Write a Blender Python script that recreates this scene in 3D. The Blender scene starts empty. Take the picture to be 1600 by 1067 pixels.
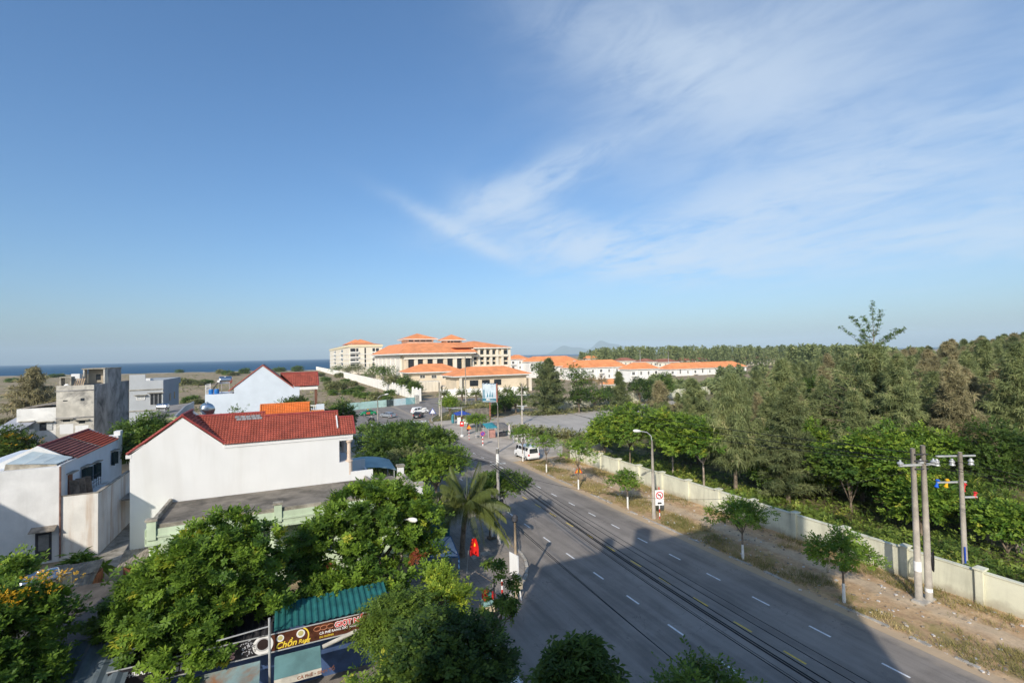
import bpy, math, random
import numpy as np
from mathutils import Vector, Matrix

random.seed(7)
C = bpy.context.scene
COL = C.collection
rad = math.radians

# ------------------------------------------------------------------ camera
H_CAM, F_PX, YAW, PITCH, ROLL = 16.0, 755.0, rad(24.8), rad(1.55), rad(1.13)
_D = Vector((math.sin(YAW) * math.cos(PITCH), math.cos(YAW) * math.cos(PITCH), math.sin(PITCH)))
_r0 = Vector((math.cos(YAW), -math.sin(YAW), 0.0))
_u0 = _r0.cross(_D)
_R = _r0 * math.cos(ROLL) - _u0 * math.sin(ROLL)
_U = _u0 * math.cos(ROLL) + _r0 * math.sin(ROLL)
cam_data = bpy.data.cameras.new('camera')
cam = bpy.data.objects.new('camera', cam_data)
COL.objects.link(cam)
cam_data.sensor_width = 36.0
cam_data.lens = F_PX / 1600.0 * 36.0
cam_data.clip_start = 0.1
cam_data.clip_end = 60000.0
cam.matrix_world = Matrix(((_R.x, _U.x, -_D.x, 0.0), (_R.y, _U.y, -_D.y, 0.0), (_R.z, _U.z, -_D.z, H_CAM), (0, 0, 0, 1)))
C.camera = cam

# ------------------------------------------------------------------ light and exposure
SUN_EL, SUN_AZ = 29.0, 42.0            # light travels towards azimuth 42 deg (clockwise from +Y)
SKY_STRENGTH = 0.106
sun_d = bpy.data.lights.new('sun', 'SUN')
sun_d.energy = 2.6
sun_d.angle = rad(0.53)
sun_d.color = (1.0, 0.915, 0.80)
sun = bpy.data.objects.new('sun', sun_d)
COL.objects.link(sun)
_ld = Vector((math.sin(rad(SUN_AZ)) * math.cos(rad(SUN_EL)), math.cos(rad(SUN_AZ)) * math.cos(rad(SUN_EL)), -math.sin(rad(SUN_EL))))
sun.rotation_euler = (-_ld).to_track_quat('Z', 'Y').to_euler()
sun.location = (-60, -60, 80)
C.view_settings.view_transform = 'Standard'
C.view_settings.look = 'None'
C.view_settings.exposure = 0.82
C.view_settings.gamma = 1.0
C.view_settings.use_curve_mapping = False


def ray(u, v):
    return _D + _R * ((u - 800.0) / F_PX) - _U * ((v - 533.5) / F_PX)


def G(u, v, z=0.0):
    """survey: the point of the level z seen at photo position (u, v)"""
    d = ray(u, v)
    return Vector((0, 0, H_CAM)) + d * ((z - H_CAM) / d.z)


def onY(u, v, Y):
    d = ray(u, v)
    return Vector((0, 0, H_CAM)) + d * (Y / d.y)


def onX(u, v, X):
    d = ray(u, v)
    return Vector((0, 0, H_CAM)) + d * (X / d.x)


def depth(p):
    return (Vector(p) - Vector((0, 0, H_CAM))).dot(_D)


def proj(p):
    q = Vector(p) - Vector((0, 0, H_CAM))
    w = q.dot(_D)
    return 800 + F_PX * q.dot(_R) / w, 533.5 - F_PX * q.dot(_U) / w


class NX:
    """tiny node-expression helper"""
    def __init__(s, nt, sock): s.nt, s.k = nt, sock
    def _m(s, op, o=None, c=None):
        n = s.nt.nodes.new('ShaderNodeMath'); n.operation = op
        s.nt.links.new(s.k, n.inputs[0])
        for i, q in ((1, o), (2, c)):
            if q is None: continue
            if isinstance(q, NX): s.nt.links.new(q.k, n.inputs[i])
            else: n.inputs[i].default_value = q
        return NX(s.nt, n.outputs[0])
    def __add__(s, o): return s._m('ADD', o)
    def __sub__(s, o): return s._m('SUBTRACT', o)
    def __mul__(s, o): return s._m('MULTIPLY', o)
    def __truediv__(s, o): return s._m('DIVIDE', o)
    def pw(s, o): return s._m('POWER', o)
    def mx(s, o): return s._m('MAXIMUM', o)
    def mn(s, o): return s._m('MINIMUM', o)
    def f(s, op): return s._m(op)


def vdot(nt, vec, v):
    n = nt.nodes.new('ShaderNodeVectorMath'); n.operation = 'DOT_PRODUCT'
    nt.links.new(vec, n.inputs[0]); n.inputs[1].default_value = v
    return NX(nt, n.outputs['Value'])


def comb(nt, x, y, z):
    n = nt.nodes.new('ShaderNodeCombineXYZ')
    for i, q in enumerate((x, y, z)):
        if isinstance(q, NX): nt.links.new(q.k, n.inputs[i])
        else: n.inputs[i].default_value = q
    return n.outputs[0]


def noise(nt, vec, scale, detail=4.0, rough=0.55, dist=0.0):
    n = nt.nodes.new('ShaderNodeTexNoise')
    n.inputs['Scale'].default_value = scale
    n.inputs['Detail'].default_value = detail
    n.inputs['Roughness'].default_value = rough
    n.inputs['Distortion'].default_value = dist
    if vec is not None: nt.links.new(vec, n.inputs['Vector'])
    return NX(nt, n.outputs['Fac'])


def smooth(nt, x, a, b):
    n = nt.nodes.new('ShaderNodeMapRange'); n.interpolation_type = 'SMOOTHSTEP'
    nt.links.new(x.k, n.inputs[0])
    n.inputs[1].default_value = a; n.inputs[2].default_value = b
    return NX(nt, n.outputs[0])


def mixc(nt, fac, a, b):
    n = nt.nodes.new('ShaderNodeMix'); n.data_type = 'RGBA'
    if isinstance(fac, NX): nt.links.new(fac.k, n.inputs[0])
    else: n.inputs[0].default_value = fac
    for i, q in ((6, a), (7, b)):
        if isinstance(q, tuple): n.inputs[i].default_value = (*q[:3], 1)
        else: nt.links.new(q, n.inputs[i])
    return n.outputs[2]


# ------------------------------------------------------------------ sky
world = bpy.data.worlds.new('World')
C.world = world
world.use_nodes = True
wt = world.node_tree
bg = wt.nodes['Background']
sky = wt.nodes.new('ShaderNodeTexSky')
sky.sky_type = 'NISHITA'
sky.sun_disc = False
sky.sun_elevation = rad(SUN_EL)
sky.sun_rotation = rad(180.0 + SUN_AZ)
sky.altitude = 0.0
sky.air_density = 1.0
sky.dust_density = 2.0
sky.ozone_density = 4.0
tc = wt.nodes.new('ShaderNodeTexCoord')
dirv = tc.outputs['Generated']
dz = vdot(wt, dirv, (0, 0, 1))


def bank(u, v, ru, rv, ang):
    """a bank of cirrus centred in the direction (u, v), ru by rv photo pixels, tilted"""
    c = ray(u, v).normalized()
    up = Vector((0, 0, 1)); e1 = c.cross(up).normalized(); e2 = e1.cross(c).normalized()
    a = rad(ang)
    f1 = e1 * math.cos(a) + e2 * math.sin(a); f2 = e2 * math.cos(a) - e1 * math.sin(a)
    k = c.dot(_D) / F_PX
    x = vdot(wt, dirv, f1) / (ru * k); y = vdot(wt, dirv, f2) / (rv * k)
    front = smooth(wt, vdot(wt, dirv, c), 0.0, 0.3)
    g = (x * x + y * y) * -1.0
    return g.f('EXPONENT') * front


inv = dz.mx(0.0) + 0.16
px = vdot(wt, dirv, (1, 0, 0)) / inv
py = vdot(wt, dirv, (0, 1, 0)) / inv
a_ = rad(110)
fx = px * math.cos(a_) + py * math.sin(a_)
fy = py * math.cos(a_) - px * math.sin(a_)
fib = noise(wt, comb(wt, fx * 0.9, fy * 1.7, 0.0), 1.25, 8.0, 0.60, 1.5)
fib2 = noise(wt, comb(wt, fx * 1.5, fy * 2.3, 3.7), 3.2, 7.0, 0.62, 0.9)
soft = noise(wt, comb(wt, px, py, 9.1), 0.9, 4.0, 0.5, 0.4)
tex = fib * 0.62 + fib2 * 0.38
veil = bank(1275, 110, 330, 210, -14) * 0.85 + bank(1400, 320, 330, 120, 0) * 0.42 + bank(1080, 70, 220, 110, -24) * 0.45
wisps = bank(1060, 100, 190, 60, -26) * 0.55 + bank(845, 282, 125, 24, 24) * 0.85 + bank(1150, 335, 200, 40, 10) * 0.65 + bank(775, 322, 60, 26, 10) * 0.5 \
    + bank(940, 392, 170, 28, -9) * 0.85 + bank(1170, 400, 200, 30, 2) * 0.65 + bank(725, 366, 95, 12, -27) * 0.7 + bank(1330, 300, 220, 60, 14) * 0.25 \
    + bank(870, 350, 110, 26, -22) * 0.5
far_banks = smooth(wt, soft, 0.52, 0.75) * smooth(wt, vdot(wt, dirv, tuple(ray(2300, 0).normalized())), 0.70, 1.0) * 0.5
dens = veil * (smooth(wt, tex * 0.65 + soft * 0.35, 0.32, 0.70) * 0.85 + 0.28) + (wisps + far_banks) * (smooth(wt, tex, 0.32, 0.62) * 1.55 + 0.06)
dens = ((dens.mx(0.0) * -1.15).f('EXPONENT') * -0.82 + 0.82) * smooth(wt, dz, 0.0, 0.10)
gam = wt.nodes.new('ShaderNodeGamma'); gam.inputs[1].default_value = 0.9
wt.links.new(sky.outputs[0], gam.inputs[0])
tnt = wt.nodes.new('ShaderNodeMix'); tnt.data_type = 'RGBA'; tnt.blend_type = 'MULTIPLY'; tnt.inputs[0].default_value = 1.0
hsv = wt.nodes.new('ShaderNodeHueSaturation'); hsv.inputs['Saturation'].default_value = 1.15
wt.links.new(gam.outputs[0], hsv.inputs['Color']); wt.links.new(hsv.outputs[0], tnt.inputs[6]); tnt.inputs[7].default_value = (0.91, 1.0, 1.06, 1)
wt.links.new(mixc(wt, dens, tnt.outputs[2], (3.7, 4.3, 5.0)), bg.inputs['Color'])
bg.inputs['Strength'].default_value = SKY_STRENGTH

# ------------------------------------------------------------------ scene helpers


def tag(o, label=None, cat=None, group=None, kind=None):
    if label: o['label'] = label
    if cat: o['category'] = cat
    if group: o['group'] = group
    if kind: o['kind'] = kind
    return o


def thing(name, label, cat, loc=(0, 0, 0), rz=0.0, group=None):
    o = bpy.data.objects.new(name, None)
    COL.objects.link(o)
    o.empty_display_size = 0.3
    o.location = loc
    o.rotation_euler = (0, 0, rz)
    return tag(o, label, cat, group)


def kids(o):
    return [c for c in bpy.data.objects if c.parent == o]


def dup(root, loc, rz=0.0, label=None, group=None, scale=None):
    """a copy of a thing with copies of its parts and sub-parts (mesh data shared)"""
    r = root.copy(); COL.objects.link(r)
    r.location = loc; r.rotation_euler = (0, 0, rz)
    if scale is not None: r.scale = scale if hasattr(scale, '__len__') else (scale,) * 3
    if label: r['label'] = label
    if group: r['group'] = group
    for ch in list(root.children):
        c = ch.copy(); COL.objects.link(c); c.parent = r
        for g in list(ch.children):
            d = g.copy(); COL.objects.link(d); d.parent = c
    return r


def root_loc(o):
    p = Vector((0, 0, 0))
    while o is not None:
        p = p + o.location
        o = o.parent
    return p


def mesh_np(name, V, faces_flat, sizes, mats, midx=None, tint=None, smooth_=False):
    V = np.asarray(V, dtype=np.float32); ff = np.asarray(faces_flat, dtype=np.int32); sz = np.asarray(sizes, dtype=np.int32)
    me = bpy.data.meshes.new(name)
    me.vertices.add(len(V)); me.vertices.foreach_set('co', V.ravel())
    me.loops.add(len(ff)); me.loops.foreach_set('vertex_index', ff)
    me.polygons.add(len(sz))
    st = np.zeros(len(sz), dtype=np.int32); st[1:] = np.cumsum(sz)[:-1]
    me.polygons.foreach_set('loop_start', st)
    if midx is not None: me.polygons.foreach_set('material_index', np.asarray(midx, dtype=np.int32))
    me.polygons.foreach_set('use_smooth', np.full(len(sz), bool(smooth_)))
    for m in mats: me.materials.append(m)
    if tint is not None:
        at = me.attributes.new('tint', 'FLOAT', 'FACE'); at.data.foreach_set('value', np.asarray(tint, dtype=np.float32))
    me.update(calc_edges=True)
    return me


class MB:
    """collects shapes in world coordinates and links them as ONE mesh object"""
    def __init__(s): s.v, s.f, s.mi, s.m = [], [], [], 0
    def mat(s, i): s.m = i; return s
    def add(s, vs, fs):
        o = len(s.v); s.v += [tuple(p) for p in vs]
        for f in fs: s.f.append([o + i for i in f]); s.mi.append(s.m)
        return s
    def box(s, x0, x1, y0, y1, z0, z1):
        return s.add([(x0, y0, z0), (x1, y0, z0), (x1, y1, z0), (x0, y1, z0), (x0, y0, z1), (x1, y0, z1), (x1, y1, z1), (x0, y1, z1)],
                     [(3, 2, 1, 0), (4, 5, 6, 7), (0, 1, 5, 4), (1, 2, 6, 5), (2, 3, 7, 6), (3, 0, 4, 7)])
    def obox(s, c, ax, ay, az):
        """box by centre and three half-axis vectors"""
        c, ax, ay, az = Vector(c), Vector(ax), Vector(ay), Vector(az)
        P = [c - ax - ay - az, c + ax - ay - az, c + ax + ay - az, c - ax + ay - az, c - ax - ay + az, c + ax - ay + az, c + ax + ay + az, c - ax + ay + az]
        return s.add(P, [(3, 2, 1, 0), (4, 5, 6, 7), (0, 1, 5, 4), (1, 2, 6, 5), (2, 3, 7, 6), (3, 0, 4, 7)])
    def quad(s, *p): return s.add(p, [tuple(range(len(p)))])
    def prism(s, poly, ax):
        """closed polygon extruded by vector ax"""
        n = len(poly); ax = Vector(ax); P = [Vector(p) for p in poly]
        return s.add(P + [p + ax for p in P], [tuple(reversed(range(n))), tuple(range(n, 2 * n))] + [(i, (i + 1) % n, n + (i + 1) % n, n + i) for i in range(n)])
    def tube(s, pts, r, n=8, cap=True):
        pts = [Vector(p) for p in pts]; k = len(pts)
        rr = list(r) if hasattr(r, '__len__') else [r] * k
        vs, fs = [], []
        for i, p in enumerate(pts):
            t = (pts[min(i + 1, k - 1)] - pts[max(i - 1, 0)]).normalized()
            a = t.cross(Vector((0, 0, 1)) if abs(t.z) < 0.9 else Vector((1, 0, 0))).normalized(); b = t.cross(a)
            for j in range(n):
                q = 2 * math.pi * j / n
                vs.append(p + (a * math.cos(q) + b * math.sin(q)) * rr[i])
        for i in range(k - 1):
            for j in range(n):
                fs.append((i * n + j, i * n + (j + 1) % n, (i + 1) * n + (j + 1) % n, (i + 1) * n + j))
        if cap: fs += [tuple(range(n)), tuple(reversed(range((k - 1) * n, k * n)))]
        return s.add(vs, fs)
    def lathe(s, c, prof, n=16, ax=(0, 0, 1)):
        """profile [(r, h)] turned about an axis through c"""
        c = Vector(c); az = Vector(ax).normalized()
        a = az.cross(Vector((1, 0, 0)) if abs(az.x) < 0.9 else Vector((0, 1, 0))).normalized(); b = az.cross(a)
        vs, fs = [], []; k = len(prof)
        for r, h in prof:
            for j in range(n):
                q = 2 * math.pi * j / n
                vs.append(c + az * h + (a * math.cos(q) + b * math.sin(q)) * r)
        for i in range(k - 1):
            for j in range(n):
                fs.append((i * n + j, i * n + (j + 1) % n, (i + 1) * n + (j + 1) % n, (i + 1) * n + j))
        fs += [tuple(reversed(range(n))), tuple(range((k - 1) * n, k * n))]
        return s.add(vs, fs)
    def disc(s, c, r, ax, n=20, t=0.01):
        return s.lathe(c, [(r, -t), (r, t)], n, ax)
    def build(s, name, mats, parent=None, label=None, cat=None, group=None, kind=None, sm=False, local=False):
        if not isinstance(mats, (list, tuple)): mats = [mats]
        off = Vector((0, 0, 0)) if (parent is None or local) else root_loc(parent)
        V = np.array(s.v, dtype=np.float64).reshape(-1, 3) - np.array(off)
        me = mesh_np(name, V, [i for f in s.f for i in f], [len(f) for f in s.f], mats, s.mi, None, sm)
        o = bpy.data.objects.new(name, me); COL.objects.link(o)
        if parent is not None: o.parent = parent
        return tag(o, label, cat, group, kind)


def share(o, parent, loc=(0, 0, 0), rz=0.0, name=None):
    """another part with the same mesh"""
    c = o.copy(); COL.objects.link(c); c.parent = parent; c.location = loc; c.rotation_euler = (0, 0, rz)
    return c


# ------------------------------------------------------------------ materials
MATS = {}


def mat(name, col, rough=0.85, var=0.12, scale=1.2, bump=0.0, bscale=8.0, stain=None, stain_amt=0.5, stain_scale=0.5, streak=False, spec=0.3, metal=0.0, fine=0.0, foot=None):
    if name in MATS: return MATS[name]
    m = bpy.data.materials.new(name); m.use_nodes = True
    nt = m.node_tree; b = nt.nodes['Principled BSDF']
    b.inputs['Roughness'].default_value = rough
    b.inputs['Specular IOR Level'].default_value = spec
    b.inputs['Metallic'].default_value = metal
    g = nt.nodes.new('ShaderNodeNewGeometry'); P = g.outputs['Position']
    c = tuple(col)
    n1 = noise(nt, P, scale, 5.0, 0.6, 0.2)
    lo = tuple(max(0.0, x * (1 - var * 2)) for x in c); hi = tuple(min(0.95, x * (1 + var * 2)) for x in c)
    out = mixc(nt, smooth(nt, n1, 0.25, 0.75), lo, hi)
    if fine:
        n3 = noise(nt, P, scale * 30, 2.0, 0.6)
        out = mixc(nt, smooth(nt, n3, 0.35, 0.7) * fine, out, tuple(x * 0.45 for x in c))
    if stain:
        v = P
        if streak:
            mp = nt.nodes.new('ShaderNodeMapping'); mp.inputs['Scale'].default_value = (1, 1, 0.13)
            nt.links.new(P, mp.inputs[0]); v = mp.outputs[0]
        n2 = noise(nt, v, stain_scale, 7.0, 0.65, 0.5)
        out = mixc(nt, smooth(nt, n2, 0.46, 0.72) * stain_amt, out, stain)
    if foot:
        hz = vdot(nt, P, (0, 0, 1)) + (noise(nt, P, 1.1, 6, 0.65) - 0.5) * 1.4
        out = mixc(nt, smooth(nt, hz, 0.75, 0.0) * 0.6, out, foot)
    nt.links.new(out, b.inputs['Base Color'])
    if bump:
        bp = nt.nodes.new('ShaderNodeBump'); bp.inputs['Strength'].default_value = bump; bp.inputs['Distance'].default_value = 0.05
        nt.links.new(noise(nt, P, bscale, 5.0, 0.65).k, bp.inputs['Height']); nt.links.new(bp.outputs[0], b.inputs['Normal'])
    MATS[name] = m
    return m


def leafmat(name, dark, light, third=None, trans=0.36, rough=0.5):
    if name in MATS: return MATS[name]
    m = bpy.data.materials.new(name); m.use_nodes = True
    nt = m.node_tree; b = nt.nodes['Principled BSDF']; out = nt.nodes['Material Output']
    at = nt.nodes.new('ShaderNodeAttribute'); at.attribute_name = 'tint'
    r = nt.nodes.new('ShaderNodeValToRGB'); r.color_ramp.elements[0].color = (*dark, 1); r.color_ramp.elements[1].color = (*light, 1)
    r.color_ramp.elements[0].position = 0.1; r.color_ramp.elements[1].position = 0.85
    if third:
        e = r.color_ramp.elements.new(0.97); e.color = (*third, 1)
    nt.links.new(at.outputs['Fac'], r.inputs[0])
    b.inputs['Roughness'].default_value = rough; b.inputs['Specular IOR Level'].default_value = 0.25
    nt.links.new(r.outputs[0], b.inputs['Base Color'])
    t = nt.nodes.new('ShaderNodeBsdfTranslucent'); nt.links.new(r.outputs[0], t.inputs[0])
    mx = nt.nodes.new('ShaderNodeMixShader'); mx.inputs[0].default_value = trans
    nt.links.new(b.outputs[0], mx.inputs[1]); nt.links.new(t.outputs[0], mx.inputs[2]); nt.links.new(mx.outputs[0], out.inputs[0])
    MATS[name] = m
    return m


M_WHITE = mat('white_render', (0.71, 0.71, 0.69), 0.8, 0.015, 0.5, 0.05, 20, (0.52, 0.50, 0.45), 0.30, 0.5, True)
M_WHITE2 = mat('aged_white_render', (0.70, 0.70, 0.68), 0.85, 0.05, 0.6, 0.08, 15, (0.45, 0.45, 0.42), 0.4, 0.4, True)
M_GREEN = mat('pale_green_render', (0.52, 0.62, 0.44), 0.85, 0.06, 0.8, 0.05, 15, (0.25, 0.27, 0.2), 0.35, 0.5, True)
M_BLUEWHITE = mat('pale_blue_and_shaded_white', (0.60, 0.66, 0.71), 0.85, 0.03, 0.6)
M_CONC = mat('raw_cement_render', (0.52, 0.49, 0.42), 0.9, 0.14, 0.5, 0.15, 8, (0.16, 0.155, 0.145), 0.9, 0.5, False)
M_CONCD = mat('weathered_shaded_cement', (0.30, 0.29, 0.28), 0.9, 0.2, 0.4, 0.15, 8, (0.07, 0.07, 0.075), 0.9, 0.35, False)  # weathered cement, base colour darkened to carry the shade of the side wall
M_GREY = mat('grey_paint', (0.40, 0.42, 0.43), 0.85, 0.04, 0.4)
M_SLAB = mat('mossy_roof_slab', (0.21, 0.185, 0.15), 0.95, 0.2, 0.8, 0.25, 6, (0.05, 0.047, 0.042), 0.85, 0.45, False, fine=0.25)
M_CAP = mat('stained_concrete_cap', (0.34, 0.31, 0.25), 0.95, 0.18, 1.5, 0.2, 8, (0.09, 0.08, 0.06), 0.7, 0.9)
M_REDTILE = mat('red_roof_tile', (0.40, 0.11, 0.075), 0.7, 0.12, 1.3, 0.0, 8, (0.20, 0.06, 0.05), 0.45, 1.5, fine=0.15)
M_ORTILE = mat('orange_roof_tile', (0.66, 0.20, 0.05), 0.6, 0.10, 1.5)
M_HTILE = mat('hotel_roof_tile', (0.78, 0.29, 0.11), 0.7, 0.10, 0.3, 0.0, 8, (0.66, 0.22, 0.08), 0.4, 0.8)
M_BTILE = mat('brown_villa_tile', (0.33, 0.13, 0.08), 0.75, 0.16, 0.3)
M_CREAM = mat('cream_stone', (0.69, 0.585, 0.43), 0.85, 0.06, 0.2)
M_CREAM2 = mat('pale_cream_render', (0.75, 0.68, 0.55), 0.85, 0.04, 0.2)
M_PANELW = mat('pale_stone_panel', (0.78, 0.73, 0.65), 0.85, 0.04, 0.2)
M_TRIM = mat('white_trim', (0.78, 0.76, 0.70), 0.8, 0.03, 0.5)
M_GLASS = mat('dark_window_glass', (0.025, 0.03, 0.035), 0.12, 0.2, 0.4, spec=0.6)
M_SHUT = mat('dark_green_shutter', (0.02, 0.045, 0.045), 0.5, 0.2, 2)
M_DOOR = mat('brown_door', (0.16, 0.06, 0.035), 0.6, 0.2, 2)
M_IRON = mat('dark_iron', (0.05, 0.05, 0.055), 0.6, 0.2, 2)
M_PIPE = mat('rust_brown_pipe', (0.22, 0.12, 0.09), 0.7, 0.2, 2)
M_STEEL = mat('stainless_steel', (0.62, 0.62, 0.62), 0.22, 0.05, 1, metal=1.0)
M_POLE = mat('concrete_pole', (0.40, 0.36, 0.30), 0.9, 0.12, 1.2, 0.1, 12, (0.2, 0.18, 0.15), 0.4, 1.5, True)
M_GALV = mat('galvanised_metal', (0.48, 0.49, 0.48), 0.5, 0.08, 1.5, metal=0.3)
M_RUST = mat('rusty_sheet', (0.24, 0.10, 0.06), 0.85, 0.3, 2.0, stain=(0.08, 0.05, 0.04), stain_amt=0.7, stain_scale=1.2)
M_OLDSHEET = mat('old_fibre_cement_sheet', (0.27, 0.235, 0.19), 0.95, 0.2, 1.8, 0.1, 8, (0.08, 0.07, 0.06), 0.7, 1.1)
M_WALLG = mat('pale_green_wall_paint', (0.68, 0.67, 0.52), 0.9, 0.05, 0.7, 0.06, 12, (0.34, 0.33, 0.25), 0.6, 0.7, True, foot=(0.30, 0.25, 0.17))
M_BARK = mat('grey_brown_bark', (0.19, 0.15, 0.11), 0.95, 0.25, 3.0, 0.4, 14)
M_BARKP = mat('pale_bark', (0.36, 0.30, 0.24), 0.95, 0.2, 3.0, 0.3, 14)
M_LIME = mat('limewash', (0.75, 0.74, 0.70), 0.9, 0.06, 3.0)
M_BLACK = mat('black_rubber', (0.012, 0.012, 0.013), 0.6, 0.1, 2)
M_WPAINT = mat('white_car_paint', (0.80, 0.80, 0.79), 0.3, 0.01, 1, spec=0.5)
M_RED = mat('red_paint', (0.62, 0.03, 0.025), 0.5, 0.06, 2)
M_YEL = mat('amber_sign_yellow', (0.80, 0.42, 0.02), 0.5, 0.05, 2)
M_BLUE = mat('sign_blue', (0.03, 0.08, 0.42), 0.5, 0.05, 2)
M_SIGNW = mat('sign_white', (0.82, 0.82, 0.80), 0.5, 0.03, 2)

# ------------------------------------------------------------------ ground, sea, roads


def vnoise(x, y, s, seed):
    from mathutils import noise as mn
    return np.array([mn.noise(Vector((a * s, b * s, seed))) for a, b in zip(x, y)])


def coast_depth(lat):
    t = np.clip((lat + 285.0) / 420.0, 0, 1)
    return 655.0 + 2500.0 * t * t * (3 - 2 * t)


xs = np.unique(np.concatenate([np.array([-9000, -5000, -2600, -1500, -1000]), np.arange(-800, -300, 25), np.arange(-300, 70, 5.0), np.arange(70, 420, 18), np.array([500, 700, 1000, 1500, 2200, 3200, 4500, 7000, 10000])]))
ys = np.unique(np.concatenate([np.array([-9000, -4000, -1500, -600, -250, -120]), np.arange(-60, 150, 12.0), np.arange(150, 960, 5.0), np.arange(960, 1600, 40), np.array([1800, 2200, 2700, 3300, 4000, 5000, 7000, 10000])]))
gx, gy = np.meshgrid(xs, ys)
gx, gy = gx.ravel(), gy.ravel()
sa, ca = math.sin(YAW), math.cos(YAW)
dep = gx * sa + gy * ca
lat = gx * ca - gy * sa
cd = coast_depth(lat) + 9 * vnoise(gx, gy, 0.012, 3.0)
field = np.clip((dep - 178) / 40, 0, 1) * np.clip((36 - gx) / 10, 0, 1)
near_c = np.exp(-((cd - dep - 22) / 26) ** 2)
gz = field * (0.9 * vnoise(gx, gy, 0.03, 1.0) + 0.35 * vnoise(gx, gy, 0.1, 2.0) - 0.15)
gz = gz + near_c * (0.9 + 0.9 * vnoise(gx, gy, 0.05, 5.0)) * np.clip((30 - gx) / 60, 0, 1)
drop = np.clip((dep - cd) / 60.0, 0, 1)
gz = gz - drop * 9.0
nx_, ny_ = len(xs), len(ys)
ii = np.arange((ny_ - 1) * (nx_ - 1)); r_, c_ = ii // (nx_ - 1), ii % (nx_ - 1)
quads = np.stack([r_ * nx_ + c_, r_ * nx_ + c_ + 1, (r_ + 1) * nx_ + c_ + 1, (r_ + 1) * nx_ + c_], 1)
sand = np.clip(np.exp(-((cd - dep) / 30.0) ** 2) + drop * 2, 0, 1)

M_GROUND = bpy.data.materials.new('dry_field_soil'); M_GROUND.use_nodes = True
nt = M_GROUND.node_tree; b = nt.nodes['Principled BSDF']; b.inputs['Roughness'].default_value = 0.95; b.inputs['Specular IOR Level'].default_value = 0.1
P = nt.nodes.new('ShaderNodeNewGeometry').outputs['Position']
n1 = noise(nt, P, 0.045, 7, 0.62, 0.4); n2 = noise(nt, P, 0.4, 6, 0.65); n3 = noise(nt, P, 0.11, 6, 0.6, 0.6); n4 = noise(nt, P, 3.0, 3, 0.6)
c1 = mixc(nt, smooth(nt, n2, 0.3, 0.7), (0.270, 0.209, 0.135), (0.432, 0.338, 0.223))
c1 = mixc(nt, smooth(nt, n1, 0.50, 0.62) * 0.75, c1, (0.203, 0.182, 0.081))
c1 = mixc(nt, smooth(nt, n3, 0.56, 0.66) * 0.7, c1, (0.135, 0.155, 0.051))
c1 = mixc(nt, smooth(nt, n1 * 0.6 + n2 * 0.4, 0.36, 0.30), c1, (0.581, 0.486, 0.351))
c1 = mixc(nt, smooth(nt, n4, 0.45, 0.7) * 0.35, c1, (0.162, 0.135, 0.081))
sat = nt.nodes.new('ShaderNodeAttribute'); sat.attribute_name = 'sand'
sn = NX(nt, sat.outputs['Fac'])
c1 = mixc(nt, smooth(nt, sn + (n3 - 0.5) * 0.9, 0.45, 0.8), c1, (0.46, 0.40, 0.31))
nt.links.new(c1, b.inputs['Base Color'])
bp = nt.nodes.new('ShaderNodeBump'); bp.inputs['Distance'].default_value = 0.15; bp.inputs['Strength'].default_value = 0.5
nt.links.new(noise(nt, P, 1.2, 6, 0.65).k, bp.inputs['Height']); nt.links.new(bp.outputs[0], b.inputs['Normal'])
me = mesh_np('ground', np.stack([gx, gy, gz], 1), quads.ravel(), np.full(len(quads), 4), [M_GROUND], None, None, True)
at = me.attributes.new('sand', 'FLOAT', 'POINT'); at.data.foreach_set('value', sand.astype(np.float32))
o = bpy.data.objects.new('ground', me); COL.objects.link(o); tag(o, 'dry sandy scrubland with brown grass reaching the beach', kind='structure')

M_SEA = bpy.data.materials.new('deep_blue_sea'); M_SEA.use_nodes = True
nt = M_SEA.node_tree; b = nt.nodes['Principled BSDF']
P = nt.nodes.new('ShaderNodeNewGeometry').outputs['Position']
mp = nt.nodes.new('ShaderNodeMapping'); nt.links.new(P, mp.inputs[0]); mp.inputs['Rotation'].default_value = (0, 0, YAW); mp.inputs['Scale'].default_value = (0.3, 1.0, 1.0)
w1 = noise(nt, mp.outputs[0], 0.006, 6, 0.6, 0.3)
nt.links.new(mixc(nt, smooth(nt, w1, 0.3, 0.7), (0.003, 0.050, 0.115), (0.008, 0.080, 0.160)), b.inputs['Base Color'])
b.inputs['Roughness'].default_value = 0.55; b.inputs['Specular IOR Level'].default_value = 0.12
bp = nt.nodes.new('ShaderNodeBump'); bp.inputs['Distance'].default_value = 0.6; bp.inputs['Strength'].default_value = 0.6
nt.links.new(noise(nt, mp.outputs[0], 0.12, 5, 0.6).k, bp.inputs['Height']); nt.links.new(bp.outputs[0], b.inputs['Normal'])
MB().quad((-15500, -1000, -2.6), (15500, -1000, -2.6), (15500, 15500, -2.6), (-15500, 15500, -2.6)).build('sea', M_SEA, kind='structure', label='deep blue sea meeting the sky along the horizon')

# far hills over the water
hl = MB()
M_HILL = mat('wooded_hill', (0.06, 0.085, 0.045), 0.95, 0.2, 0.004)


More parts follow.
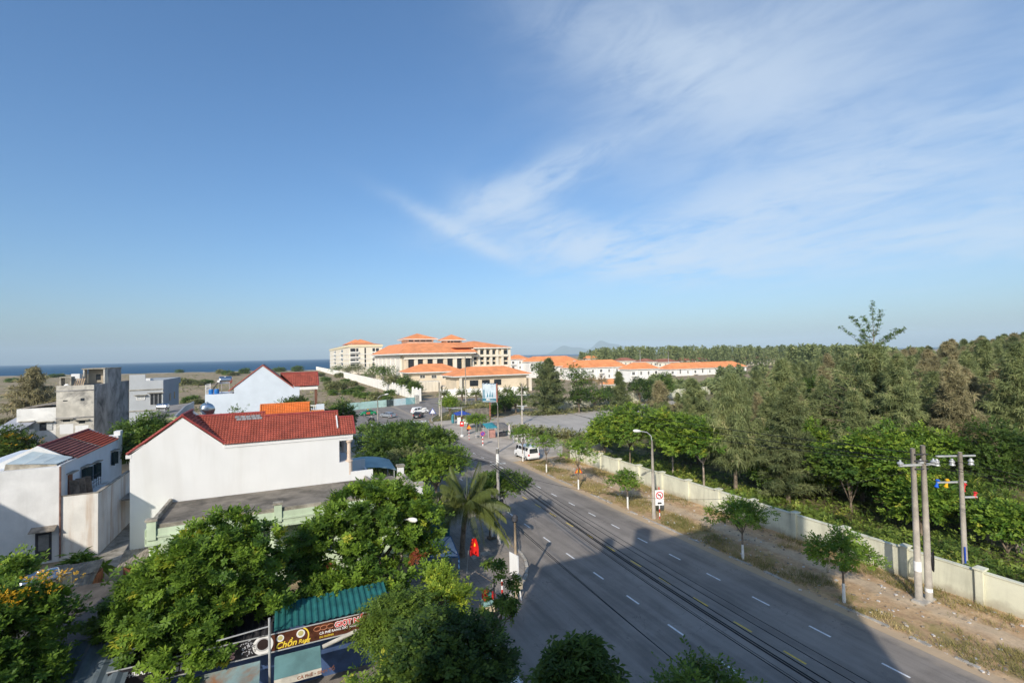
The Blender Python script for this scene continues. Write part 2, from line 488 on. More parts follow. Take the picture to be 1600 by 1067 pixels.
def hill_range(u0, u1, peaks, d0, name, label):
    us = np.linspace(u0, u1, 70); vs, fs = [], []
    for i, u in enumerate(us):
        h = sum(a * math.exp(-((u - c) / s) ** 2) for c, s, a in peaks)
        h *= min(1, (u - u0) / 12) * min(1, (u1 - u) / 12)
        h = h * (1 + 0.05 * math.sin(u * 0.23))
        d = ray(u, 550); q = Vector((d.x, d.y, 0)).normalized()
        z = max(0.0, h) * d0 / F_PX
        for k, (dd, zz) in enumerate(((-900, -8), (-450, z * 0.55), (0, z), (600, z * 0.4), (1100, -8))):
            p = q * (d0 + dd); vs.append((p.x, p.y, zz))
    for i in range(len(us) - 1):
        for k in range(4): fs.append((i * 5 + k, i * 5 + k + 1, (i + 1) * 5 + k + 1, (i + 1) * 5 + k))
    MB().add(vs, fs).build(name, M_HILL, kind='structure', label=label, sm=True)


hill_range(845, 1010, [(880, 17, 12), (905, 15, 8), (938, 16, 16), (962, 20, 11), (985, 15, 6)], 14300, 'hills', 'faint blue hills on the far side of the bay')


def road_mat(name, base, var=0.25, wheel=True):
    m = bpy.data.materials.new(name); m.use_nodes = True
    nt = m.node_tree; b = nt.nodes['Principled BSDF']; b.inputs['Roughness'].default_value = 0.82; b.inputs['Specular IOR Level'].default_value = 0.25
    P = nt.nodes.new('ShaderNodeNewGeometry').outputs['Position']
    mp = nt.nodes.new('ShaderNodeMapping'); nt.links.new(P, mp.inputs[0]); mp.inputs['Scale'].default_value = (1.0, 0.06, 1.0)
    a = noise(nt, mp.outputs[0], 1.1, 5, 0.6, 0.1); p = noise(nt, P, 0.25, 6, 0.65, 0.5); g = noise(nt, P, 26, 2, 0.7)
    lo = tuple(x * (1 - var) for x in base); hi = tuple(x * (1 + var * 1.3) for x in base)
    c = mixc(nt, smooth(nt, a * 0.55 + p * 0.45, 0.36, 0.64), lo, hi)
    c = mixc(nt, smooth(nt, noise(nt, P, 0.9, 5, 0.6, 0.8), 0.66, 0.72) * 0.5, c, tuple(x * 0.6 for x in base))
    cr = (noise(nt, P, 0.55, 5, 0.6, 0.6) - 0.5).f('ABSOLUTE')
    c = mixc(nt, smooth(nt, cr, 0.0045, 0.001) * smooth(nt, p, 0.45, 0.6) * 0.75, c, tuple(x * 0.3 for x in base))
    Xp = vdot(nt, P, (1, 0, 0)); rg_ = smooth(nt, Xp + (noise(nt, P, 1.3, 5, 0.65) - 0.5) * 1.6, 29.3, 30.3) * smooth(nt, Xp, 31.5, 30.4)
    c = mixc(nt, rg_ * 0.8, c, (0.40, 0.33, 0.25))
    c = mixc(nt, smooth(nt, noise(nt, P, 0.13, 4, 0.55, 0.2), 0.52, 0.60) * 0.30, c, tuple(x * 1.25 for x in base))
    c = mixc(nt, smooth(nt, g, 0.4, 0.8) * 0.25, c, tuple(x * 1.6 for x in base))
    nt.links.new(c, b.inputs['Base Color'])
    bp = nt.nodes.new('ShaderNodeBump'); bp.inputs['Distance'].default_value = 0.01; bp.inputs['Strength'].default_value = 0.4
    nt.links.new(g.k, bp.inputs['Height']); nt.links.new(bp.outputs[0], b.inputs['Normal'])
    return m


M_ROAD = road_mat('asphalt', (0.232, 0.206, 0.178))
M_LOT = road_mat('old_pale_asphalt', (0.42, 0.385, 0.335), 0.12)


def sheet(name, poly, z, m, label, parent=None):
    return MB().add([(p[0], p[1], z) for p in poly], [tuple(range(len(poly)))]).build(name, m, parent, kind='structure', label=label)


def arc(cx, cy, r, a0, a1, n=8):
    return [(cx + r * math.cos(rad(a0 + (a1 - a0) * i / n)), cy + r * math.sin(rad(a0 + (a1 - a0) * i / n))) for i in range(n + 1)]


LX, RX = 16.9, 30.2
road_poly = [(-60, 8), (8, 8)] + [(13, 5), (LX, 0), (LX, -120), (RX, -120), (RX, 75), (30.6, 112)] + [(31.2, 117), (32.6, 122), (35.5, 128), (39.5, 134), (45, 141), (54, 149), (90, 165), (90, 176), (58, 170), (56.5, 182), (45.5, 182), (44.5, 170.5), (17, 157.5), (-140, 112), (-140, 80), (-20, 112), (6, 119)] + [(13, 118.5), (16.2, 115), (LX, 109), (LX, 37.5)] + arc(8.9, 36.2, 8.0, 0, -75, 7) + [(8, 27.8), (-60, 27.8)]
road = sheet('road', road_poly, 0.008, M_ROAD, 'grey asphalt dual carriageway running to the junction')

M_DASHW = mat('worn_white_road_paint', (0.78, 0.78, 0.76), 0.8, 0.08, 4, stain=(0.3, 0.3, 0.3), stain_amt=0.3, stain_scale=5)
M_DASHY = mat('worn_yellow_road_paint', (0.72, 0.52, 0.10), 0.8, 0.1, 4, stain=(0.2, 0.17, 0.1), stain_amt=0.45, stain_scale=5)
dw = MB().quad((-0.065, -0.62, 0), (0.065, -0.62, 0), (0.065, 0.62, 0), (-0.065, 0.62, 0)).build('lane_dash', M_DASHW, road, local=True)
dy_ = MB().quad((-0.065, -0.62, 0), (0.065, -0.62, 0), (0.065, 0.62, 0), (-0.065, 0.62, 0)).build('lane_dash', M_DASHY, road, local=True)
ds = MB().quad((-0.05, -0.32, 0), (0.05, -0.32, 0), (0.05, 0.32, 0), (-0.05, 0.32, 0)).build('lane_dash', M_DASHW, road, local=True)
first = {}
for X0, src, y0, pitch in ((27.2, dw, 14.3, 3.78), (23.75, dy_, 14.0, 3.17), (20.1, dw, 14.2, 3.82)):
    n = 0
    while True:
        y = y0 + n * pitch; n += 1
        if y > 112: break
        X = X0 if y < 60 else X0 + (y - 60) * 0.012
        if src not in first: first[src] = 1; src.location = (X, y, 0.012)
        else: share(src, road, (X, y, 0.012))
M_ZEB = M_DASHW
zb = MB().quad((-0.25, -1.5, 0), (0.25, -1.5, 0), (0.25, 1.5, 0), (-0.25, 1.5, 0)).build('zebra_stripe', M_ZEB, road, local=True)
zb.location = (17.7, 117.6, 0.012)
for k in range(1, 14): share(zb, road, (17.7 + k * 1.0, 117.6, 0.012))
zc = MB().quad((-1.1, -0.25, 0), (1.1, -0.25, 0), (1.1, 0.25, 0), (-1.1, 0.25, 0)).build('zebra_stripe', M_ZEB, road, local=True)
zc.location = (9.2, 10.0, 0.012)
for k in range(1, 17): share(zc, road, (9.2, 10.0 + k * 1.0, 0.012))

# pavements
M_PAVE = bpy.data.materials.new('concrete_paving'); M_PAVE.use_nodes = True
nt = M_PAVE.node_tree; b = nt.nodes['Principled BSDF']; b.inputs['Roughness'].default_value = 0.9
P = nt.nodes.new('ShaderNodeNewGeometry').outputs['Position']
br = nt.nodes.new('ShaderNodeTexBrick'); nt.links.new(P, br.inputs['Vector']); br.inputs['Scale'].default_value = 1.0
br.inputs['Brick Width'].default_value = 0.4; br.inputs['Row Height'].default_value = 0.4; br.inputs['Mortar Size'].default_value = 0.012; br.offset = 0.0
br.inputs['Color1'].default_value = (0.30, 0.27, 0.235, 1); br.inputs['Color2'].default_value = (0.25, 0.225, 0.20, 1); br.inputs['Mortar'].default_value = (0.14, 0.125, 0.11, 1)
n1 = noise(nt, P, 0.5, 6, 0.65, 0.4)
c1 = mixc(nt, smooth(nt, n1, 0.42, 0.68) * 0.6, br.outputs['Color'], (0.40, 0.33, 0.25))
c1 = mixc(nt, smooth(nt, noise(nt, P, 1.4, 5, 0.6), 0.58, 0.7) * 0.5, c1, (0.13, 0.12, 0.10))
nt.links.new(c1, b.inputs['Base Color'])
pv = [(LX - 0.25, 37.5)] + arc(8.9, 36.2, 7.75, 0, -75, 7) + [(8, 28.1), (-9, 28.1), (-9, 36), (8.6, 36), (8.6, 109), (LX - 0.25, 109)]
pvm = MB().prism([(p[0], p[1], 0.004) for p in pv], (0, 0, 0.126))
pave = pvm.build('pavement', M_PAVE, kind='structure', label='grey paved footway on the left side of the road')
sheet('pavement', [(-60, 8), (8, 8), (13, 5), (LX, 0), (LX, -12), (-60, -12)], 0.006, M_PAVE, 'paved corner in front of the tall building')
M_KERB = mat('kerb_concrete', (0.42, 0.39, 0.34), 0.95, 0.15, 2.0, 0.1, 10, (0.2, 0.18, 0.15), 0.5, 1.2)
k0 = MB().box(-0.115, 0.115, -0.485, 0.485, -0.05, 0.155).build('kerb_stone', M_KERB, pave, local=True)
k0.location = (LX - 0.117, 38.0, 0)
for k in range(1, 62): share(k0, pave, (LX - 0.117, 38.0 + k, 0.0))
for i in range(9):
    a = -4 - i * 8.2
    share(k0, pave, (8.9 + 7.87 * math.cos(rad(a)), 36.2 + 7.87 * math.sin(rad(a)), 0), rad(a))
cov = MB().box(-0.4, 0.4, -0.4, 0.4, 0, 0.03).build('manhole_cover', M_KERB, pave, local=True)
cov.location = G(752, 867, 0.13) + Vector((-0.45, 0, 0)); share(cov, pave, G(752, 867, 0.13) + Vector((0.42, 0.1, 0)))

# right-hand verge between road and compound wall
M_VERGE = bpy.data.materials.new('dirt_verge'); M_VERGE.use_nodes = True
nt = M_VERGE.node_tree; b = nt.nodes['Principled BSDF']; b.inputs['Roughness'].default_value = 0.97; b.inputs['Specular IOR Level'].default_value = 0.1
P = nt.nodes.new('ShaderNodeNewGeometry').outputs['Position']
X = vdot(nt, P, (1, 0, 0))
n0 = noise(nt, P, 0.35, 5, 0.6, 0.3); n1 = noise(nt, P, 1.1, 6, 0.66, 0.3); n2 = noise(nt, P, 5.0, 4, 0.7); n3 = noise(nt, P, 0.16, 4, 0.6)
c1 = mixc(nt, smooth(nt, n1, 0.3, 0.7), (0.419, 0.270, 0.153), (0.608, 0.434, 0.255))
c1 = mixc(nt, smooth(nt, n2, 0.42, 0.72) * 0.5, c1, (0.232, 0.156, 0.080))
xx = X + (n0 - 0.5) * 2.2
path = smooth(nt, xx, 34.3, 35.0) * smooth(nt, xx, 36.4, 35.7)
c1 = mixc(nt, path * 0.28, c1, (0.608, 0.558, 0.437))
edge = smooth(nt, X + (n1 - 0.5) * 0.9, 31.25, 30.85)
c1 = mixc(nt, edge, c1, (0.490, 0.369, 0.240))
gr = smooth(nt, xx, 31.2, 31.7) * smooth(nt, xx, 34.2, 33.2) * smooth(nt, n3 * 0.5 + n1 * 0.5, 0.46, 0.56)
c1 = mixc(nt, gr * 0.75, c1, (0.232, 0.196, 0.066))
nt.links.new(c1, b.inputs['Base Color'])
bp = nt.nodes.new('ShaderNodeBump'); bp.inputs['Distance'].default_value = 0.06; bp.inputs['Strength'].default_value = 0.6
nt.links.new((n1 * 0.6 + n2 * 0.4).k, bp.inputs['Height']); nt.links.new(bp.outputs[0], b.inputs['Normal'])
vx = np.arange(RX, 38.71, 0.17); vy = np.concatenate([np.arange(-20, 10, 1.0), np.arange(10, 66, 0.22)])
ax_, ay_ = np.meshgrid(vx, vy); ax_, ay_ = ax_.ravel(), ay_.ravel()
zz = 0.05 + 0.07 * vnoise(ax_, ay_, 0.7, 1.2) + 0.04 * vnoise(ax_, ay_, 2.4, 4.2)
zz = np.where(ax_ < RX + 0.8, 0.012 + (zz - 0.012) * np.clip((ax_ - RX) / 0.8, 0, 1), zz)
nvx = len(vx); ii = np.arange((len(vy) - 1) * (nvx - 1)); r_, c_ = ii // (nvx - 1), ii % (nvx - 1)
qv = np.stack([r_ * nvx + c_, r_ * nvx + c_ + 1, (r_ + 1) * nvx + c_ + 1, (r_ + 1) * nvx + c_], 1)
me = mesh_np('verge', np.stack([ax_, ay_, zz], 1), qv.ravel(), np.full(len(qv), 4), [M_VERGE], None, None, True)
o = bpy.data.objects.new('verge', me); COL.objects.link(o); tag(o, 'sandy verge of dirt and dry grass between road and pale wall', kind='structure')
for k in range(46):
    if random.random() < 0.35: continue
    share(k0, o, (RX + 0.75 + random.uniform(-0.03, 0.03), 11.0 + k, -0.03 - random.random() * 0.05), random.uniform(-0.03, 0.03))
M_FORE = mat('sandy_concrete_forecourt', (0.47, 0.41, 0.335), 0.95, 0.12, 0.3, 0.1, 6, (0.25, 0.2, 0.14), 0.5, 0.25)
sheet('forecourt', [(RX, 66), (38.7, 66), (50, 84), (50, 112), (45, 118), (36, 118), (32.0, 115.5), (30.6, 112), (RX, 75)], 0.006, M_FORE, 'pale sandy forecourt beside the road where the stalls stand')
lot = [G(786, 652), G(820, 645.7), G(876, 643.5), G(964, 634.5), G(1050, 626), G(1085, 634), G(1010, 655), G(940, 690), G(905, 684), G(862, 676), G(800, 672)]
sheet('parking_lot', [(p.x, p.y) for p in lot], 0.007, M_LOT, 'empty pale asphalt car park behind the green-walled plot')
M_GRASSG = mat('lawn_soil', (0.13, 0.125, 0.05), 0.95, 0.3, 0.8)
isl = [(31.6, 115.8), (32.9, 121), (36, 127.3), (40, 133), (45.4, 139.8), (54, 147), (54, 126), (50, 120), (42, 117.5), (36, 116)]
sheet('grass_island', isl, 0.011, M_GRASSG, 'grassy kerbed corner beside the junction')
ik = MB()
for a, c in zip(isl[:6], isl[1:6]):
    a, c = Vector((*a, 0)), Vector((*c, 0)); d = (c - a); n = Vector((-d.y, d.x, 0)).normalized()
    ik.obox((a + c) / 2 + Vector((0, 0, 0.08)), d / 2, n * 0.13, Vector((0, 0, 0.09)))
ik.build('kerb', M_KERB, kind='structure', label='kerb round the grassy corner of the junction')
# plot behind the wall is part of the ground sheet; a darker leaf-litter floor lies under the trees
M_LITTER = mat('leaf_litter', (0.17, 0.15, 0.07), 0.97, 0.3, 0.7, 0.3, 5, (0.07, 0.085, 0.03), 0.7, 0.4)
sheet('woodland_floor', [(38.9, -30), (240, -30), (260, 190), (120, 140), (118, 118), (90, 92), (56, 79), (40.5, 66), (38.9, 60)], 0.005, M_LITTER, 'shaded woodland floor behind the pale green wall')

# ------------------------------------------------------------------ building helpers
XA, YA, ZA = Vector((1, 0, 0)), Vector((0, 1, 0)), Vector((0, 0, 1))


def window(parent, c, u, n, w, h, frame=None, pane=None, fr=0.07, bars=(1, 0), sill=False, name='window', hood=False):
    """frame (part) with pane (sub-part); c centre on the wall face, u along the wall, n outwards"""
    c, u, n = Vector(c), Vector(u).normalized(), Vector(n).normalized()
    m = MB()
    t = 0.05
    for s in (-1, 1):
        m.obox(c + u * (s * (w / 2 - fr / 2)) + n * t * 0.5, u * fr / 2, n * t, ZA * (h / 2))
        m.obox(c + ZA * (s * (h / 2 - fr / 2)) + n * t * 0.5, u * (w / 2 - fr), n * t, ZA * (fr / 2))
    for k in range(bars[0]):
        x = -w / 2 + w * (k + 1) / (bars[0] + 1)
        m.obox(c + u * x + n * t * 0.4, u * fr * 0.35, n * t * 0.8, ZA * (h / 2 - fr))
    for k in range(bars[1]):
        z = -h / 2 + h * (k + 1) / (bars[1] + 1)
        m.obox(c + ZA * z + n * t * 0.38, u * (w / 2 - fr), n * t * 0.78, ZA * fr * 0.3)
    o = m.build(name, frame or M_TRIM, parent)
    p = MB().obox(c + n * 0.02, u * (w / 2 - fr * 0.5), n * 0.02, ZA * (h / 2 - fr * 0.5)).build('pane', pane or M_GLASS, o)
    if sill: MB().obox(c - ZA * (h / 2 + 0.06) + n * 0.09, u * (w / 2 + 0.1), n * 0.1, ZA * 0.05).build('sill', M_TRIM, o)
    if hood: MB().obox(c + ZA * (h / 2 + 0.10) + n * 0.2, u * (w / 2 + 0.25), n * 0.24, ZA * 0.04).build('hood', M_CAP, o)
    return o


def tile_slope(O, U, V, nr, tw, L=lambda v: 0.0, R=None, amp=0.028, N=None, seg=4, lift=0.095):
    """rows of real overlapping curved tiles on a slope: O ridge start, U along the ridge, V down the slope (full vectors)"""
    O, U, V = Vector(O), Vector(U), Vector(V)
    lu = U.length; u = U / lu
    N = N or U.cross(V).normalized()
    if N.z < 0: N = -N
    m = MB()
    rng = random.Random(3)
    for r in range(nr):
        v0, v1 = r / nr, (r + 1) / nr; vm = (v0 + v1) / 2
        a, c = L(vm), (R(vm) if R else lu)
        if c - a < tw: continue
        n = max(2, int(round((c - a) / tw * seg)))
        top, bot, low = [], [], []
        for k in range(n + 1):
            x = a + (c - a) * k / n
            w = amp * math.cos(2 * math.pi * x / tw)
            top.append(O + u * x + V * v0 + N * (0.03 + w)); bot.append(O + u * x + V * v1 + N * (0.02 + lift + w)); low.append(O + u * x + V * v1 + N * (0.02 + w))
        vs = top + bot + low; q = n + 1
        fs = [(k, k + 1, q + k + 1, q + k) for k in range(n)] + [(q + k, q + k + 1, 2 * q + k + 1, 2 * q + k) for k in range(n)]
        m.add(vs, fs)
    return m


def hip_roof(m, x0, x1, y0, y1, z, h, oh=0.6, inset=None):
    """hip roof solid on a rectangle, slab underside included"""
    x0, x1, y0, y1 = x0 - oh, x1 + oh, y0 - oh, y1 + oh
    w, d = x1 - x0, y1 - y0
    ins = inset if inset is not None else min(w, d) / 2
    if w >= d: a, b = (x0 + ins, (y0 + y1) / 2, z + h), (x1 - ins, (y0 + y1) / 2, z + h)
    else: a, b = ((x0 + x1) / 2, y0 + ins, z + h), ((x0 + x1) / 2, y1 - ins, z + h)
    vs = [(x0, y0, z), (x1, y0, z), (x1, y1, z), (x0, y1, z), a, b]
    if w >= d: fs = [(0, 1, 5, 4), (1, 2, 5), (2, 3, 4, 5), (3, 0, 4), (3, 2, 1, 0)]
    else: fs = [(0, 1, 4), (1, 2, 5, 4), (2, 3, 5), (3, 0, 4, 5), (3, 2, 1, 0)]
    m.add(vs, fs)
    return m


def eave_band(m, x0, x1, y0, y1, z, oh, t=0.35, inn=0.0):
    """white fascia ring just under a hip roof"""
    X0, X1, Y0, Y1 = x0 - oh + 0.05, x1 + oh - 0.05, y0 - oh + 0.05, y1 + oh - 0.05
    m.box(X0, X1, Y0, Y1, z - t, z - 0.01)
    return m


def water_tank(p, ax, r, ln, label, group='stainless steel rooftop water tanks', h=0.5):
    """horizontal steel cylinder on a stand, p the point under it"""
    p, ax = Vector(p), Vector(ax).normalized()
    t = thing('water_tank', label, 'water tank', p, 0, group)
    c = p + ZA * (h + r)
    prof = [(r * 0.35, -ln / 2 - r * 0.22), (r * 0.8, -ln / 2 - r * 0.12), (r * 0.98, -ln / 2)] + [(r * (1.0 + 0.025 * (k % 2)), -ln / 2 + ln * (k + 0.5) / 9) for k in range(9)] + [(r * 0.98, ln / 2), (r * 0.8, ln / 2 + r * 0.12), (r * 0.35, ln / 2 + r * 0.22)]
    MB().lathe(c, prof, 20, ax).build('tank', M_STEEL, t, sm=True)
    side = ax.cross(ZA).normalized()
    m = MB()
    for s in (-1, 1):
        e = c + ax * (s * ln * 0.33)
        for q in (-1, 1):
            m.tube([e + side * (q * r * 0.85) - ZA * (r * 0.2), e + side * (q * r * 0.9) - ZA * (h + r)], 0.035, 5)
        m.tube([e - side * (r * 0.9) - ZA * (r * 0.95), e + side * (r * 0.9) - ZA * (r * 0.95)], 0.03, 5)
    for q in (-1, 1): m.tube([c + ax * (-ln * .33) + side * (q * r * 0.88) - ZA * (r * .9), c + ax * (ln * .33) + side * (q * r * 0.88) - ZA * (r * .9)], 0.025, 5)
    m.build('stand', M_GALV, t)
    MB().lathe(c + ZA * (r * 0.97), [(r * 0.22, 0), (r * 0.22, 0.06), (r * 0.1, 0.1)], 10).build('lid', M_STEEL, t)
    return t


# ------------------------------------------------------------------ the long white house with red tiles
Yw = 43.8
t = thing('white_house', 'long blank white house with a stepped red tiled roof, nearest on the left', 'house', (-3, Yw, 0))
body = [(-10.55, Yw, 0), (4.72, Yw, 0), (4.72, Yw, 7.12), (3.84, Yw, 7.12), (3.84, Yw, 9.42), (-4.63, Yw, 9.42), (-7.35, Yw, 11.72), (-10.55, Yw, 9.22)]
MB().prism(body, (0, 5.0, 0)).build('wall', M_WHITE, t)
MB().box(3.845, 4.95, Yw - 0.01, Yw + 5, 8.95, 9.40).build('beam', M_WHITE, t)
MB().box(4.725, 6.6, Yw + 0.01, Yw + 0.2, 0, 6.22).box(4.73, 6.6, Yw + 4.8, Yw + 5.0, 0, 6.22).box(6.45, 6.6, Yw + 0.205, Yw + 4.79, 5.0, 5.5).box(4.73, 6.44, Yw + 0.205, Yw + 4.79, 4.8, 5.0).build('terrace_wall', M_WHITE, t)
MB().lathe((4.66, Yw + 0.25, 6.0), [(0.26, 0), (0.26, 1.05), (0.31, 1.08), (0.31, 1.2), (0.19, 1.22), (0.17, 1.4), (0.16, 2.6), (0.19, 2.7), (0.27, 2.8), (0.27, 2.95)], 14).build('column', mat('pink_cream_column', (0.66, 0.53, 0.42), 0.7, 0.05, 1), t, sm=False)
MB().lathe((4.66, Yw + 4.7, 6.0), [(0.26, 0), (0.26, 1.05), (0.31, 1.08), (0.31, 1.2), (0.19, 1.22), (0.17, 1.4), (0.16, 2.6), (0.19, 2.7), (0.27, 2.8), (0.27, 2.95)], 14).build('column', MATS['pink_cream_column'], t)
MB().box(3.85, 3.9, Yw + 0.5, Yw + 4.4, 7.13, 8.94).build('balcony_door', M_DOOR, t)
Rz, Ry = 11.45, Yw + 2.55
ev = Vector((0, -2.72, -2.0))
# front slope of the main roof
Lf = lambda v: 0.0 + 2.15 * v
roofm = tile_slope((-6.78, Ry, Rz), (4.93, 0, 0), ev, 15, 0.205, Lf, None)
roofm.build('roof_tiles', M_REDTILE, t, kind='stuff')
tile_slope((-1.85, Ry - 0.35, Rz - 0.26), (5.8, 0, 0), ev * 0.87, 13, 0.205).build('roof_tiles', M_REDTILE, t, kind='stuff')
tile_slope((3.95, Ry - 1.0, Rz - 0.74), (1.2, 0, 0), ev * 0.63, 9, 0.205).build('roof_tiles', M_REDTILE, t, kind='stuff')
# rear slopes, gable-wing slopes (solid sheets under ridge caps)
m = MB()
m.quad((-6.78, Ry, Rz), (-1.85, Ry, Rz), (-1.85, Yw + 5.1, 9.4), (-6.78, Yw + 5.1, 9.4))
m.quad((-1.85, Ry - 0.33, Rz - 0.24), (3.95, Ry - 0.33, Rz - 0.24), (3.95, Yw + 5.1, 9.4), (-1.85, Yw + 5.1, 9.4))
m.quad((3.95, Ry - 1.0, Rz - 0.74), (5.15, Ry - 1.0, Rz - 0.74), (5.15, Yw + 5.1, 9.4), (3.95, Yw + 5.1, 9.4))
m.build('rear_roof', M_REDTILE, t)
Gz = 11.86
tile_slope((-7.35, Yw - 0.06, Gz), (0, 3.3, 0), (2.72, 0, -2.3), 14, 0.205, lambda v: 0.0, lambda v: 3.2 - 3.1 * v, N=Vector((0.64, 0, 0.77))).build('roof_tiles', M_REDTILE, t, kind='stuff')
tile_slope((-7.35, Yw - 0.06, Gz), (0, 5.2, 0), (-3.4, 0, -2.58), 18, 0.205, N=Vector((-0.6, 0, 0.79))).build('roof_tiles', M_REDTILE, t, kind='stuff')
m = MB()
m.tube([(-7.35, Yw - 0.1, Gz + 0.06), (-7.2, Yw + 3.2, Gz + 0.12)], 0.11, 6)
m.tube([(-7.4, Yw - 0.03, Gz - 0.02), (-10.72, Yw - 0.03, 9.32)], 0.09, 6)
m.tube([(-7.3, Yw - 0.03, Gz - 0.02), (-4.55, Yw - 0.03, 9.55)], 0.09, 6)
m.tube([(-6.85, Ry, Rz + 0.08), (-1.85, Ry, Rz + 0.08)], 0.10, 6)
m.tube([(-1.85, Ry - 0.35, Rz - 0.18), (3.95, Ry - 0.35, Rz - 0.18)], 0.10, 6)
m.tube([(3.95, Ry - 1.0, Rz - 0.66), (5.15, Ry - 1.0, Rz - 0.66)], 0.10, 6)
m.tube([(5.13, Ry - 1.0, Rz - 0.66), (5.13, Yw - 0.15, 9.5)], 0.09, 6)
m.build('ridge_caps', mat('dark_red_ridge', (0.27, 0.05, 0.045), 0.7, 0.12, 2), t)
MB().obox((3.75, Ry - 1.55, Rz - 1.02), (0.05, 0, 0), (0, -0.6, -0.44), (0, -0.05, 0.1)).build('mortar_strip', M_WHITE2, t)
MB().box(-4.63, 4.95, Yw - 0.06, Yw - 0.005, 9.18, 9.46).build('eave_fascia', M_WHITE, t)
sk = MB()
for k in range(5):
    for r in range(2):
        p = Vector((-3.9 + k * 0.38 + r * 0.12, Ry - 0.36 - r * 0.22, Rz - 0.22 - r * 0.165)); sk.obox(p, (0.17, 0, 0), ev.normalized() * 0.12, (0, -0.05, 0.07))
sk.build('skylight_tiles', mat('grey_glass_tile', (0.25, 0.25, 0.25), 0.3, 0.2, 3), t)
MB().box(-10.8, -10.45, Yw - 0.02, Yw + 5, 9.0, 9.25).build('eave_fascia', M_WHITE, t)
water_tank((-6.35, Yw + 4.6, 11.0), (0.25, -1, 0), 0.52, 1.2, 'round-ended steel tank standing behind the red tiled roof of the long white house', h=0.35)

# ------------------------------------------------------------------ left white house with striped red roof and annex
Yl = 51.5
t = thing('white_house', 'white two-storey house with green shutters and half-striped red roof at the left edge', 'house', (-17.05, Yl, 0))
XR, XL = -17.05, -25.5
zr = 7.62
body = [(XL, Yl, 0), (XR, Yl, 0), (XR, Yl, zr), (-20.6, Yl, 7.6), (XL, Yl, 7.0)]
MB().prism(body, (0, 1.2, 0)).build('front_wall', M_WHITE2, t)
RX2, RZ2 = -19.5, 8.8
gab = [(XR, Yl + 1.205, 0), (XR, Yl + 1.205, zr - 0.06), (RX2, Yl + 1.205, zr - 0.06), (XL, Yl + 1.205, 7.0), (XL, Yl + 1.205, 0)]
MB().prism(gab, (0, 15.0, 0)).build('wall', M_BLUEWHITE, t)  # pale blue here puts the side's shade into the colour of a white wall
# gable pieces front and back
for yy, nm in ((Yl + 3.1, 'gable'), (Yl + 14.6, 'gable')):
    MB().prism([(XR + 0.0, yy, zr - 0.05), (RX2, yy, RZ2 + 0.22), (-23.5, yy, zr - 0.6)], (0, 0.16, 0)).build(nm, M_WHITE2, t)
sl = Vector((XR + 0.12 - RX2, 0, zr - RZ2))
tm = mat('faded_red_sheet', (0.34, 0.13, 0.105), 0.7, 0.12, 1.5, stain=(0.18, 0.07, 0.06), stain_amt=0.5, stain_scale=1.2)
tm2 = mat('bright_red_sheet', (0.50, 0.11, 0.055), 0.7, 0.1, 1.5)
N_ = Vector((RZ2 - zr, 0, XR - RX2)).normalized()
for (ya, yb, mm) in ((Yl + 3.3, Yl + 9.0, tm), (Yl + 9.05, Yl + 14.55, tm2)):
    o_ = tile_slope((RX2, ya, RZ2), (0, yb - ya, 0), sl, 9, 0.5, amp=0.0, N=N_, seg=1, lift=0.16).build('roof_sheet', mm, t, kind='stuff')
MB().quad((RX2, Yl + 3.3, RZ2), (RX2, Yl + 14.5, RZ2), (-23.5, Yl + 14.5, zr - .6), (-23.5, Yl + 3.3, zr - .6)).build('rear_roof', tm, t)
MB().obox((RX2 + sl.x * 0.5, Yl + 9.02, RZ2 + sl.z * 0.5 + 0.1), sl * 0.5, (0, 0.09, 0), N_ * 0.06).build('roof_joint', M_CAP, t)
MB().tube([(RX2, Yl + 3.2, RZ2 + 0.12), (RX2, Yl + 14.6, RZ2 + 0.12)], 0.12, 6).build('ridge_caps', MATS['dark_red_ridge'], t)
# clear sheet over the front bay
m = MB()
for k in range(3):
    s0, s1 = k / 3, (k + 0.97) / 3
    f0, f1 = Vector((-20.5, 51.95, 8.1)).lerp(Vector((-17.35, 51.9, 7.78)), s0), Vector((-20.5, 51.95, 8.1)).lerp(Vector((-17.35, 51.9, 7.78)), s1)
    b0, b1 = Vector((-19.75, 54.5, 8.62)).lerp(Vector((-17.08, 54.5, 7.86)), s0), Vector((-19.75, 54.5, 8.62)).lerp(Vector((-17.08, 54.5, 7.86)), s1)
    m.add([f0, f1, b1, b0], [(0, 1, 2, 3)])
MB().prism([(-20.6, 52.0, 7.5), (-17.3, 52.0, 7.5), (-17.4, 52.0, 7.76), (-20.5, 52.0, 8.06)], (0, 0.1, 0)).build('porch_gable', M_CAP, t)
m.build('porch_sheet', mat('pale_blue_plastic_sheet', (0.50, 0.58, 0.58), 0.5, 0.05, 1), t)
MB().box(XR - 0.03, XR + 0.07, Yl + 0.02, Yl + 16.2, zr - 0.02, zr + 0.1).build('coping', M_WHITE2, t)
MB().box(XR - 1.6, XR + 0.06, Yl + 14.8, Yl + 16.2, zr - 2.2, zr + 0.35).box(XR - 0.5, XR + 0.08, Yl + 15.4, Yl + 16.3, zr + 0.351, zr + 0.8).build('rear_turret', M_WHITE2, t)
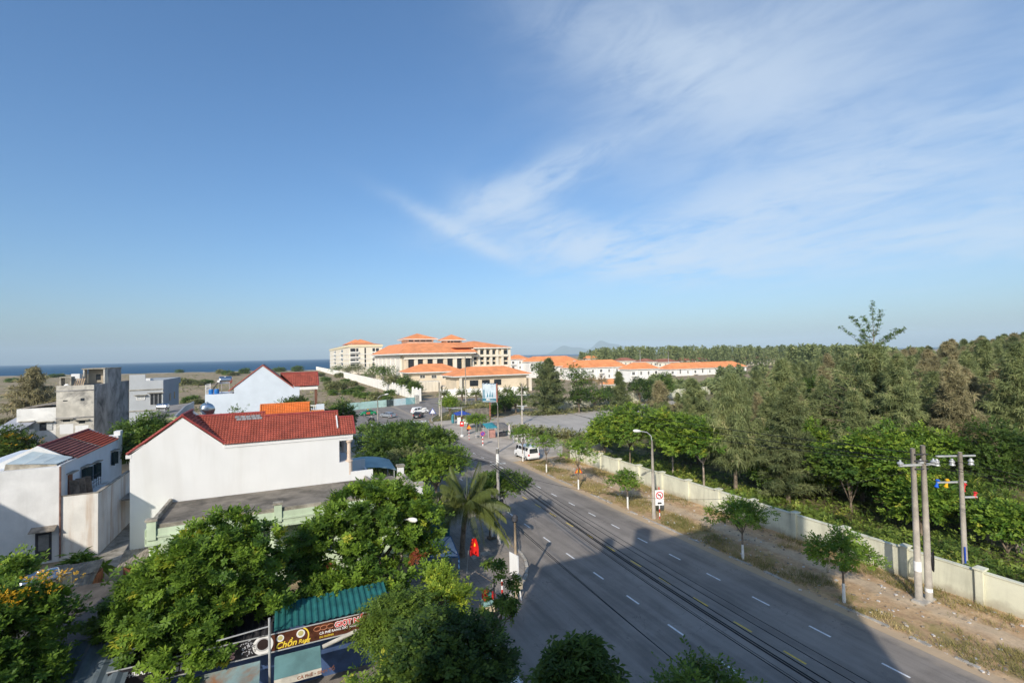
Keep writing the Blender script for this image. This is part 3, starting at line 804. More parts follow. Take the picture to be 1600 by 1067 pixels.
# windows on the right wall
nX = Vector((1, 0, 0))
for (u0, v0, w, h) in ((131, 743, 1.0, 1.35), (148.5, 735.5, 0.75, 1.35), (176, 716, 0.8, 1.3)):
    p = onX(u0, v0, XR)
    o = MB().obox(p + nX * 0.03, (0.03, 0, 0), (0, w / 2, 0), (0, 0, h / 2)).build('window', M_GLASS, t)
    nl = 6
    for s in (-1, 1):
        a = rad(55)
        hinge = p + YA * (s * w / 2)
        d = Vector((math.sin(a), s * math.cos(a), 0)); lf = MB()
        lf.obox(hinge + d * (w * 0.24) + nX * 0.03, d * (w * 0.23), d.cross(ZA) * 0.02, ZA * (h / 2))
        for k in range(nl): lf.obox(hinge + d * (w * 0.24) + nX * 0.06 + ZA * (-h / 2 + h * (k + 0.5) / nl), d * (w * 0.19), d.cross(ZA) * 0.025, ZA * 0.02)
        lf.build('shutter', M_SHUT, o)
    MB().obox(p + ZA * (h / 2 + 0.2) + nX * 0.22, (0.22, 0, 0), (0, w / 2 + 0.3, 0), (0, 0, 0.04)).build('hood', M_CAP, o)
p = onX(109, 760, XR)
d_ = MB().obox(p + nX * 0.03, (0.03, 0, 0), (0, 0.42, 0), (0, 0, 1.05)).build('door', M_DOOR, t)
MB().obox(p + ZA * 1.2 + nX * 0.2, (0.2, 0, 0), (0, 0.7, 0), (0, 0, 0.04)).build('hood', M_CAP, d_)
MB().tube([(XR + 0.1, Yl - 0.06, 0.3), (XR + 0.1, Yl - 0.06, zr)], 0.06, 6).build('rain_pipe', M_PIPE, t)
# front door with hood
pd = onY(68, 853, Yl)
d_ = MB().box(pd.x - 0.5, pd.x + 0.5, Yl - 0.05, Yl + 0.02, 0.2, 2.55).build('door', M_IRON, t)
MB().box(pd.x - 0.3, pd.x + 0.34, Yl - 0.075, Yl - 0.052, 1.05, 2.3).build('pane', mat('grey_frosted_glass', (0.22, 0.22, 0.21), 0.4, 0.1, 2), d_)
MB().prism([(pd.x - 0.75, Yl - 0.6, 2.62), (pd.x + 0.85, Yl - 0.6, 2.62), (pd.x + 0.85, Yl - 0.002, 2.9), (pd.x - 0.75, Yl - 0.002, 2.9)], (0, 0, 0.06)).build('hood', M_OLDSHEET, d_)
# annex
ZAx = 5.15
an = MB().box(XR + 0.005, -14.55, Yl + 0.03, Yl + 0.23, 0, ZAx).box(-14.75, -14.55, Yl + 0.235, Yl + 9.0, 0, ZAx - 0.05).box(XR + 0.005, -14.755, Yl + 0.235, Yl + 9.0, 4.2, 4.35)
ax = an.build('annex_wall', mat('rust_streaked_white', (0.74, 0.72, 0.66), 0.85, 0.05, 0.6, 0.05, 15, (0.42, 0.24, 0.10), 0.75, 0.55, True), t)
MB().box(XR + 0.01, -14.5, Yl + 0.0, Yl + 0.26, ZAx + 0.002, ZAx + 0.06).box(-14.8, -14.5, Yl + 0.265, Yl + 9, ZAx - 0.045, ZAx + 0.03).build('annex_coping', M_CAP, t)
rl = MB()
for k in range(9): rl.tube([(-16.6 + 0.0, Yl + 3.2 + k * 0.6, ZAx - 0.8), (-16.6, Yl + 3.2 + k * 0.6, ZAx + 0.35)], 0.02, 4)
for z in (-0.3, 0.0, 0.35): rl.tube([(-16.6, Yl + 3.2, ZAx + z), (-16.6, Yl + 8, ZAx + z)], 0.025, 4)
rl.build('railing', M_IRON, t)
bo = thing('wooden_boards', 'dark old boards leaning on the balcony of the green-shuttered house', 'boards', (-16.4, Yl + 1.6, 4.36))
for k in range(3):
    MB().obox((-16.5 + 0.25 * k, Yl + 1.5 + 0.55 * k, 5.25), (0.3, 0.02, 0.0), (0.0, 0.035, 0.01), (-0.14, 0.14, 0.85)).build('board', mat('weathered_board', (0.16, 0.13, 0.10), 0.9, 0.3, 2), bo)
# lean-to sheds in the yards
for (u0, v0, w, d, h, rzv, lab, mm) in ((100, 897, 3.4, 2.3, 2.3, 0.0, 'low shed with ragged old sheet roof below the rust-streaked wall', M_OLDSHEET), (243, 855, 3.2, 2.6, 2.4, 0.05, 'ragged sheet-roofed lean-to between the alley and the flat green house', M_OLDSHEET)):
    q = G(u0, v0, h)
    s_ = thing('shed', lab, 'shed', (q.x, q.y, 0))
    MB().box(q.x - w / 2, q.x + w / 2, q.y - d / 2 + 0.1, q.y + d / 2, 0, h - 0.35).build('wall', M_RUST, s_)
    rng = random.Random(int(u0))
    for k in range(6):
        xa = q.x - w / 2 - 0.2 + k * w / 5.6
        for r in range(2):
            a = rng.uniform(-0.06, 0.06)
            cx = Vector((xa + 0.3, q.y - d / 2 + 0.35 + r * d * 0.5, h - 0.28 + r * 0.32 + rng.uniform(0, 0.05)))
            ux = Vector((math.cos(a), math.sin(a), rng.uniform(-0.04, 0.06))); vy_ = Vector((-math.sin(a), math.cos(a), 0.24 + rng.uniform(-0.05, 0.05)))
            sh = MB(); P_ = []
            for i in range(9):
                for j in range(2): P_.append(cx + ux * (-0.36 + 0.09 * i) + vy_ * ((j - 0.5) * d * 0.62) + ZA * (0.03 * (i % 2)))
            sh.add(P_, [(2 * i, 2 * i + 2, 2 * i + 3, 2 * i + 1) for i in range(8)])
            sh.add([p - ZA * 0.02 for p in P_], [(2 * i + 1, 2 * i + 3, 2 * i + 2, 2 * i) for i in range(8)])
            sh.build('roof_sheet', mm, s_)
    if u0 > 200:
        for k in range(4): MB().box(q.x - w / 2 + 0.3, q.x + w / 2 - 0.1, q.y - d / 2 + 0.02, q.y - d / 2 + 0.09, h - 1.0 + 0.17 * k, h - 0.86 + 0.17 * k).build('board', M_RUST, s_)
# alley strip
sheet('alley', [(-14.5, 48), (-10.6, 48), (-10.6, 75), (-14.5, 75)], 0.006, M_CAP, 'dark narrow alley between the two white houses')
ar = MB().box(-14.4, -10.8, 57, 64, 3.0, 3.15).build('alley_roof', M_OLDSHEET, None, 'grey sheet roof spanning the alley between the white houses', 'roof', kind='thing')

# ------------------------------------------------------------------ flat-roofed pale green house
Yg0, Yg1, Zg = 37.2, 43.72, 5.5
t = thing('flat_roofed_house', 'pale green single-storey house with a mossy flat concrete roof', 'house', (0, Yg0, 0))
gx0, gx1 = -8.1, 8.4
MB().box(gx0 + 0.15, gx1 - 0.15, Yg0 + 0.15, Yg1 - 0.005, 4.7, Zg).build('roof_slab', M_SLAB, t)
m = MB().box(gx0 + 0.1, gx1, Yg0 + 0.02, Yg0 + 0.145, 5.2, Zg + 0.3).box(gx0 - 0.05, gx0 + 0.145, Yg0 + 0.15, Yg1 - 0.01, 5.2, Zg + 0.28)
m.build('roof_upstand', M_CAP, t)
MB().box(gx0 - 0.02, gx1 + 0.05, Yg0 - 0.06, Yg0 + 0.015, 4.55, Zg + 0.05).box(gx0 - 0.1, gx0 - 0.052, Yg0 - 0.05, Yg1, 4.55, Zg + 0.05).build('fascia', M_GREEN, t)
MB().box(gx0 - 0.04, gx1 + 0.1, Yg0 - 0.12, Yg0 - 0.062, 5.02, 5.14).box(gx0 - 0.04, gx1 + 0.1, Yg0 - 0.12, Yg0 - 0.062, 4.55, 4.68).build('cornice', M_GREEN, t)
for x in (gx0 + 0.25, -0.75, 5.0):
    p_ = MB().box(x - 0.24, x + 0.24, Yg0 - 0.16, Yg0 + 0.2, 4.9, Zg + 0.55).build('parapet_post', M_GREEN, t)
    MB().box(x - 0.32, x + 0.32, Yg0 - 0.22, Yg0 + 0.28, Zg + 0.56, Zg + 0.7).build('cap', M_CAP, p_)
MB().box(gx0 + 0.05, gx1 - 0.3, Yg0 + 2.2, Yg1 - 0.01, 0, 4.69).build('wall', M_GREEN, t)
for x in (gx0 + 0.3, -1.0, 4.2):
    MB().lathe((x, Yg0 + 0.25, 0), [(0.28, 0), (0.24, 0.4), (0.24, 4.3), (0.32, 4.5), (0.32, 4.69)], 14).build('column', M_GREEN, t)
for x in (-4.5, 2.0): window(t, (x, Yg0 + 2.2, 2.4), XA, -YA, 1.8, 1.7, M_SHUT, bars=(2, 1))
# front cornice towards the road with its gate pillars
m = MB().prism([(gx1, Yg0 - 1.0, 5.3), (gx1 + 0.35, Yg0 - 1.0, 5.75), (gx1 + 0.75, Yg0 - 1.0, 5.75), (gx1 + 0.75, Yg0 - 1.0, 5.1), (gx1, Yg0 - 1.0, 5.1)], (0, 7.2, 0))
m.build('front_cornice', M_CAP, t)
for yy in (Yg0 - 0.9, Yg0 + 5.9):
    p_ = MB().box(gx1 + 0.2, gx1 + 0.7, yy - 0.25, yy + 0.25, 5.0, 6.35).build('parapet_post', M_WHITE2, t)
    MB().box(gx1 + 0.12, gx1 + 0.78, yy - 0.33, yy + 0.33, 6.36, 6.52).build('cap', M_CAP, p_)
MB().box(gx1 - 0.28, gx1, Yg0 + 0.15, Yg1, 0, 5.09).build('front_wall', M_GREEN, t)
MB().obox((6.2, Yg0 + 3.4, Zg + 0.14), (0.09, 0.02, 0), (-0.3, 3.1, 0), (0, 0, 0.13)).build('roof_ridge', M_CAP, t)

# ------------------------------------------------------------------ pale blue gabled house
Yb = 80.0
t = thing('blue_house', 'pale blue gabled house with red tiled wing and roof terrace', 'house', (-4, Yb, 0))
bd = [(-10.75, Yb, 0), (1.42, Yb, 0), (1.42, Yb, 11.85), (0.28, Yb, 11.85), (-3.55, Yb, 15.05), (-7.2, Yb, 12.0), (-7.2, Yb, 11.2), (-10.75, Yb, 11.2)]
MB().prism(bd, (0, 6.0, 0)).build('wall', M_BLUEWHITE, t)
for sx, xe, ze in ((-1, -7.9, 11.5), (1, 0.62, 11.62)):
    MB().prism([(-3.55, Yb - 0.1, 15.08), (xe, Yb - 0.1, ze), (xe, Yb - 0.1, ze + 0.16), (-3.55, Yb - 0.1, 15.26)], (0, 6.2, 0)).build('gable_roof', M_REDTILE, t)
tile_slope((-1.2, Yb + 2.6, 13.75), (5.3, 0, 0), (0, -2.75, -1.9), 12, 0.25, lambda v: 1.9 * v).build('roof_tiles', M_REDTILE, t, kind='stuff')
MB().quad((-1.2, Yb + 2.6, 13.75), (4.1, Yb + 2.6, 13.75), (4.1, Yb + 6.1, 11.6), (-1.2, Yb + 6.1, 11.6)).build('rear_roof', M_REDTILE, t)
MB().tube([(-1.2, Yb + 2.6, 13.85), (4.1, Yb + 2.6, 13.85)], 0.1, 6).tube([(4.1, Yb + 2.6, 13.85), (4.1, Yb - 0.1, 11.95)], 0.1, 6).build('ridge_caps', MATS['dark_red_ridge'], t)
MB().box(1.425, 4.0, Yb + 0.02, Yb + 5.8, 11.3, 11.72).build('beam', M_TRIM, t)
MB().box(3.55, 3.9, Yb + 0.1, Yb + 0.45, 8.9, 11.29).build('column', mat('brown_column', (0.18, 0.08, 0.05), 0.7, 0.1, 1), t)
MB().box(1.425, 4.9, Yb + 0.05, Yb + 5.8, 0, 7.9).box(3.75, 4.9, Yb + 0.04, Yb + 0.2, 7.91, 9.0).build('terrace', M_BLUEWHITE, t)
bal = MB().box(1.43, 3.74, Yb + 0.06, Yb + 0.18, 8.75, 8.9)
for k in range(9): bal.box(1.55 + k * 0.25, 1.66 + k * 0.25, Yb + 0.07, Yb + 0.17, 7.91, 8.749)
bal.build('balustrade', M_TRIM, t)
rl = MB()
for k in range(5): rl.tube([(-10.7, Yb + 0.2 + k * 1.2, 11.2), (-10.7, Yb + 0.2 + k * 1.2, 12.6)], 0.05, 4)
for z in (11.6, 12.0, 12.5): rl.tube([(-10.7, Yb + 0.2, z), (-10.7, Yb + 5.2, z)], 0.04, 4)
rl.build('railing', M_TRIM, t)
water_tank((-8.4, Yb + 1.5, 11.2), (1, 0.1, 0), 0.52, 1.5, 'steel tank on tall legs on the pale blue house terrace', h=1.4)
q = thing('solar_water_heater', 'slanted solar water heater beside the terrace tank', 'water heater', (-9.6, Yb + 1.4, 11.2))
MB().obox((-9.7, Yb + 1.4, 12.2), (0.05, 0, 0), (0, 0.7, 0), (0.55, 0, 0.75)).build('collector', M_GLASS, q)
MB().tube([(-9.2, Yb + 0.7, 13.0), (-9.2, Yb + 2.1, 13.0)], 0.18, 8).build('cylinder', M_WHITE2, q)
MB().tube([(-10.2, Yb + 0.8, 11.2), (-9.2, Yb + 0.8, 13.0), (-9.2, Yb + 0.8, 11.2)], 0.04, 4).build('stand', M_GALV, q)
for k, dx in enumerate((0.0, 0.7)):
    MB().lathe((-10.1 + dx, Yb + 0.6, 11.2), [(0.28, 0), (0.31, 0.2), (0.31, 0.6), (0.26, 0.72)], 12).build('barrel', mat('blue_plastic', (0.02, 0.16, 0.45), 0.4, 0.1, 1), None, ('left' if k == 0 else 'right') + ' of two blue plastic barrels on the pale blue house terrace', 'barrel', 'blue barrels on the terrace', 'thing')

# ------------------------------------------------------------------ house with the orange tiled roof
Yo = 60.0
t = thing('orange_roofed_house', 'house showing only its bright orange tiled roof between white and blue houses', 'house', (0, Yo, 0))
MB().box(-3.0, 3.6, Yo, Yo + 5.5, 0, 8.7).build('wall', M_WHITE2, t)
tile_slope((-2.95, Yo + 2.4, 10.75), (5.15, 0, 0), (0, -2.5, -1.9), 12, 0.24).build('roof_tiles', M_ORTILE, t, kind='stuff')
tile_slope((2.25, Yo + 1.2, 9.95), (1.45, 0, 0), (0, -1.3, -1.1), 6, 0.24).build('roof_tiles', M_ORTILE, t, kind='stuff')
MB().quad((-2.95, Yo + 2.4, 10.75), (2.2, Yo + 2.4, 10.75), (2.2, Yo + 5.6, 8.6), (-2.95, Yo + 5.6, 8.6)).add([(2.2, Yo + 2.4, 10.72), (2.2, Yo, 8.9), (2.2, Yo + 5.4, 8.7)], [(0, 1, 2)]).build('rear_roof', M_ORTILE, t)
MB().tube([(-3.0, Yo + 2.4, 10.85), (2.25, Yo + 2.4, 10.85)], 0.09, 6).tube([(-2.95, Yo + 2.4, 10.85), (-2.95, Yo - 0.1, 8.9)], 0.09, 6).build('ridge_caps', mat('orange_ridge', (0.60, 0.18, 0.05), 0.7, 0.1, 2), t)

# ------------------------------------------------------------------ raw cement tower house
Yc = 90.0
t = thing('cement_house', 'tall narrow unpainted cement house with weathered side wall coloured dark for shade', 'house', (-28, Yc, 0))
MB().box(-30.15, -25.93, Yc, Yc + 0.25, 0, 12.8).build('front_wall', M_CONC, t)
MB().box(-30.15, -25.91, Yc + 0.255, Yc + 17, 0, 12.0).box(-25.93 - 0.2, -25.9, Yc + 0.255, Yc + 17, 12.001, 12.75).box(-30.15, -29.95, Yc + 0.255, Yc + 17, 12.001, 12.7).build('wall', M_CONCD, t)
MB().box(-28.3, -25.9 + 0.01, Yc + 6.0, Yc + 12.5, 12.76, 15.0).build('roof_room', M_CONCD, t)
MB().box(-28.3, -26.12, Yc + 5.8, Yc + 5.99, 12.76, 14.95).build('roof_room_front', mat('tan_render', (0.42, 0.36, 0.27), 0.9, 0.06, 1), t)
MB().box(-28.7, -25.85, Yc + 4.4, Yc + 12.6, 15.01, 15.18).build('roof_room_slab', M_CAP, t)
MB().box(-28.55, -28.38, Yc + 4.5, Yc + 5.8, 12.01, 15.0).build('post', M_CONC, t)
MB().box(-26.1, -25.9, Yc + 4.5, Yc + 5.79, 12.76, 15.0).build('post', M_CONC, t)
for z in (12.0, 8.1): MB().box(-30.2, -25.88, Yc - 0.08, Yc - 0.003, z, z + 0.14).build('cornice', M_CONCD, t)
for (u0, v0, w, h) in ((129, 624, 0.45, 0.4), (102, 626, 0.5, 0.15), (104, 657, 0.8, 0.3), (128, 659, 0.7, 0.4)):
    p = onY(u0, v0, Yc)
    o = MB().obox(p - YA * 0.012, (w / 2, 0, 0), (0, 0.012, 0), (0, 0, h / 2)).build('window', M_GLASS, t)
    if v0 > 640: MB().obox(p + ZA * (h / 2 + 0.12) - YA * 0.22, (0.85, 0, 0), (0, 0.22, 0), (0, 0, 0.05)).build('hood', M_CAP, o)
for (u0, v0) in ((104, 670), (128, 672)):
    p = onY(u0, v0, Yc); MB().obox(p - YA * 0.006, (0.75, 0, 0), (0, 0.006, 0), (0, 0, 0.7)).build('blocked_window', M_WHITE2, t)
p = onY(149.5, 590.5, Yc + 5.8); MB().obox((-27.05, Yc + 5.78, 13.75), (0.28, 0, 0), (0, 0.015, 0), (0, 0, 0.45)).build('window', M_GLASS, t)
MB().obox((-28.95, Yc + 3.4, 13.2), (0.5, 0, 0), (0, 0.5, 0), (0, 0, 1.2)).build('stair_head', M_WHITE2, t)
fr = MB()
for x in (-30.05, -28.9): fr.box(x, x + 0.2, Yc + 0.6, Yc + 2.0, 12.01, 13.9)
fr.box(-30.05, -28.7, Yc + 0.6, Yc + 2.0, 13.91, 14.05).build('roof_frame', M_CAP, t)
w_ = MB().lathe((-29.3, Yc + 1.0, 12.1), [(0.3, 0), (0.42, 0.2), (0.42, 0.6), (0.2, 0.9), (0.05, 0.95)], 12).build('water_jar', M_WHITE2, None, 'white bulbous water tank in a frame on the cement house roof', 'water tank', None, 'thing')
pk = thing('plank_stack', 'brown planks leaning on the cement house roof', 'planks', (-28.3, Yc + 1.2, 12.01))
for k in range(5): MB().obox((-28.45 + 0.22 * k, Yc + 0.9 + 0.1 * k, 12.9), (0.09, 0, 0), (0, 0.03, 0), (0.12, 0.25, 0.85)).build('plank', mat('pale_plank', (0.36, 0.27, 0.18), 0.9, 0.2, 2), pk)

# ------------------------------------------------------------------ low white house left of it
t = thing('low_white_house', 'low grimy white house with one open window left of the cement house', 'house', (-32, Yc + 0.1, 0))
p0, p1 = onY(26, 640, Yc + 0.1), onY(87.5, 637, Yc + 0.1)
MB().box(p0.x, p1.x, Yc + 0.1, Yc + 7, 0, 9.75).build('wall', mat('grimy_white', (0.68, 0.67, 0.63), 0.9, 0.08, 0.6, 0.1, 10, (0.33, 0.33, 0.31), 0.6, 0.5), t)
MB().prism([(p0.x + 0.3, Yc + 0.5, 9.76), (p1.x, Yc + 0.5, 10.2), (p1.x, Yc + 6, 10.4), (p0.x + 0.3, Yc + 6, 9.8)], (0, 0, 0.1)).build('roof', M_OLDSHEET, t)
for (u0, v0, w, h, g) in ((43, 665, 1.2, 1.0, False), (72, 666, 1.4, 1.1, True)):
    p = onY(u0, v0, Yc + 0.1)
    o = MB().obox(p - YA * 0.02, (w / 2, 0, 0), (0, 0.02, 0), (0, 0, h / 2)).build('window', M_GLASS if g else M_GALV, t)
    MB().obox(p + ZA * (h / 2 + 0.12) - YA * 0.25, (w / 2 + 0.2, 0, 0), (0, 0.25, 0), (0, 0, 0.05)).build('hood', M_CAP, o)
    if g: MB().obox(p + XA * 0.4 - YA * 0.06, (0.32, 0, 0), (0, 0.015, 0), (0, 0, h / 2)).build('shutter', M_GALV, o)
t = thing('grey_roofed_shed', 'long low house with a plain grey sheet roof at the left edge', 'house', (-40, Yc - 4, 0))
a, c = onY(-20, 678, Yc - 5), onY(25.5, 676, Yc - 5)
MB().box(a.x, c.x, Yc - 5, Yc + 6, 0, c.z - 0.1).build('wall', M_WHITE2, t)
MB().prism([(a.x - 0.2, Yc - 5.3, c.z - 0.05), (c.x + 0.1, Yc - 5.3, c.z - 0.05), (c.x + 0.1, Yc + 3, c.z + 1.3), (a.x - 0.2, Yc + 3, c.z + 1.3)], (0, 0, 0.1)).build('roof', mat('grey_sheet_roof', (0.36, 0.37, 0.40), 0.6, 0.06, 0.6), t)

# ------------------------------------------------------------------ grey box house
Yq = 86.0
t = thing('grey_house', 'plain grey two-storey box house with stepped parapet', 'house', (-23, Yq, 0))
x0, x1 = onY(202, 600, Yq).x, onY(255, 600, Yq).x
MB().box(x0, x1, Yq, Yq + 0.2, 0, 13.25).box(x0, onY(227, 600, Yq).x, Yq - 0.0, Yq + 0.2, 13.251, 14.17).build('front_wall', M_GREY, t)
MB().box(x0, x1, Yq + 0.205, Yq + 11, 0, 12.3).box(x1 - 0.2, x1, Yq + 0.205, Yq + 11, 12.301, 13.28).box(x0, x0 + 0.2, Yq + 0.205, Yq + 11, 12.301, 13.28).box(x0 + 0.21, x1 - 0.21, Yq + 13.8, Yq + 11, 12.301, 13.28).build('wall', mat('blue_grey_paint_and_shade', (0.30, 0.335, 0.37), 0.85, 0.03, 0.4), t)  # sides darker and bluer than the front: shade put into the paint colour
for z in (11.9, 8.9): MB().box(x0 - 0.03, x1 + 0.05, Yq - 0.1, Yq - 0.003, z, z + 0.12).build('cornice', M_CAP, t)
MB().box(x1 - 0.16, x1 - 0.02, Yq - 0.1, Yq - 0.004, 4, 11.89).build('rain_pipe', M_GALV, t)
window(t, onY(244, 623.5, Yq), XA, -YA, 1.5, 1.7, M_GALV, bars=(2, 0), hood=True)
window(t, onY(220, 621.5, Yq), XA, -YA, 1.0, 0.6, M_TRIM, M_GALV, bars=(1, 1), hood=True)
for u0 in (265.5, 272.5):
    p = onX(u0, 620 - (u0 - 265) * 0.4, x1); MB().obox(p + nX * 0.02, (0.02, 0, 0), (0, 0.3, 0), (0, 0, 0.55)).build('window', M_GLASS, t)
MB().box(x1 - 3.4, x1 - 2.2, Yq + 3, Yq + 4.5, 12.31, 13.5).build('roof_hatch', M_WHITE2, t)
# low flat house in front of it
Yf = 72.0
t = thing('flat_roofed_house', 'low grey flat-roofed house with lime green fascia behind the garden tree', 'house', (-15, Yf, 0))
xa, xb = onY(226, 652, Yf).x, onY(272, 655, Yf).x; zf = onY(272, 652, Yf).z
MB().box(xa, xb, Yf + 0.3, Yf + 13, 0, zf - 0.5).build('wall', M_GREY, t)
MB().prism([(xa - 0.3, Yf, zf - 0.1), (xb, Yf, zf - 0.1), (xb, Yf + 6, zf + 0.5), (xb, Yf + 13, zf + 0.6), (xa - 0.3, Yf + 13, zf + 0.3)], (0, 0, 0.18)).build('roof_slab', mat('grey_roof_slab', (0.24, 0.225, 0.21), 0.95, 0.1, 0.8, 0.1, 8, (0.12, 0.11, 0.1), 0.5, 0.6), t)
MB().prism([(xb + 0.005, Yf, zf - 1.3), (xb + 0.005, Yf + 13, zf - 1.3), (xb + 0.005, Yf + 13, zf + 0.95), (xb + 0.005, Yf + 6, zf + 0.8), (xb + 0.005, Yf, zf + 0.15)], (0.15, 0, 0)).build('side_parapet', MATS['blue_grey_paint_and_shade'], t)
MB().box(xa - 0.3, xb - 0.01, Yf - 0.12, Yf - 0.005, zf - 0.55, zf - 0.02).box(xa + 3.4, xa + 3.8, Yf - 0.2, Yf - 0.125, zf - 0.9, zf + 0.1).box(xb + 0.0, xb + 0.28, Yf - 0.2, Yf - 0.005, zf - 0.95, zf + 0.1).build('fascia', mat('lime_paint', (0.50, 0.56, 0.30), 0.85, 0.06, 1), t)
MB().box(xa, xb - 0.2, Yf + 0.2, Yf + 0.29, zf - 1.6, zf - 0.75).build('window', M_GLASS, t)
water_tank((onY(253, 632, Yf + 4).x, Yf + 4.5, zf + 0.45), (1, -0.3, 0), 0.42, 1.2, 'steel tank lying on the grey flat roof with lime fascia', h=0.15)

# ------------------------------------------------------------------ the resort: main block
Yh = 258.0
hx = lambda u: onY(u, 555, Yh).x
hz = lambda v, u=690: onY(u, v, Yh).z
t = thing('hotel_building', 'largest cream hotel block with broad orange hip roof and tall dark windows', 'hotel', (hx(690), Yh, 0))
X0, X1, XW = hx(631), hx(736), hx(796)
XS = X0                       # west (sea-side) wall plane
Y2 = Yh + 92
zt = hz(552)
MB().box(X0, X1, Yh, Y2, 0, zt).build('wall', M_CREAM, t)
MB().box(X0 - 0.4, X0 - 0.005, Yh + 6, Y2, 4.5, zt - 0.6).build('side_wall', M_PANELW, t)
m = MB()
for k in range(7): m.box(X0 - 0.75, X0 - 0.405, Yh + 6 + k * 14.2, Yh + 7.2 + k * 14.2, 4.5, zt - 0.9)
m.box(X0 - 0.7, X0 - 0.405, Yh + 6, Y2, zt - 2.4, zt - 1.5)
m.build('side_piers', M_PANELW, t)
MB().box(X0 - 0.02, X1, Yh - 0.7, Yh - 0.005, zt - 2.6, zt - 0.9).build('frieze', M_CREAM2, t)
MB().box(X0 - 0.3, X1, Yh - 1.1, Yh - 0.71, zt - 1.1, zt - 0.7).box(X0 - 0.3, X1, Yh - 1.0, Yh - 0.71, zt - 2.9, zt - 2.5).build('cornice', M_TRIM, t)
wins = [(638, 646.5), (653, 660.5), (668, 675.7), (683, 692), (699, 707), (714, 721), (727.5, 735)]
for (ua, ub) in wins:
    xa, xb = hx(ua), hx(ub); zc, zb = hz(558), hz(578)
    window(t, ((xa + xb) / 2, Yh - 0.02, (zc + zb) / 2), XA, -YA, xb - xa, zc - zb, M_IRON, bars=(2, 3), fr=0.16)
    MB().box(xa + 0.2, xb - 0.2, Yh - 0.02, Yh - 0.004, zt - 0.65, zt - 0.1).build('clerestory', M_GLASS, t)
us = [632.5] + [w for q in wins for w in q] + [736]
for i in range(0, len(us), 2):
    xa, xb = hx(us[i]) + 0.25, hx(us[i + 1]) - 0.25
    if xb - xa > 0.5: MB().box(xa, xb, Yh - 0.6, Yh - 0.004, 0, zt - 2.95).build('pier', M_CREAM2 if i % 4 else M_CREAM, t)
m = MB(); zr_ = zt + 0.35
xa_, xb_, ya_, yb_, zt_ = X0 - 3, X1 + 3, Yh - 3, Y2 + 3, zr_ + 6.0
m.add([(xa_, ya_, zr_), (xb_, ya_, zr_), (xb_, yb_, zr_), (xa_, yb_, zr_), (xa_ + 9, ya_ + 20, zt_), (xb_ - 1, ya_ + 20, zt_), (xb_ - 1, yb_ - 20, zt_), (xa_ + 9, yb_ - 20, zt_)],
      [(0, 1, 5, 4), (1, 2, 6, 5), (2, 3, 7, 6), (3, 0, 4, 7), (4, 5, 6, 7), (3, 2, 1, 0)])
m.build('roof', M_HTILE, t)
MB().box(X0 - 2.9, X1 + 2.0, Yh - 2.9, Y2 + 2.9, zr_ - 0.75, zr_ - 0.01).build('eave', M_TRIM, t)
MB().box(X0 - 0.5, X0 - 0.1, Yh + 2, Y2 - 1, zt - 0.55, zt - 0.05).build('side_clerestory', M_GLASS, t)
for (ua, ub, vp, ve, dy) in ((630, 683, 520, 529.5, 46), (691, 727, 522, 531, 40)):
    Yq_ = Yh + dy; xa, xb = onY(ua, 530, Yq_).x, onY(ub, 530, Yq_).x; ze = onY((ua + ub) / 2, ve, Yq_).z; zp = onY((ua + ub) / 2, vp, Yq_).z
    lt = MB().box(xa + 2.5, xb - 2.5, Yq_, Yq_ + (xb - xa) - 5, zr_ + 2, ze - 0.5).build('lantern_wall', M_CREAM2, t)
    for k in range(4): MB().box(xa + 3.5 + k * (xb - xa - 7) / 4, xa + 3.0 + (k + 0.85) * (xb - xa - 6) / 4, Yq_ - 0.05, Yq_ - 0.004, ze - 1.6, ze - 0.75).build('window', M_GLASS, lt)
    MB().box(xa, xb, Yq_ - 2.4, Yq_ + (xb - xa) - 2.6, ze - 0.5, ze - 0.01).build('eave', M_TRIM, t)
    hip_roof(MB(), xa, xb, Yq_ - 2.4, Yq_ + (xb - xa) - 2.6, ze, zp - ze, 0.1).build('roof', M_HTILE, t)
# right-hand wing with loggias
zw = hz(543.5, 770)
MB().box(X1 + 0.01, XW, Yh + 3, Yh + 40, 0, zw).build('wing_wall', M_CREAM, t)
m = MB(); hip_roof(m, X1 - 8, XW, Yh + 3, Yh + 40, zw + 0.4, hz(534, 760) - zw + 0.6, 2.2, inset=15); m.build('wing_roof', M_HTILE, t)
MB().box(X1 + 2.1, XW + 2.1, Yh + 0.9, Yh + 42, zw - 0.25, zw + 0.38).build('eave', M_TRIM, t)
for (va, vb) in ((547, 553.5), (558, 562.5), (565, 569)):
    for u in (742, 752.5, 761.5, 771, 790):
        xa, xb = onY(u - 2.6, 555, Yh + 3).x, onY(u + 2.6, 555, Yh + 3).x
        MB().box(xa, xb, Yh + 2.9, Yh + 2.996, onY(u, vb, Yh + 3).z, onY(u, va, Yh + 3).z).build('window', M_GLASS, t)
for u in (737.5, 747.5, 757, 766.5, 776, 784, 795):
    x = onY(u, 555, Yh + 3).x; MB().box(x - 0.7, x + 0.7, Yh + 1.9, Yh + 2.89, 0, zw - 0.26).build('pier', M_CREAM2, t)
for v in (555.5, 572): z = onY(765, v, Yh + 3).z; MB().box(X1 + 0.02, XW + 0.3, Yh + 1.6, Yh + 1.89, z - 0.6, z + 0.6).build('cornice', M_CREAM2, t)

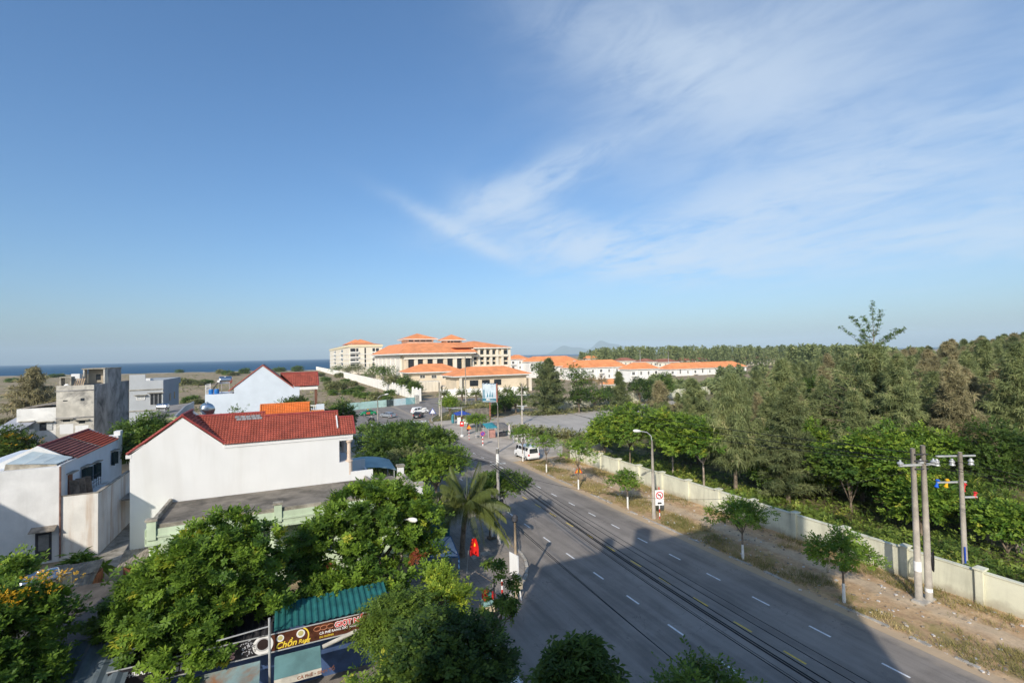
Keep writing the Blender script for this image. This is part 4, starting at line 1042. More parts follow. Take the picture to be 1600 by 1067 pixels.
# far block on the beach side
Yk, Xk0 = 500.0, 53.8
kx = lambda u: onY(u, 555, Yk).x
kz = lambda v: onY(560, v, Yk).z
t = thing('hotel_building', 'distant cream hotel block with stacked balconies nearest the sea', 'hotel', (70, Yk, 0))
Xk1 = kx(597); zk = kz(542)
MB().box(Xk0, Xk1, Yk, Yk + 245, 0, zk).build('wall', M_CREAM2, t)
MB().box(Xk0 - 0.8, Xk1 + 0.8, Yk - 0.8, Yk + 246, zk + 0.01, zk + 2.2).build('parapet', mat('pale_yellow_band', (0.76, 0.66, 0.44), 0.85, 0.03, 0.3), t)
hip_roof(MB(), Xk0, Xk1, Yk, Yk + 245, zk + 2.2, kz(535) - zk - 1, 1.0, inset=28).build('roof', M_HTILE, t)
hip_roof(MB(), kx(552), kx(585), Yk + 14, Yk + 44, kz(535.5), kz(528.5) - kz(535.5), 1.0).build('roof', M_HTILE, t)
MB().box(kx(552), kx(585), Yk + 14, Yk + 44, zk + 2.3, kz(535.5) - 0.01).build('roof_room', M_TRIM, t)
hip_roof(MB(), Xk0 + 8, Xk0 + 34, Yk + 110, Yk + 145, zk + 5.5, 6.5, 1.0).build('roof', M_HTILE, t)
for r, v in enumerate((547.5, 555, 562, 569.5)):
    z = kz(v)
    for (ua, ub) in ((547.5, 555.5), (556.5, 560), (582, 586), (587.5, 592)):
        w_ = MB().box(kx(ua), kx(ub), Yk - 0.1, Yk - 0.005, z - 2.1, z + 2.1).build('window', M_GLASS, t)
        MB().box(kx(ua) - 0.4, kx(ub) + 0.4, Yk - 1.8, Yk - 0.12, z - 2.6, z - 1.2).build('balcony', M_TRIM, w_)
    MB().box(kx(569.5), kx(571.8), Yk - 0.1, Yk - 0.005, z - 2.6, z + 2.6).build('window', M_GLASS, t)
    for yy in (60, 150):
        w_ = MB().box(Xk0 - 0.1, Xk0 - 0.005, Yk + yy, Yk + yy + 16, z - 1.8, z + 1.8).build('window', M_GLASS, t)
        MB().box(Xk0 - 2.2, Xk0 - 0.12, Yk + yy - 1, Yk + yy + 17, z - 2.5, z - 1.3).build('balcony', M_TRIM, w_)
    MB().box(Xk0 - 0.4, Xk0 - 0.01, Yk, Yk + 245, z - 3.9, z - 3.2).box(Xk0, Xk1, Yk - 0.4, Yk - 0.11, z - 3.9, z - 3.2).build('string_course', M_TRIM, t)


def gatehouse(Yg, uL, uR, ve, vr, ur0, ur1, wins, label, dpt=24.0, vw=(586, 592)):
    t = thing('gatehouse', label, 'gatehouse', (onY((uL + uR) / 2, ve, Yg).x, Yg, 0), group=None)
    xa, xb = onY(uL, ve, Yg).x, onY(uR, ve, Yg).x; z = onY((uL + uR) / 2, ve, Yg).z; oh = 2.0
    zr = onY((ur0 + ur1) / 2, vr, Yg + dpt / 2).z
    MB().box(xa + oh, xb - oh, Yg + oh, Yg + dpt - oh, 0, z - 0.5).build('wall', M_CREAM, t)
    hip_roof(MB(), xa, xb, Yg, Yg + dpt, z, zr - z, 0, inset=dpt / 2).build('roof', M_HTILE, t)
    MB().box(xa + 0.1, xb - 0.1, Yg + 0.1, Yg + dpt - 0.1, z - 0.45, z - 0.01).build('eave', M_TRIM, t)
    MB().box(xa + 1.2, xb - 1.2, Yg + 1.2, Yg + dpt - 1.2, z - 0.9, z - 0.46).build('soffit_beam', M_CREAM2, t)
    for (u, w) in wins:
        za, zb = onY(u, vw[0], Yg + oh).z, onY(u, vw[1], Yg + oh).z; xc = onY(u, ve, Yg + oh).x
        window(t, (xc, Yg + oh, (za + zb) / 2), XA, -YA, w, za - zb, M_TRIM, fr=0.14, bars=(1, 1))
    return t, xa, xb, z


g1, ga, gb, gzz = gatehouse(222.0, 634, 727, 580.5, 568, 663, 700, [(660, 2.6), (678, 2.6), (695, 2.6)], 'left orange-roofed gatehouse with three small windows before the hotel', 18, (585.5, 591))
m = MB(); x_a, x_b = onY(655, 600, 214).x, onY(690, 600, 214).x; zc_ = onY(670, 596, 214).z
for k in range(7): m.box(x_a + (x_b - x_a) * k / 7, x_a + (x_b - x_a) * (k + 0.94) / 7, 214 - 0.15 * (k % 2), 222, 0, zc_)
m.build('curtain_wall', M_CREAM2, g1)
MB().box(x_b + 0.02, x_b + 22, 215, 222, 0, onY(700, 603, 215).z).build('forewall', M_CREAM2, g1)
g2, _, _, _ = gatehouse(188.0, 708, 832, 585.5, 572, 741, 791, [], 'right and wider orange-roofed gatehouse with a dark porch before the hotel', 19)
for (ua, ub) in ((734, 747), (753, 765), (772, 783)):
    MB().box(onY(ua, 600, 190).x, onY(ub, 600, 190).x, 189.85, 189.995, onY(740, 603, 190).z, onY(740, 594, 190).z).build('opening', M_GLASS, g2)
for u in (720, 829): x = onY(u, 600, 188.6).x; MB().box(x - 0.5, x + 0.5, 188.5, 189.5, 0, onY(u, 588, 189).z - 0.6).build('pillar', M_CREAM2, g2)
MB().box(onY(716, 600, 188.4).x, onY(822, 600, 188.4).x, 188.0, 188.4, 0, onY(770, 606, 188).z).build('porch_wall', M_CREAM2, g2)

# villas
vg = 'white orange-roofed villas of the resort'


def villa(uL, uR, ve, Yv, hroof, dpt, label, floors=2, wall=None, tile=None, group=vg, nwin=6, inset=None, arched=False):
    xa, xb = onY(uL, ve, Yv).x, onY(uR, ve, Yv).x; z = onY((uL + uR) / 2, ve, Yv).z
    t = thing('villa', label, 'villa', ((xa + xb) / 2, Yv, 0), group=group)
    MB().box(xa + 0.8, xb - 0.8, Yv + 0.8, Yv + dpt - 0.8, 0, z - 0.3).build('wall', wall or M_SIGNWALL, t)
    hip_roof(MB(), xa, xb, Yv, Yv + dpt, z, hroof, 0, inset=inset).build('roof', tile or M_HTILE, t)
    MB().box(xa + 0.1, xb - 0.1, Yv + 0.1, Yv + dpt - 0.1, z - 0.4, z - 0.01).build('eave', M_TRIM, t)
    n = nwin
    for f in range(floors):
        for k in range(n):
            x = xa + (xb - xa) * (k + 0.5) / n; zc = z - 2.3 - 3.4 * f
            if zc < 1: continue
            w, h = (1.3, 2.0) if (k % 3) else (1.9, 1.9)
            o = window(t, (x, Yv + 0.8, zc), XA, -YA, w, h, M_TRIM, fr=0.15, bars=(1, 0))
            if arched and k % 3 == 1: MB().lathe((x, Yv + 0.74, zc + h / 2), [(w / 2, 0), (w / 2, 0.05)], 14, (0, 1, 0)).build('arch', M_GLASS, o)
            if f == 0 and k % 3 == 0: MB().box(x - 1.6, x + 1.6, Yv - 0.3, Yv + 0.78, zc - 1.7, zc - 0.9).build('balcony', M_TRIM, t)
    for k in range(1, n, 2):
        x = xa + (xb - xa) * k / n; MB().box(x - 0.2, x + 0.2, Yv + 0.45, Yv + 0.79, 0, z - 0.41).build('pilaster', M_TRIM, t)
    return t


M_SIGNWALL = mat('villa_white', (0.78, 0.77, 0.74), 0.85, 0.03, 0.3)
villa(797, 829, 561, 300, 3.0, 12, 'small white villa with orange roof just right of the hotel wing', nwin=3)
villa(826, 905, 564, 290, 3.4, 13, 'long white villa with orange roof behind the dark casuarina', nwin=7)
villa(862, 912, 571.5, 262, 4.6, 15, 'white villa whose orange roof rises behind the casuarina top', nwin=5)
villa(895, 983, 573.5, 245, 4.4, 15, 'long white villa with orange roof behind the feathery date palms', nwin=7)
villa(985, 1032, 576, 205, 3.3, 11, 'white villa with a big square upper window at the middle of the row', nwin=4)
villa(1046, 1169, 574.5, 238, 3.8, 13, 'longest white villa row with arched windows, farthest right', nwin=11, inset=8, arched=True)
villa(912, 940, 560, 380, 2.6, 10, 'little far white villa with orange roof before the tree line', floors=1, nwin=2)
villa(949, 972, 600, 180, 2.2, 6, 'tiny orange-roofed pavilion among the date palms', floors=1, nwin=2, wall=M_CREAM2)
bg_ = 'brown-roofed villas before the far wood'
for k, (uL, uR, ve, Yv) in enumerate(((968, 996, 563.5, 330), (1003, 1028, 565, 310), (1028, 1062, 565.5, 312), (1060, 1090, 564, 330), (1088, 1112, 563, 345), (1112, 1142, 560.5, 360), (1140, 1168, 561, 350), (1168, 1206, 560.5, 340), (1206, 1242, 559, 350), (1281, 1334, 560.5, 300))):
    villa(uL, uR, ve, Yv, 2.6, 12, ['far cream villa with brown roof, first of its row from the left', 'far cream villa with brown roof, second of its row from the left', 'far cream villa with brown roof left of the thin mast', 'far cream villa with brown roof right of the thin mast', 'far cream villa with brown roof over the middle of the orange villa row', 'far cream villa with brown roof over the right end of the orange villa row', 'far cream villa with brown roof, fourth from the right', 'far cream villa with brown roof, third from the right', 'far cream villa with brown roof, second from the right', 'far cream villa with brown roof, alone among the right-hand trees'][k], floors=1, wall=M_CREAM2, tile=M_BTILE, group=bg_, nwin=4)

# ------------------------------------------------------------------ walls
t = thing('compound_wall', 'long pale green boundary wall with pillars along the right verge', 'wall', (38.75, 19, 0))
wy = [6.0]
while wy[-1] < 62: wy.append(wy[-1] + 4.02 if wy[-1] < 60 else 70)
pil = MB().box(38.5, 39.06, -0.19, 0.19, 0, 2.16).build('pillar', M_WALLG, t, local=True)
pil.data.transform(Matrix.Translation((-38.75, 0, 0)))
cap = MB().box(-0.33, 0.36, -0.27, 0.27, 2.161, 2.26).build('pillar_cap', M_WALLG, t, local=True)
pan = MB().box(-0.11, 0.11, -1.815, 1.815, 0, 2.0).build('panel', M_WALLG, t, local=True)
cop = MB().box(-0.17, 0.17, -1.81, 1.81, 2.002, 2.07).build('coping', M_WALLG, t, local=True)
pads = [y for y in np.arange(3.4, 62.0, 4.02)]
for k, y in enumerate(pads):
    yy = y - 19
    if k == 0: pil.location = (0, yy, 0); cap.location = (0, yy, 0); pan.location = (0.03, yy + 2.01, 0); cop.location = (0.03, yy + 2.01, 0)
    else:
        share(pil, t, (0, yy, 0)); share(cap, t, (0, yy, 0))
        share(pan, t, (0.03, yy + 2.01, 0)); share(cop, t, (0.03, yy + 2.01, 0))


def wall_run(name, label, pts, h, th, m, post=None, ph=0.0, pm=None, step=6.0, group=None):
    t = thing(name, label, 'wall', (*pts[0], 0), group=group)
    for a, c in zip(pts[:-1], pts[1:]):
        a, c = Vector((*a, 0)), Vector((*c, 0)); d = c - a; L = d.length; u = d / L; nn = Vector((-u.y, u.x, 0))
        n = max(1, int(L / step))
        for k in range(n):
            p = a + u * (L * (k + 0.5) / n); q = proj((p.x, p.y, 0))
            MB().obox(p + ZA * (h / 2), u * (L / n / 2 - (post / 2 + 0.002 if post else 0.0)), nn * th / 2, ZA * (h / 2)).build('panel', m, t)
            if post:
                e = a + u * (L * k / n)
                MB().obox(e + ZA * ((h + ph) / 2), u * post / 2, nn * (th / 2 + 0.12), ZA * ((h + ph) / 2)).build('pillar', pm or m, t)
    return t


fw = [(42.5, 171), (41.9, 230), (41.5, 300), (40.5, 400), (38.0, 560), (34.8, 735)]
wall_run('field_wall', 'long white crenellated wall running from the hotel gate to the sea', fw, 4.0, 0.35, M_TRIM, 0.6, 0.6, M_TRIM, 5.0)
mur = [G(543, 641.5), G(575, 638.5), G(600, 636), G(628, 633.5), G(654, 630)]
t = thing('mural_wall', 'low turquoise-painted wall along the far side of the junction', 'wall', (mur[0].x, mur[0].y, 0))
MM = [mat('mural_' + n, c, 0.85, 0.08, 0.5, stain=s, stain_amt=0.75, stain_scale=sc) for n, c, s, sc in (
    ('aqua', (0.42, 0.62, 0.56), (0.66, 0.75, 0.70), 0.35), ('mint', (0.50, 0.68, 0.60), (0.12, 0.22, 0.20), 0.6), ('dark', (0.05, 0.07, 0.07), (0.3, 0.4, 0.4), 0.9),
    ('pale', (0.62, 0.72, 0.72), (0.40, 0.60, 0.62), 0.5), ('sea', (0.22, 0.42, 0.44), (0.50, 0.66, 0.62), 0.6))]
segs = [(0.0, 0.22, 0), (0.22, 0.4, 0), (0.4, 0.52, 1), (0.52, 0.62, 2), (0.62, 0.8, 3), (0.8, 0.94, 4)]
A_, B_ = Vector(mur[0]), Vector(mur[-1]); A_.z = B_.z = 0
for i, (s0, s1, k) in enumerate(segs):
    a, c = A_.lerp(B_, s0), A_.lerp(B_, s1 - 0.002); u = (c - a).normalized(); nn = Vector((-u.y, u.x, 0))
    MB().obox((a + c) / 2 + ZA * 1.1, (c - a) / 2, nn * 0.12, ZA * 1.1).build('panel', MM[k], t)
e0, e1 = A_.lerp(B_, 0.945), A_.lerp(B_, 1.0)
MB().obox((e0 + e1) / 2 + ZA * 1.4, (e1 - e0) / 2, Vector((0, 1.2, 0)), ZA * 1.4).build('end_block', M_CONC, t)
M_STONE = mat('rough_stone', (0.20, 0.18, 0.15), 0.95, 0.25, 1.2, 0.4, 4, (0.08, 0.075, 0.065), 0.6, 0.8)
wall_run('stone_wall', 'low rough grey stone wall behind the blue-canopied stall', [tuple(G(728, 656)[:2]), tuple(G(766, 652.5)[:2])], 2.6, 0.5, M_STONE, None, 0, None, 3.0)
wall_run('garden_wall', 'white garden wall behind the date palms of the hotel', [(53, 182), (70, 178), (86, 172)], 3.0, 0.3, M_TRIM, 0.6, 0.4, M_TRIM, 5)
wall_run('car_park_wall', 'pale overgrown wall along the far side of the car park', [tuple(G(878, 640)[:2]), tuple(G(910, 637)[:2]), tuple(G(964, 632)[:2]), tuple(G(1060, 622)[:2]), tuple(G(1110, 616)[:2])], 3.0, 0.3, M_WALLG, 0.5, 0.2, M_WALLG, 6)
gt = thing('gate', 'dark grey panel gate at the corner of the car park', 'gate', tuple(G(783, 643)))
p = G(783, 643); MB().box(p.x - 3.0, p.x + 3.0, p.y - 0.1, p.y + 0.1, 0, 3.4).build('gate_panel', mat('dark_grey_panel', (0.05, 0.055, 0.06), 0.6, 0.1, 1), gt)
for s in (-1, 1): MB().box(p.x + s * 3.2 - 0.18, p.x + s * 3.2 + 0.18, p.y - 0.2, p.y + 0.2, 0, 3.6).build('post', M_CONC, gt)

# ------------------------------------------------------------------ the tall building this view is taken from, an added shadow block and a neighbour
t = thing('tall_building', 'tall pale building on the near side of the street', 'building', (-8, -8, 0))
fp = [(-13.2, -16), (0.2, -16), (13.4, -1.2), (-13.2, -1.2)]
MB().prism([(x, y, 0) for x, y in fp], (0, 0, 24.4)).build('wall', M_WHITE2, t)
MB().box(-13.2, 13.4, -1.5, -1.0, 24.41, 25.2).prism([(0.2, -16, 24.41), (0.2, -15.6, 24.41), (13.0, -1.51, 24.41), (13.4, -1.51, 24.41)], (0, 0, .79)).build('parapet', M_WHITE2, t)
MB().box(-8.5, -7.85, -2.4, -1.7, 24.4, 27.4).build('chimney', M_WHITE2, t)
MB().box(-5.2, -4.1, -2.6, -1.7, 24.4, 27.8).build('chimney', M_WHITE2, t)
t = thing('shadow_block', 'unseen slim white block added to shade the long white house', 'house', (-21, 36, 0))  # out of view; slim shape chosen for the shadow it throws on the white wall
MB().box(-24, -16.1, 36.2, 38.2, 0, 10.9).build('wall', M_WHITE2, t)
MB().box(-24.2, -15.95, 36.1, 38.3, 10.91, 11.05).build('roof', M_CAP, t)
t = thing('neighbour_block', 'white block of flats outside the left of the view', 'building', (-42, 30, 0))
MB().box(-50, -34, 20, 44, 0, 16.0).build('wall', M_WHITE2, t)
MB().box(-50.2, -33.9, 19.8, 44.2, 16.01, 16.2).build('roof', M_CAP, t)

# ------------------------------------------------------------------ vegetation
RNG = np.random.default_rng(11)


def nrm(a): return a / np.maximum(1e-6, np.linalg.norm(a, axis=-1, keepdims=True))


def tm_whorl(n=7, w=0.17, el=-12):
    V, Fc = [], []
    for i in range(n):
        a = 2 * math.pi * i / n + 0.3 * (i % 2); e = rad(el + 10 * (i % 3))
        d = np.array([math.cos(a) * math.cos(e), math.sin(a) * math.cos(e), math.sin(e)]); p = np.array([-math.sin(a), math.cos(a), 0]) * w; k = len(V)
        V += [d * 0.05, d * 0.55 + p + [0, 0, 0.05], d * 1.0 + [0, 0, -0.1], d * 0.55 - p + [0, 0, 0.05]]; Fc.append((k, k + 1, k + 2, k + 3))
    return np.array(V), np.array(Fc)


def tm_twig(n=6, w=0.2, seed=1):
    r = np.random.default_rng(seed); V, Fc = [], []
    for i in range(n):
        x = i / n * 0.8; a = (1 if i % 2 else -1) * rad(30 + 35 * r.random()); d = np.array([math.cos(a), math.sin(a), r.uniform(-0.35, 0.25)]); d /= np.linalg.norm(d)
        p = np.cross(d, [0, 0, 1]); p = p / np.linalg.norm(p) * w * 0.5 + np.array([0, 0, r.uniform(-0.06, 0.06)]); L = 0.5; b0 = np.array([x, 0, 0]); k = len(V)
        V += [b0, b0 + d * L * 0.55 + p, b0 + d * L, b0 + d * L * 0.55 - p]; Fc.append((k, k + 1, k + 2, k + 3))
    return np.array(V), np.array(Fc)


def tm_tuft(n=11, seed=2):
    r = np.random.default_rng(seed); V, Fc = [], []
    for i in range(n):
        a = 2.4 * i; e_ = rad(r.uniform(-25, 45)); L = r.uniform(0.38, 0.6); w = 0.13
        d = np.array([math.cos(a) * math.cos(e_), math.sin(a) * math.cos(e_), math.sin(e_)]); p = np.cross(d, [0, 0, 1]); p = p / np.linalg.norm(p) * w; k = len(V); b0 = d * 0.08 * (i % 3)
        V += [b0, b0 + d * L * 0.5 + p, b0 + d * L + [0, 0, -0.06], b0 + d * L * 0.5 - p]; Fc.append((k, k + 1, k + 2, k + 3))
    return np.array(V), np.array(Fc)


T_PIN, T_WHORL, T_TWIG, T_TWIG2 = tm_tuft(), tm_whorl(), tm_twig(), tm_twig(5, 0.28, 4)


def instance_np(T, pos, ax, nz, sc):
    V, Fc = T
    x = nrm(ax); z = nz - (nz * x).sum(1, keepdims=True) * x; z = nrm(z); y = np.cross(z, x)
    W = pos[:, None, :] + sc[:, None, None] * (V[None, :, 0:1] * x[:, None, :] + V[None, :, 1:2] * y[:, None, :] + V[None, :, 2:3] * z[:, None, :])
    n = len(V); F_ = Fc[None] + (np.arange(len(pos)) * n)[:, None, None]
    return W.reshape(-1, 3), F_.reshape(-1, Fc.shape[1])


def crown_mesh(name, blobs, nclump, per, T, size, m, seed, droop=0.15, clump=0.55, tintw=(0.15, 0.75), inner=0.12):
    r = np.random.default_rng(seed)
    B = np.array(blobs, dtype=float)
    wgt = (B[:, 3] * B[:, 4]) + (B[:, 3] + B[:, 4]) * B[:, 5]; wgt /= wgt.sum()
    bi = r.choice(len(B), nclump, p=wgt)
    d = nrm(r.normal(size=(nclump, 3))); d[:, 2] = np.where(d[:, 2] < -0.45, -d[:, 2], d[:, 2])
    rr = np.where(r.random(nclump) < inner, r.uniform(0.3, 0.7, nclump), r.uniform(0.78, 1.06, nclump))
    cc = B[bi, :3] + d * B[bi, 3:6] * rr[:, None]
    od = nrm(d / B[bi, 3:6])
    ct = r.uniform(*tintw, nclump)
    N = nclump * per; ci = np.repeat(np.arange(nclump), per)
    off = r.normal(size=(N, 3)) * clump * np.array([0.5, 0.5, 0.33]) * r.uniform(0.6, 1.3, nclump)[ci][:, None]
    pos = cc[ci] + off
    hz_ = nrm(off * [1, 1, 0.4] + r.normal(size=(N, 3)) * 0.08)
    ax = nrm(hz_ * 0.9 + od[ci] * 0.5 + np.array([0, 0, -droop]) + r.normal(size=(N, 3)) * 0.2)
    nz = nrm(np.array([0, 0, 0.9]) + od[ci] * 0.6 + r.normal(size=(N, 3)) * 0.28)
    sc = size * r.uniform(0.7, 1.25, N)
    V, F_ = instance_np(T, pos, ax, nz, sc)
    k = len(T[1])
    tint = np.repeat(np.clip(ct[ci] + r.normal(size=N) * 0.1, 0, 1), k)
    return mesh_np(name, V, F_.ravel(), np.full(len(F_), 4), [m], None, tint)


def limb_mb(base, H, fork, ends, r0, seed, mb=None, lean=(0, 0)):
    rg = random.Random(seed); m = mb or MB()
    f = Vector((lean[0], lean[1], fork))
    m.tube([(0, 0, -0.1), Vector((lean[0] * 0.3 + rg.uniform(-0.05, 0.05) * r0 * 4, lean[1] * 0.3, fork * 0.4)), f], [r0 * 1.25, r0, r0 * 0.8], 8)
    for e in ends:
        e = Vector(e); mid = f.lerp(e, 0.5) + Vector((rg.uniform(-0.2, 0.2), rg.uniform(-0.2, 0.2), 0.12 * (e - f).length))
        m.tube([f - ZA * 0.1, mid, e], [r0 * 0.6, r0 * 0.38, r0 * 0.12], 6)
        for _ in range(2):
            s = f.lerp(e, rg.uniform(0.45, 0.8)); q = s + Vector((rg.uniform(-1, 1), rg.uniform(-1, 1), rg.uniform(0.1, 0.9))) * (e - f).length * 0.35
            m.tube([s + ZA * 0.06 * (e - f).length, q], [r0 * 0.25, r0 * 0.06], 5)
    return m


LEAF = {
    'flame': leafmat('flame_tree_leaf', (0.068, 0.138, 0.021), (0.238, 0.365, 0.041), (0.455, 0.447, 0.051)),
    'dark': leafmat('dark_broad_leaf', (0.029, 0.065, 0.014), (0.111, 0.177, 0.031)),
    'mid': leafmat('mid_broad_leaf', (0.057, 0.117, 0.022), (0.194, 0.281, 0.044)),
    'lime': leafmat('lime_broad_leaf', (0.136, 0.235, 0.032), (0.363, 0.472, 0.054), (0.581, 0.598, 0.054), 0.35),
    'bright': leafmat('bright_broad_leaf', (0.085, 0.172, 0.023), (0.256, 0.363, 0.042), (0.427, 0.420, 0.057), 0.3),
    'cas': leafmat('casuarina_needle', (0.125, 0.163, 0.064), (0.347, 0.388, 0.157), (0.525, 0.483, 0.252), 0.3, 0.7),
    'casb': leafmat('brown_casuarina_needle', (0.199, 0.179, 0.094), (0.408, 0.366, 0.188), (0.545, 0.420, 0.252), 0.25, 0.7),
    'casd': leafmat('dark_casuarina_needle', (0.076, 0.106, 0.042), (0.231, 0.262, 0.106), None, 0.25, 0.7),
    'palm': leafmat('palm_leaflet', (0.078, 0.111, 0.029), (0.190, 0.215, 0.059), (0.313, 0.274, 0.078), 0.3, 0.4),
    'dry': leafmat('dry_leaf', (0.218, 0.154, 0.082), (0.454, 0.345, 0.181), None, 0.2, 0.7),
    'scrub': leafmat('grey_green_scrub', (0.127, 0.154, 0.054), (0.281, 0.281, 0.109), (0.400, 0.363, 0.163), 0.2, 0.7),
    'yel': leafmat('yellow_petal', (0.550, 0.300, 0.010), (0.800, 0.460, 0.020), None, 0.2),
    'redp': leafmat('rusty_red_seed_pod', (0.220, 0.040, 0.020), (0.340, 0.100, 0.040), None, 0.1),
    'grassm': leafmat('verge_grass', (0.181, 0.181, 0.054), (0.400, 0.326, 0.127), (0.617, 0.490, 0.235), 0.2, 0.7),
    'under': leafmat('undergrowth_leaf', (0.077, 0.135, 0.026), (0.251, 0.326, 0.056), (0.435, 0.414, 0.086), 0.25),
}


def auto_blobs(R, zc, Rz, n, seed, flat=1.0):
    rg = random.Random(seed); out = [(0, 0, zc, R * 0.6, R * 0.6, Rz * 0.75)]
    for i in range(n):
        a = 2 * math.pi * (i + rg.random() * 0.6) / n; d = R * rg.uniform(0.45, 0.66); s = rg.uniform(0.36, 0.52)
        out.append((d * math.cos(a), d * math.sin(a), zc + Rz * rg.uniform(-0.45, 0.45) * flat, R * s, R * s, Rz * s * 1.05))
    out.append((rg.uniform(-.2, .2) * R, rg.uniform(-.2, .2) * R, zc + Rz * 0.5, R * 0.42, R * 0.42, Rz * 0.5))
    return out


def plant(name, label, cat, base, blobs, kind, T, nclump, per, size, seed, trunk_r=0.14, fork=1.5, bark=None, group=None, lean=(0, 0), clump=0.55, droop=0.15, lime=0.0, tintw=(0.15, 0.75), rz=0.0):
    t = thing(name, label, cat, base, rz, group)
    if trunk_r:
        ends = [Vector(b[:3]) + Vector((0, 0, b[5] * 0.2)) for b in blobs]
        limb_mb(base, 0, fork, ends, trunk_r, seed, None, lean).build('trunk', bark or M_BARK, t, local=True)
        if lime: MB().tube([(0, 0, 0), (lean[0] * 0.3, lean[1] * 0.3, lime)], [trunk_r * 1.32, trunk_r * 1.12], 8).build('limewashed_base', M_LIME, t, local=True)
    me = crown_mesh('crown', blobs, nclump, per, T, size, LEAF[kind], seed, droop, clump, tintw)
    o = bpy.data.objects.new('crown', me); COL.objects.link(o); o.parent = t
    return t


def px_tree(name, label, u, vb, vt, hw, kind, T, nclump, per, size, seed, base=None, crown=0.62, group=None, cat='tree', n=6, **kw):
    p = base if base is not None else G(u, vb); p = Vector(p); d = depth(p)
    zs = [0.05 * i for i in range(1, 600)]; H = min(zs, key=lambda z: abs(proj((p.x, p.y, p.z + z))[1] - vt)); R = hw * d / F_PX
    Rz = H * crown * 0.5
    blobs = auto_blobs(R, H - Rz, Rz, n, seed)
    kw.setdefault('trunk_r', max(0.05, 0.022 * H)); kw.setdefault('fork', max(0.3, (H - 2 * Rz) * 1.05))
    return plant(name, label, cat, p, blobs, kind, T, nclump, per, size, seed, group=group, **kw)


# --- foreground trees, left ------------------------------------------------
fb = [(0, 0, 5.6, 3.2, 2.6, 2.2), (2.6, -0.3, 5.4, 2.0, 2.0, 1.7), (-2.6, -0.4, 4.6, 2.2, 2.0, 1.6), (0.6, -2.0, 4.4, 2.4, 1.8, 1.7), (1.0, 0.6, 6.8, 1.9, 1.6, 1.2), (-3.9, -1.6, 3.6, 1.7, 1.4, 1.3), (-2.6, -2.6, 2.7, 1.7, 1.2, 1.0), (-2.4, -4.2, 3.5, 1.6, 1.1, 0.9), (-0.2, -4.3, 3.3, 1.6, 1.0, 0.9), (2.4, -2.3, 3.3, 1.8, 1.5, 1.3), (-1.4, -2.7, 3.2, 1.6, 1.3, 1.1), (3.0, 0.4, 4.4, 1.1, 1.4, 1.2)]
t = plant('flame_tree', 'broad feathery flame tree with rusty seed pods before the flat green house', 'tree', (4.4, 31.6, 0), fb, 'flame', T_PIN, 380, 14, 0.50, 21, 0.24, 2.4, clump=0.5, droop=0.2, tintw=(0.05, 0.85))
pods = crown_mesh('seed_pods', [(-2.2, -3.0, 3.0, 0.9, 0.4, 0.6), (-0.4, -3.6, 2.6, 0.8, 0.4, 0.7), (2.6, -2.8, 4.0, 0.6, 0.4, 0.5), (-2.9, -2.0, 4.4, 0.4, 0.3, 0.3)], 34, 7, T_TWIG, 0.2, LEAF['redp'], 5, 0.5, 0.22)
o = bpy.data.objects.new('seed_pods', pods); COL.objects.link(o); o.parent = t
fb = [(0, 0, 5.4, 2.7, 2.4, 2.3), (1.7, 0.4, 6.0, 1.9, 1.8, 1.7), (-1.9, 0.2, 5.2, 1.8, 1.8, 1.6), (0.4, 0.8, 7.2, 1.8, 1.6, 1.1), (-0.8, -1.7, 4.2, 2.0, 1.6, 1.6), (1.6, -1.3, 4.2, 1.8, 1.5, 1.5), (-2.6, -0.6, 4.2, 1.4, 1.3, 1.2), (-0.2, -2.4, 3.2, 1.8, 1.1, 1.1), (2.5, 0.3, 4.6, 1.2, 1.3, 1.2), (-3.3, 0.7, 4.4, 1.3, 1.2, 1.0)]
t = plant('flame_tree', 'dense feathery flame tree overhanging the long cafe sign', 'tree', (-3.6, 27.4, 0), fb, 'flame', T_PIN, 330, 14, 0.46, 22, 0.24, 2.6, clump=0.48, droop=0.2, tintw=(0.05, 0.85))
fb = [(0, 0, 5.5, 2.3, 2.2, 1.9), (-1.8, 0.2, 5.6, 1.7, 1.7, 1.5), (1.3, 0.6, 5.4, 1.5, 1.5, 1.4), (0, -1.6, 4.4, 1.8, 1.5, 1.4), (-1.5, 1.4, 6.6, 1.4, 1.4, 1.0), (1.6, -0.8, 4.0, 1.3, 1.3, 1.0)]
t = plant('flowering_tree', 'feathery tree with bright yellow blossom at the lower left corner', 'tree', (-10.7, 25.4, 0), fb, 'flame', T_PIN, 230, 14, 0.44, 23, 0.2, 2.6, clump=0.46, droop=0.2, tintw=(0.0, 0.6))
fl = crown_mesh('blossom', [(0.9, 0.3, 7.2, 1.7, 0.8, 0.35), (-1.5, 1.2, 7.7, 1.3, 0.8, 0.3), (1.9, 1.0, 6.9, 0.6, 0.7, 0.3), (0.2, -0.6, 7.0, 1.2, 0.6, 0.3)], 46, 12, T_TWIG, 0.14, LEAF['yel'], 6, -0.2, 0.3, inner=0.0)
o = bpy.data.objects.new('blossom', fl); COL.objects.link(o); o.parent = t
px_tree('small_tree', 'small bright green tree cut by the left edge beside the door', 2, 925, 862, 34, 'bright', T_PIN, 60, 10, 0.5, 24, base=(-14.2, 36.5, 0), crown=0.7)
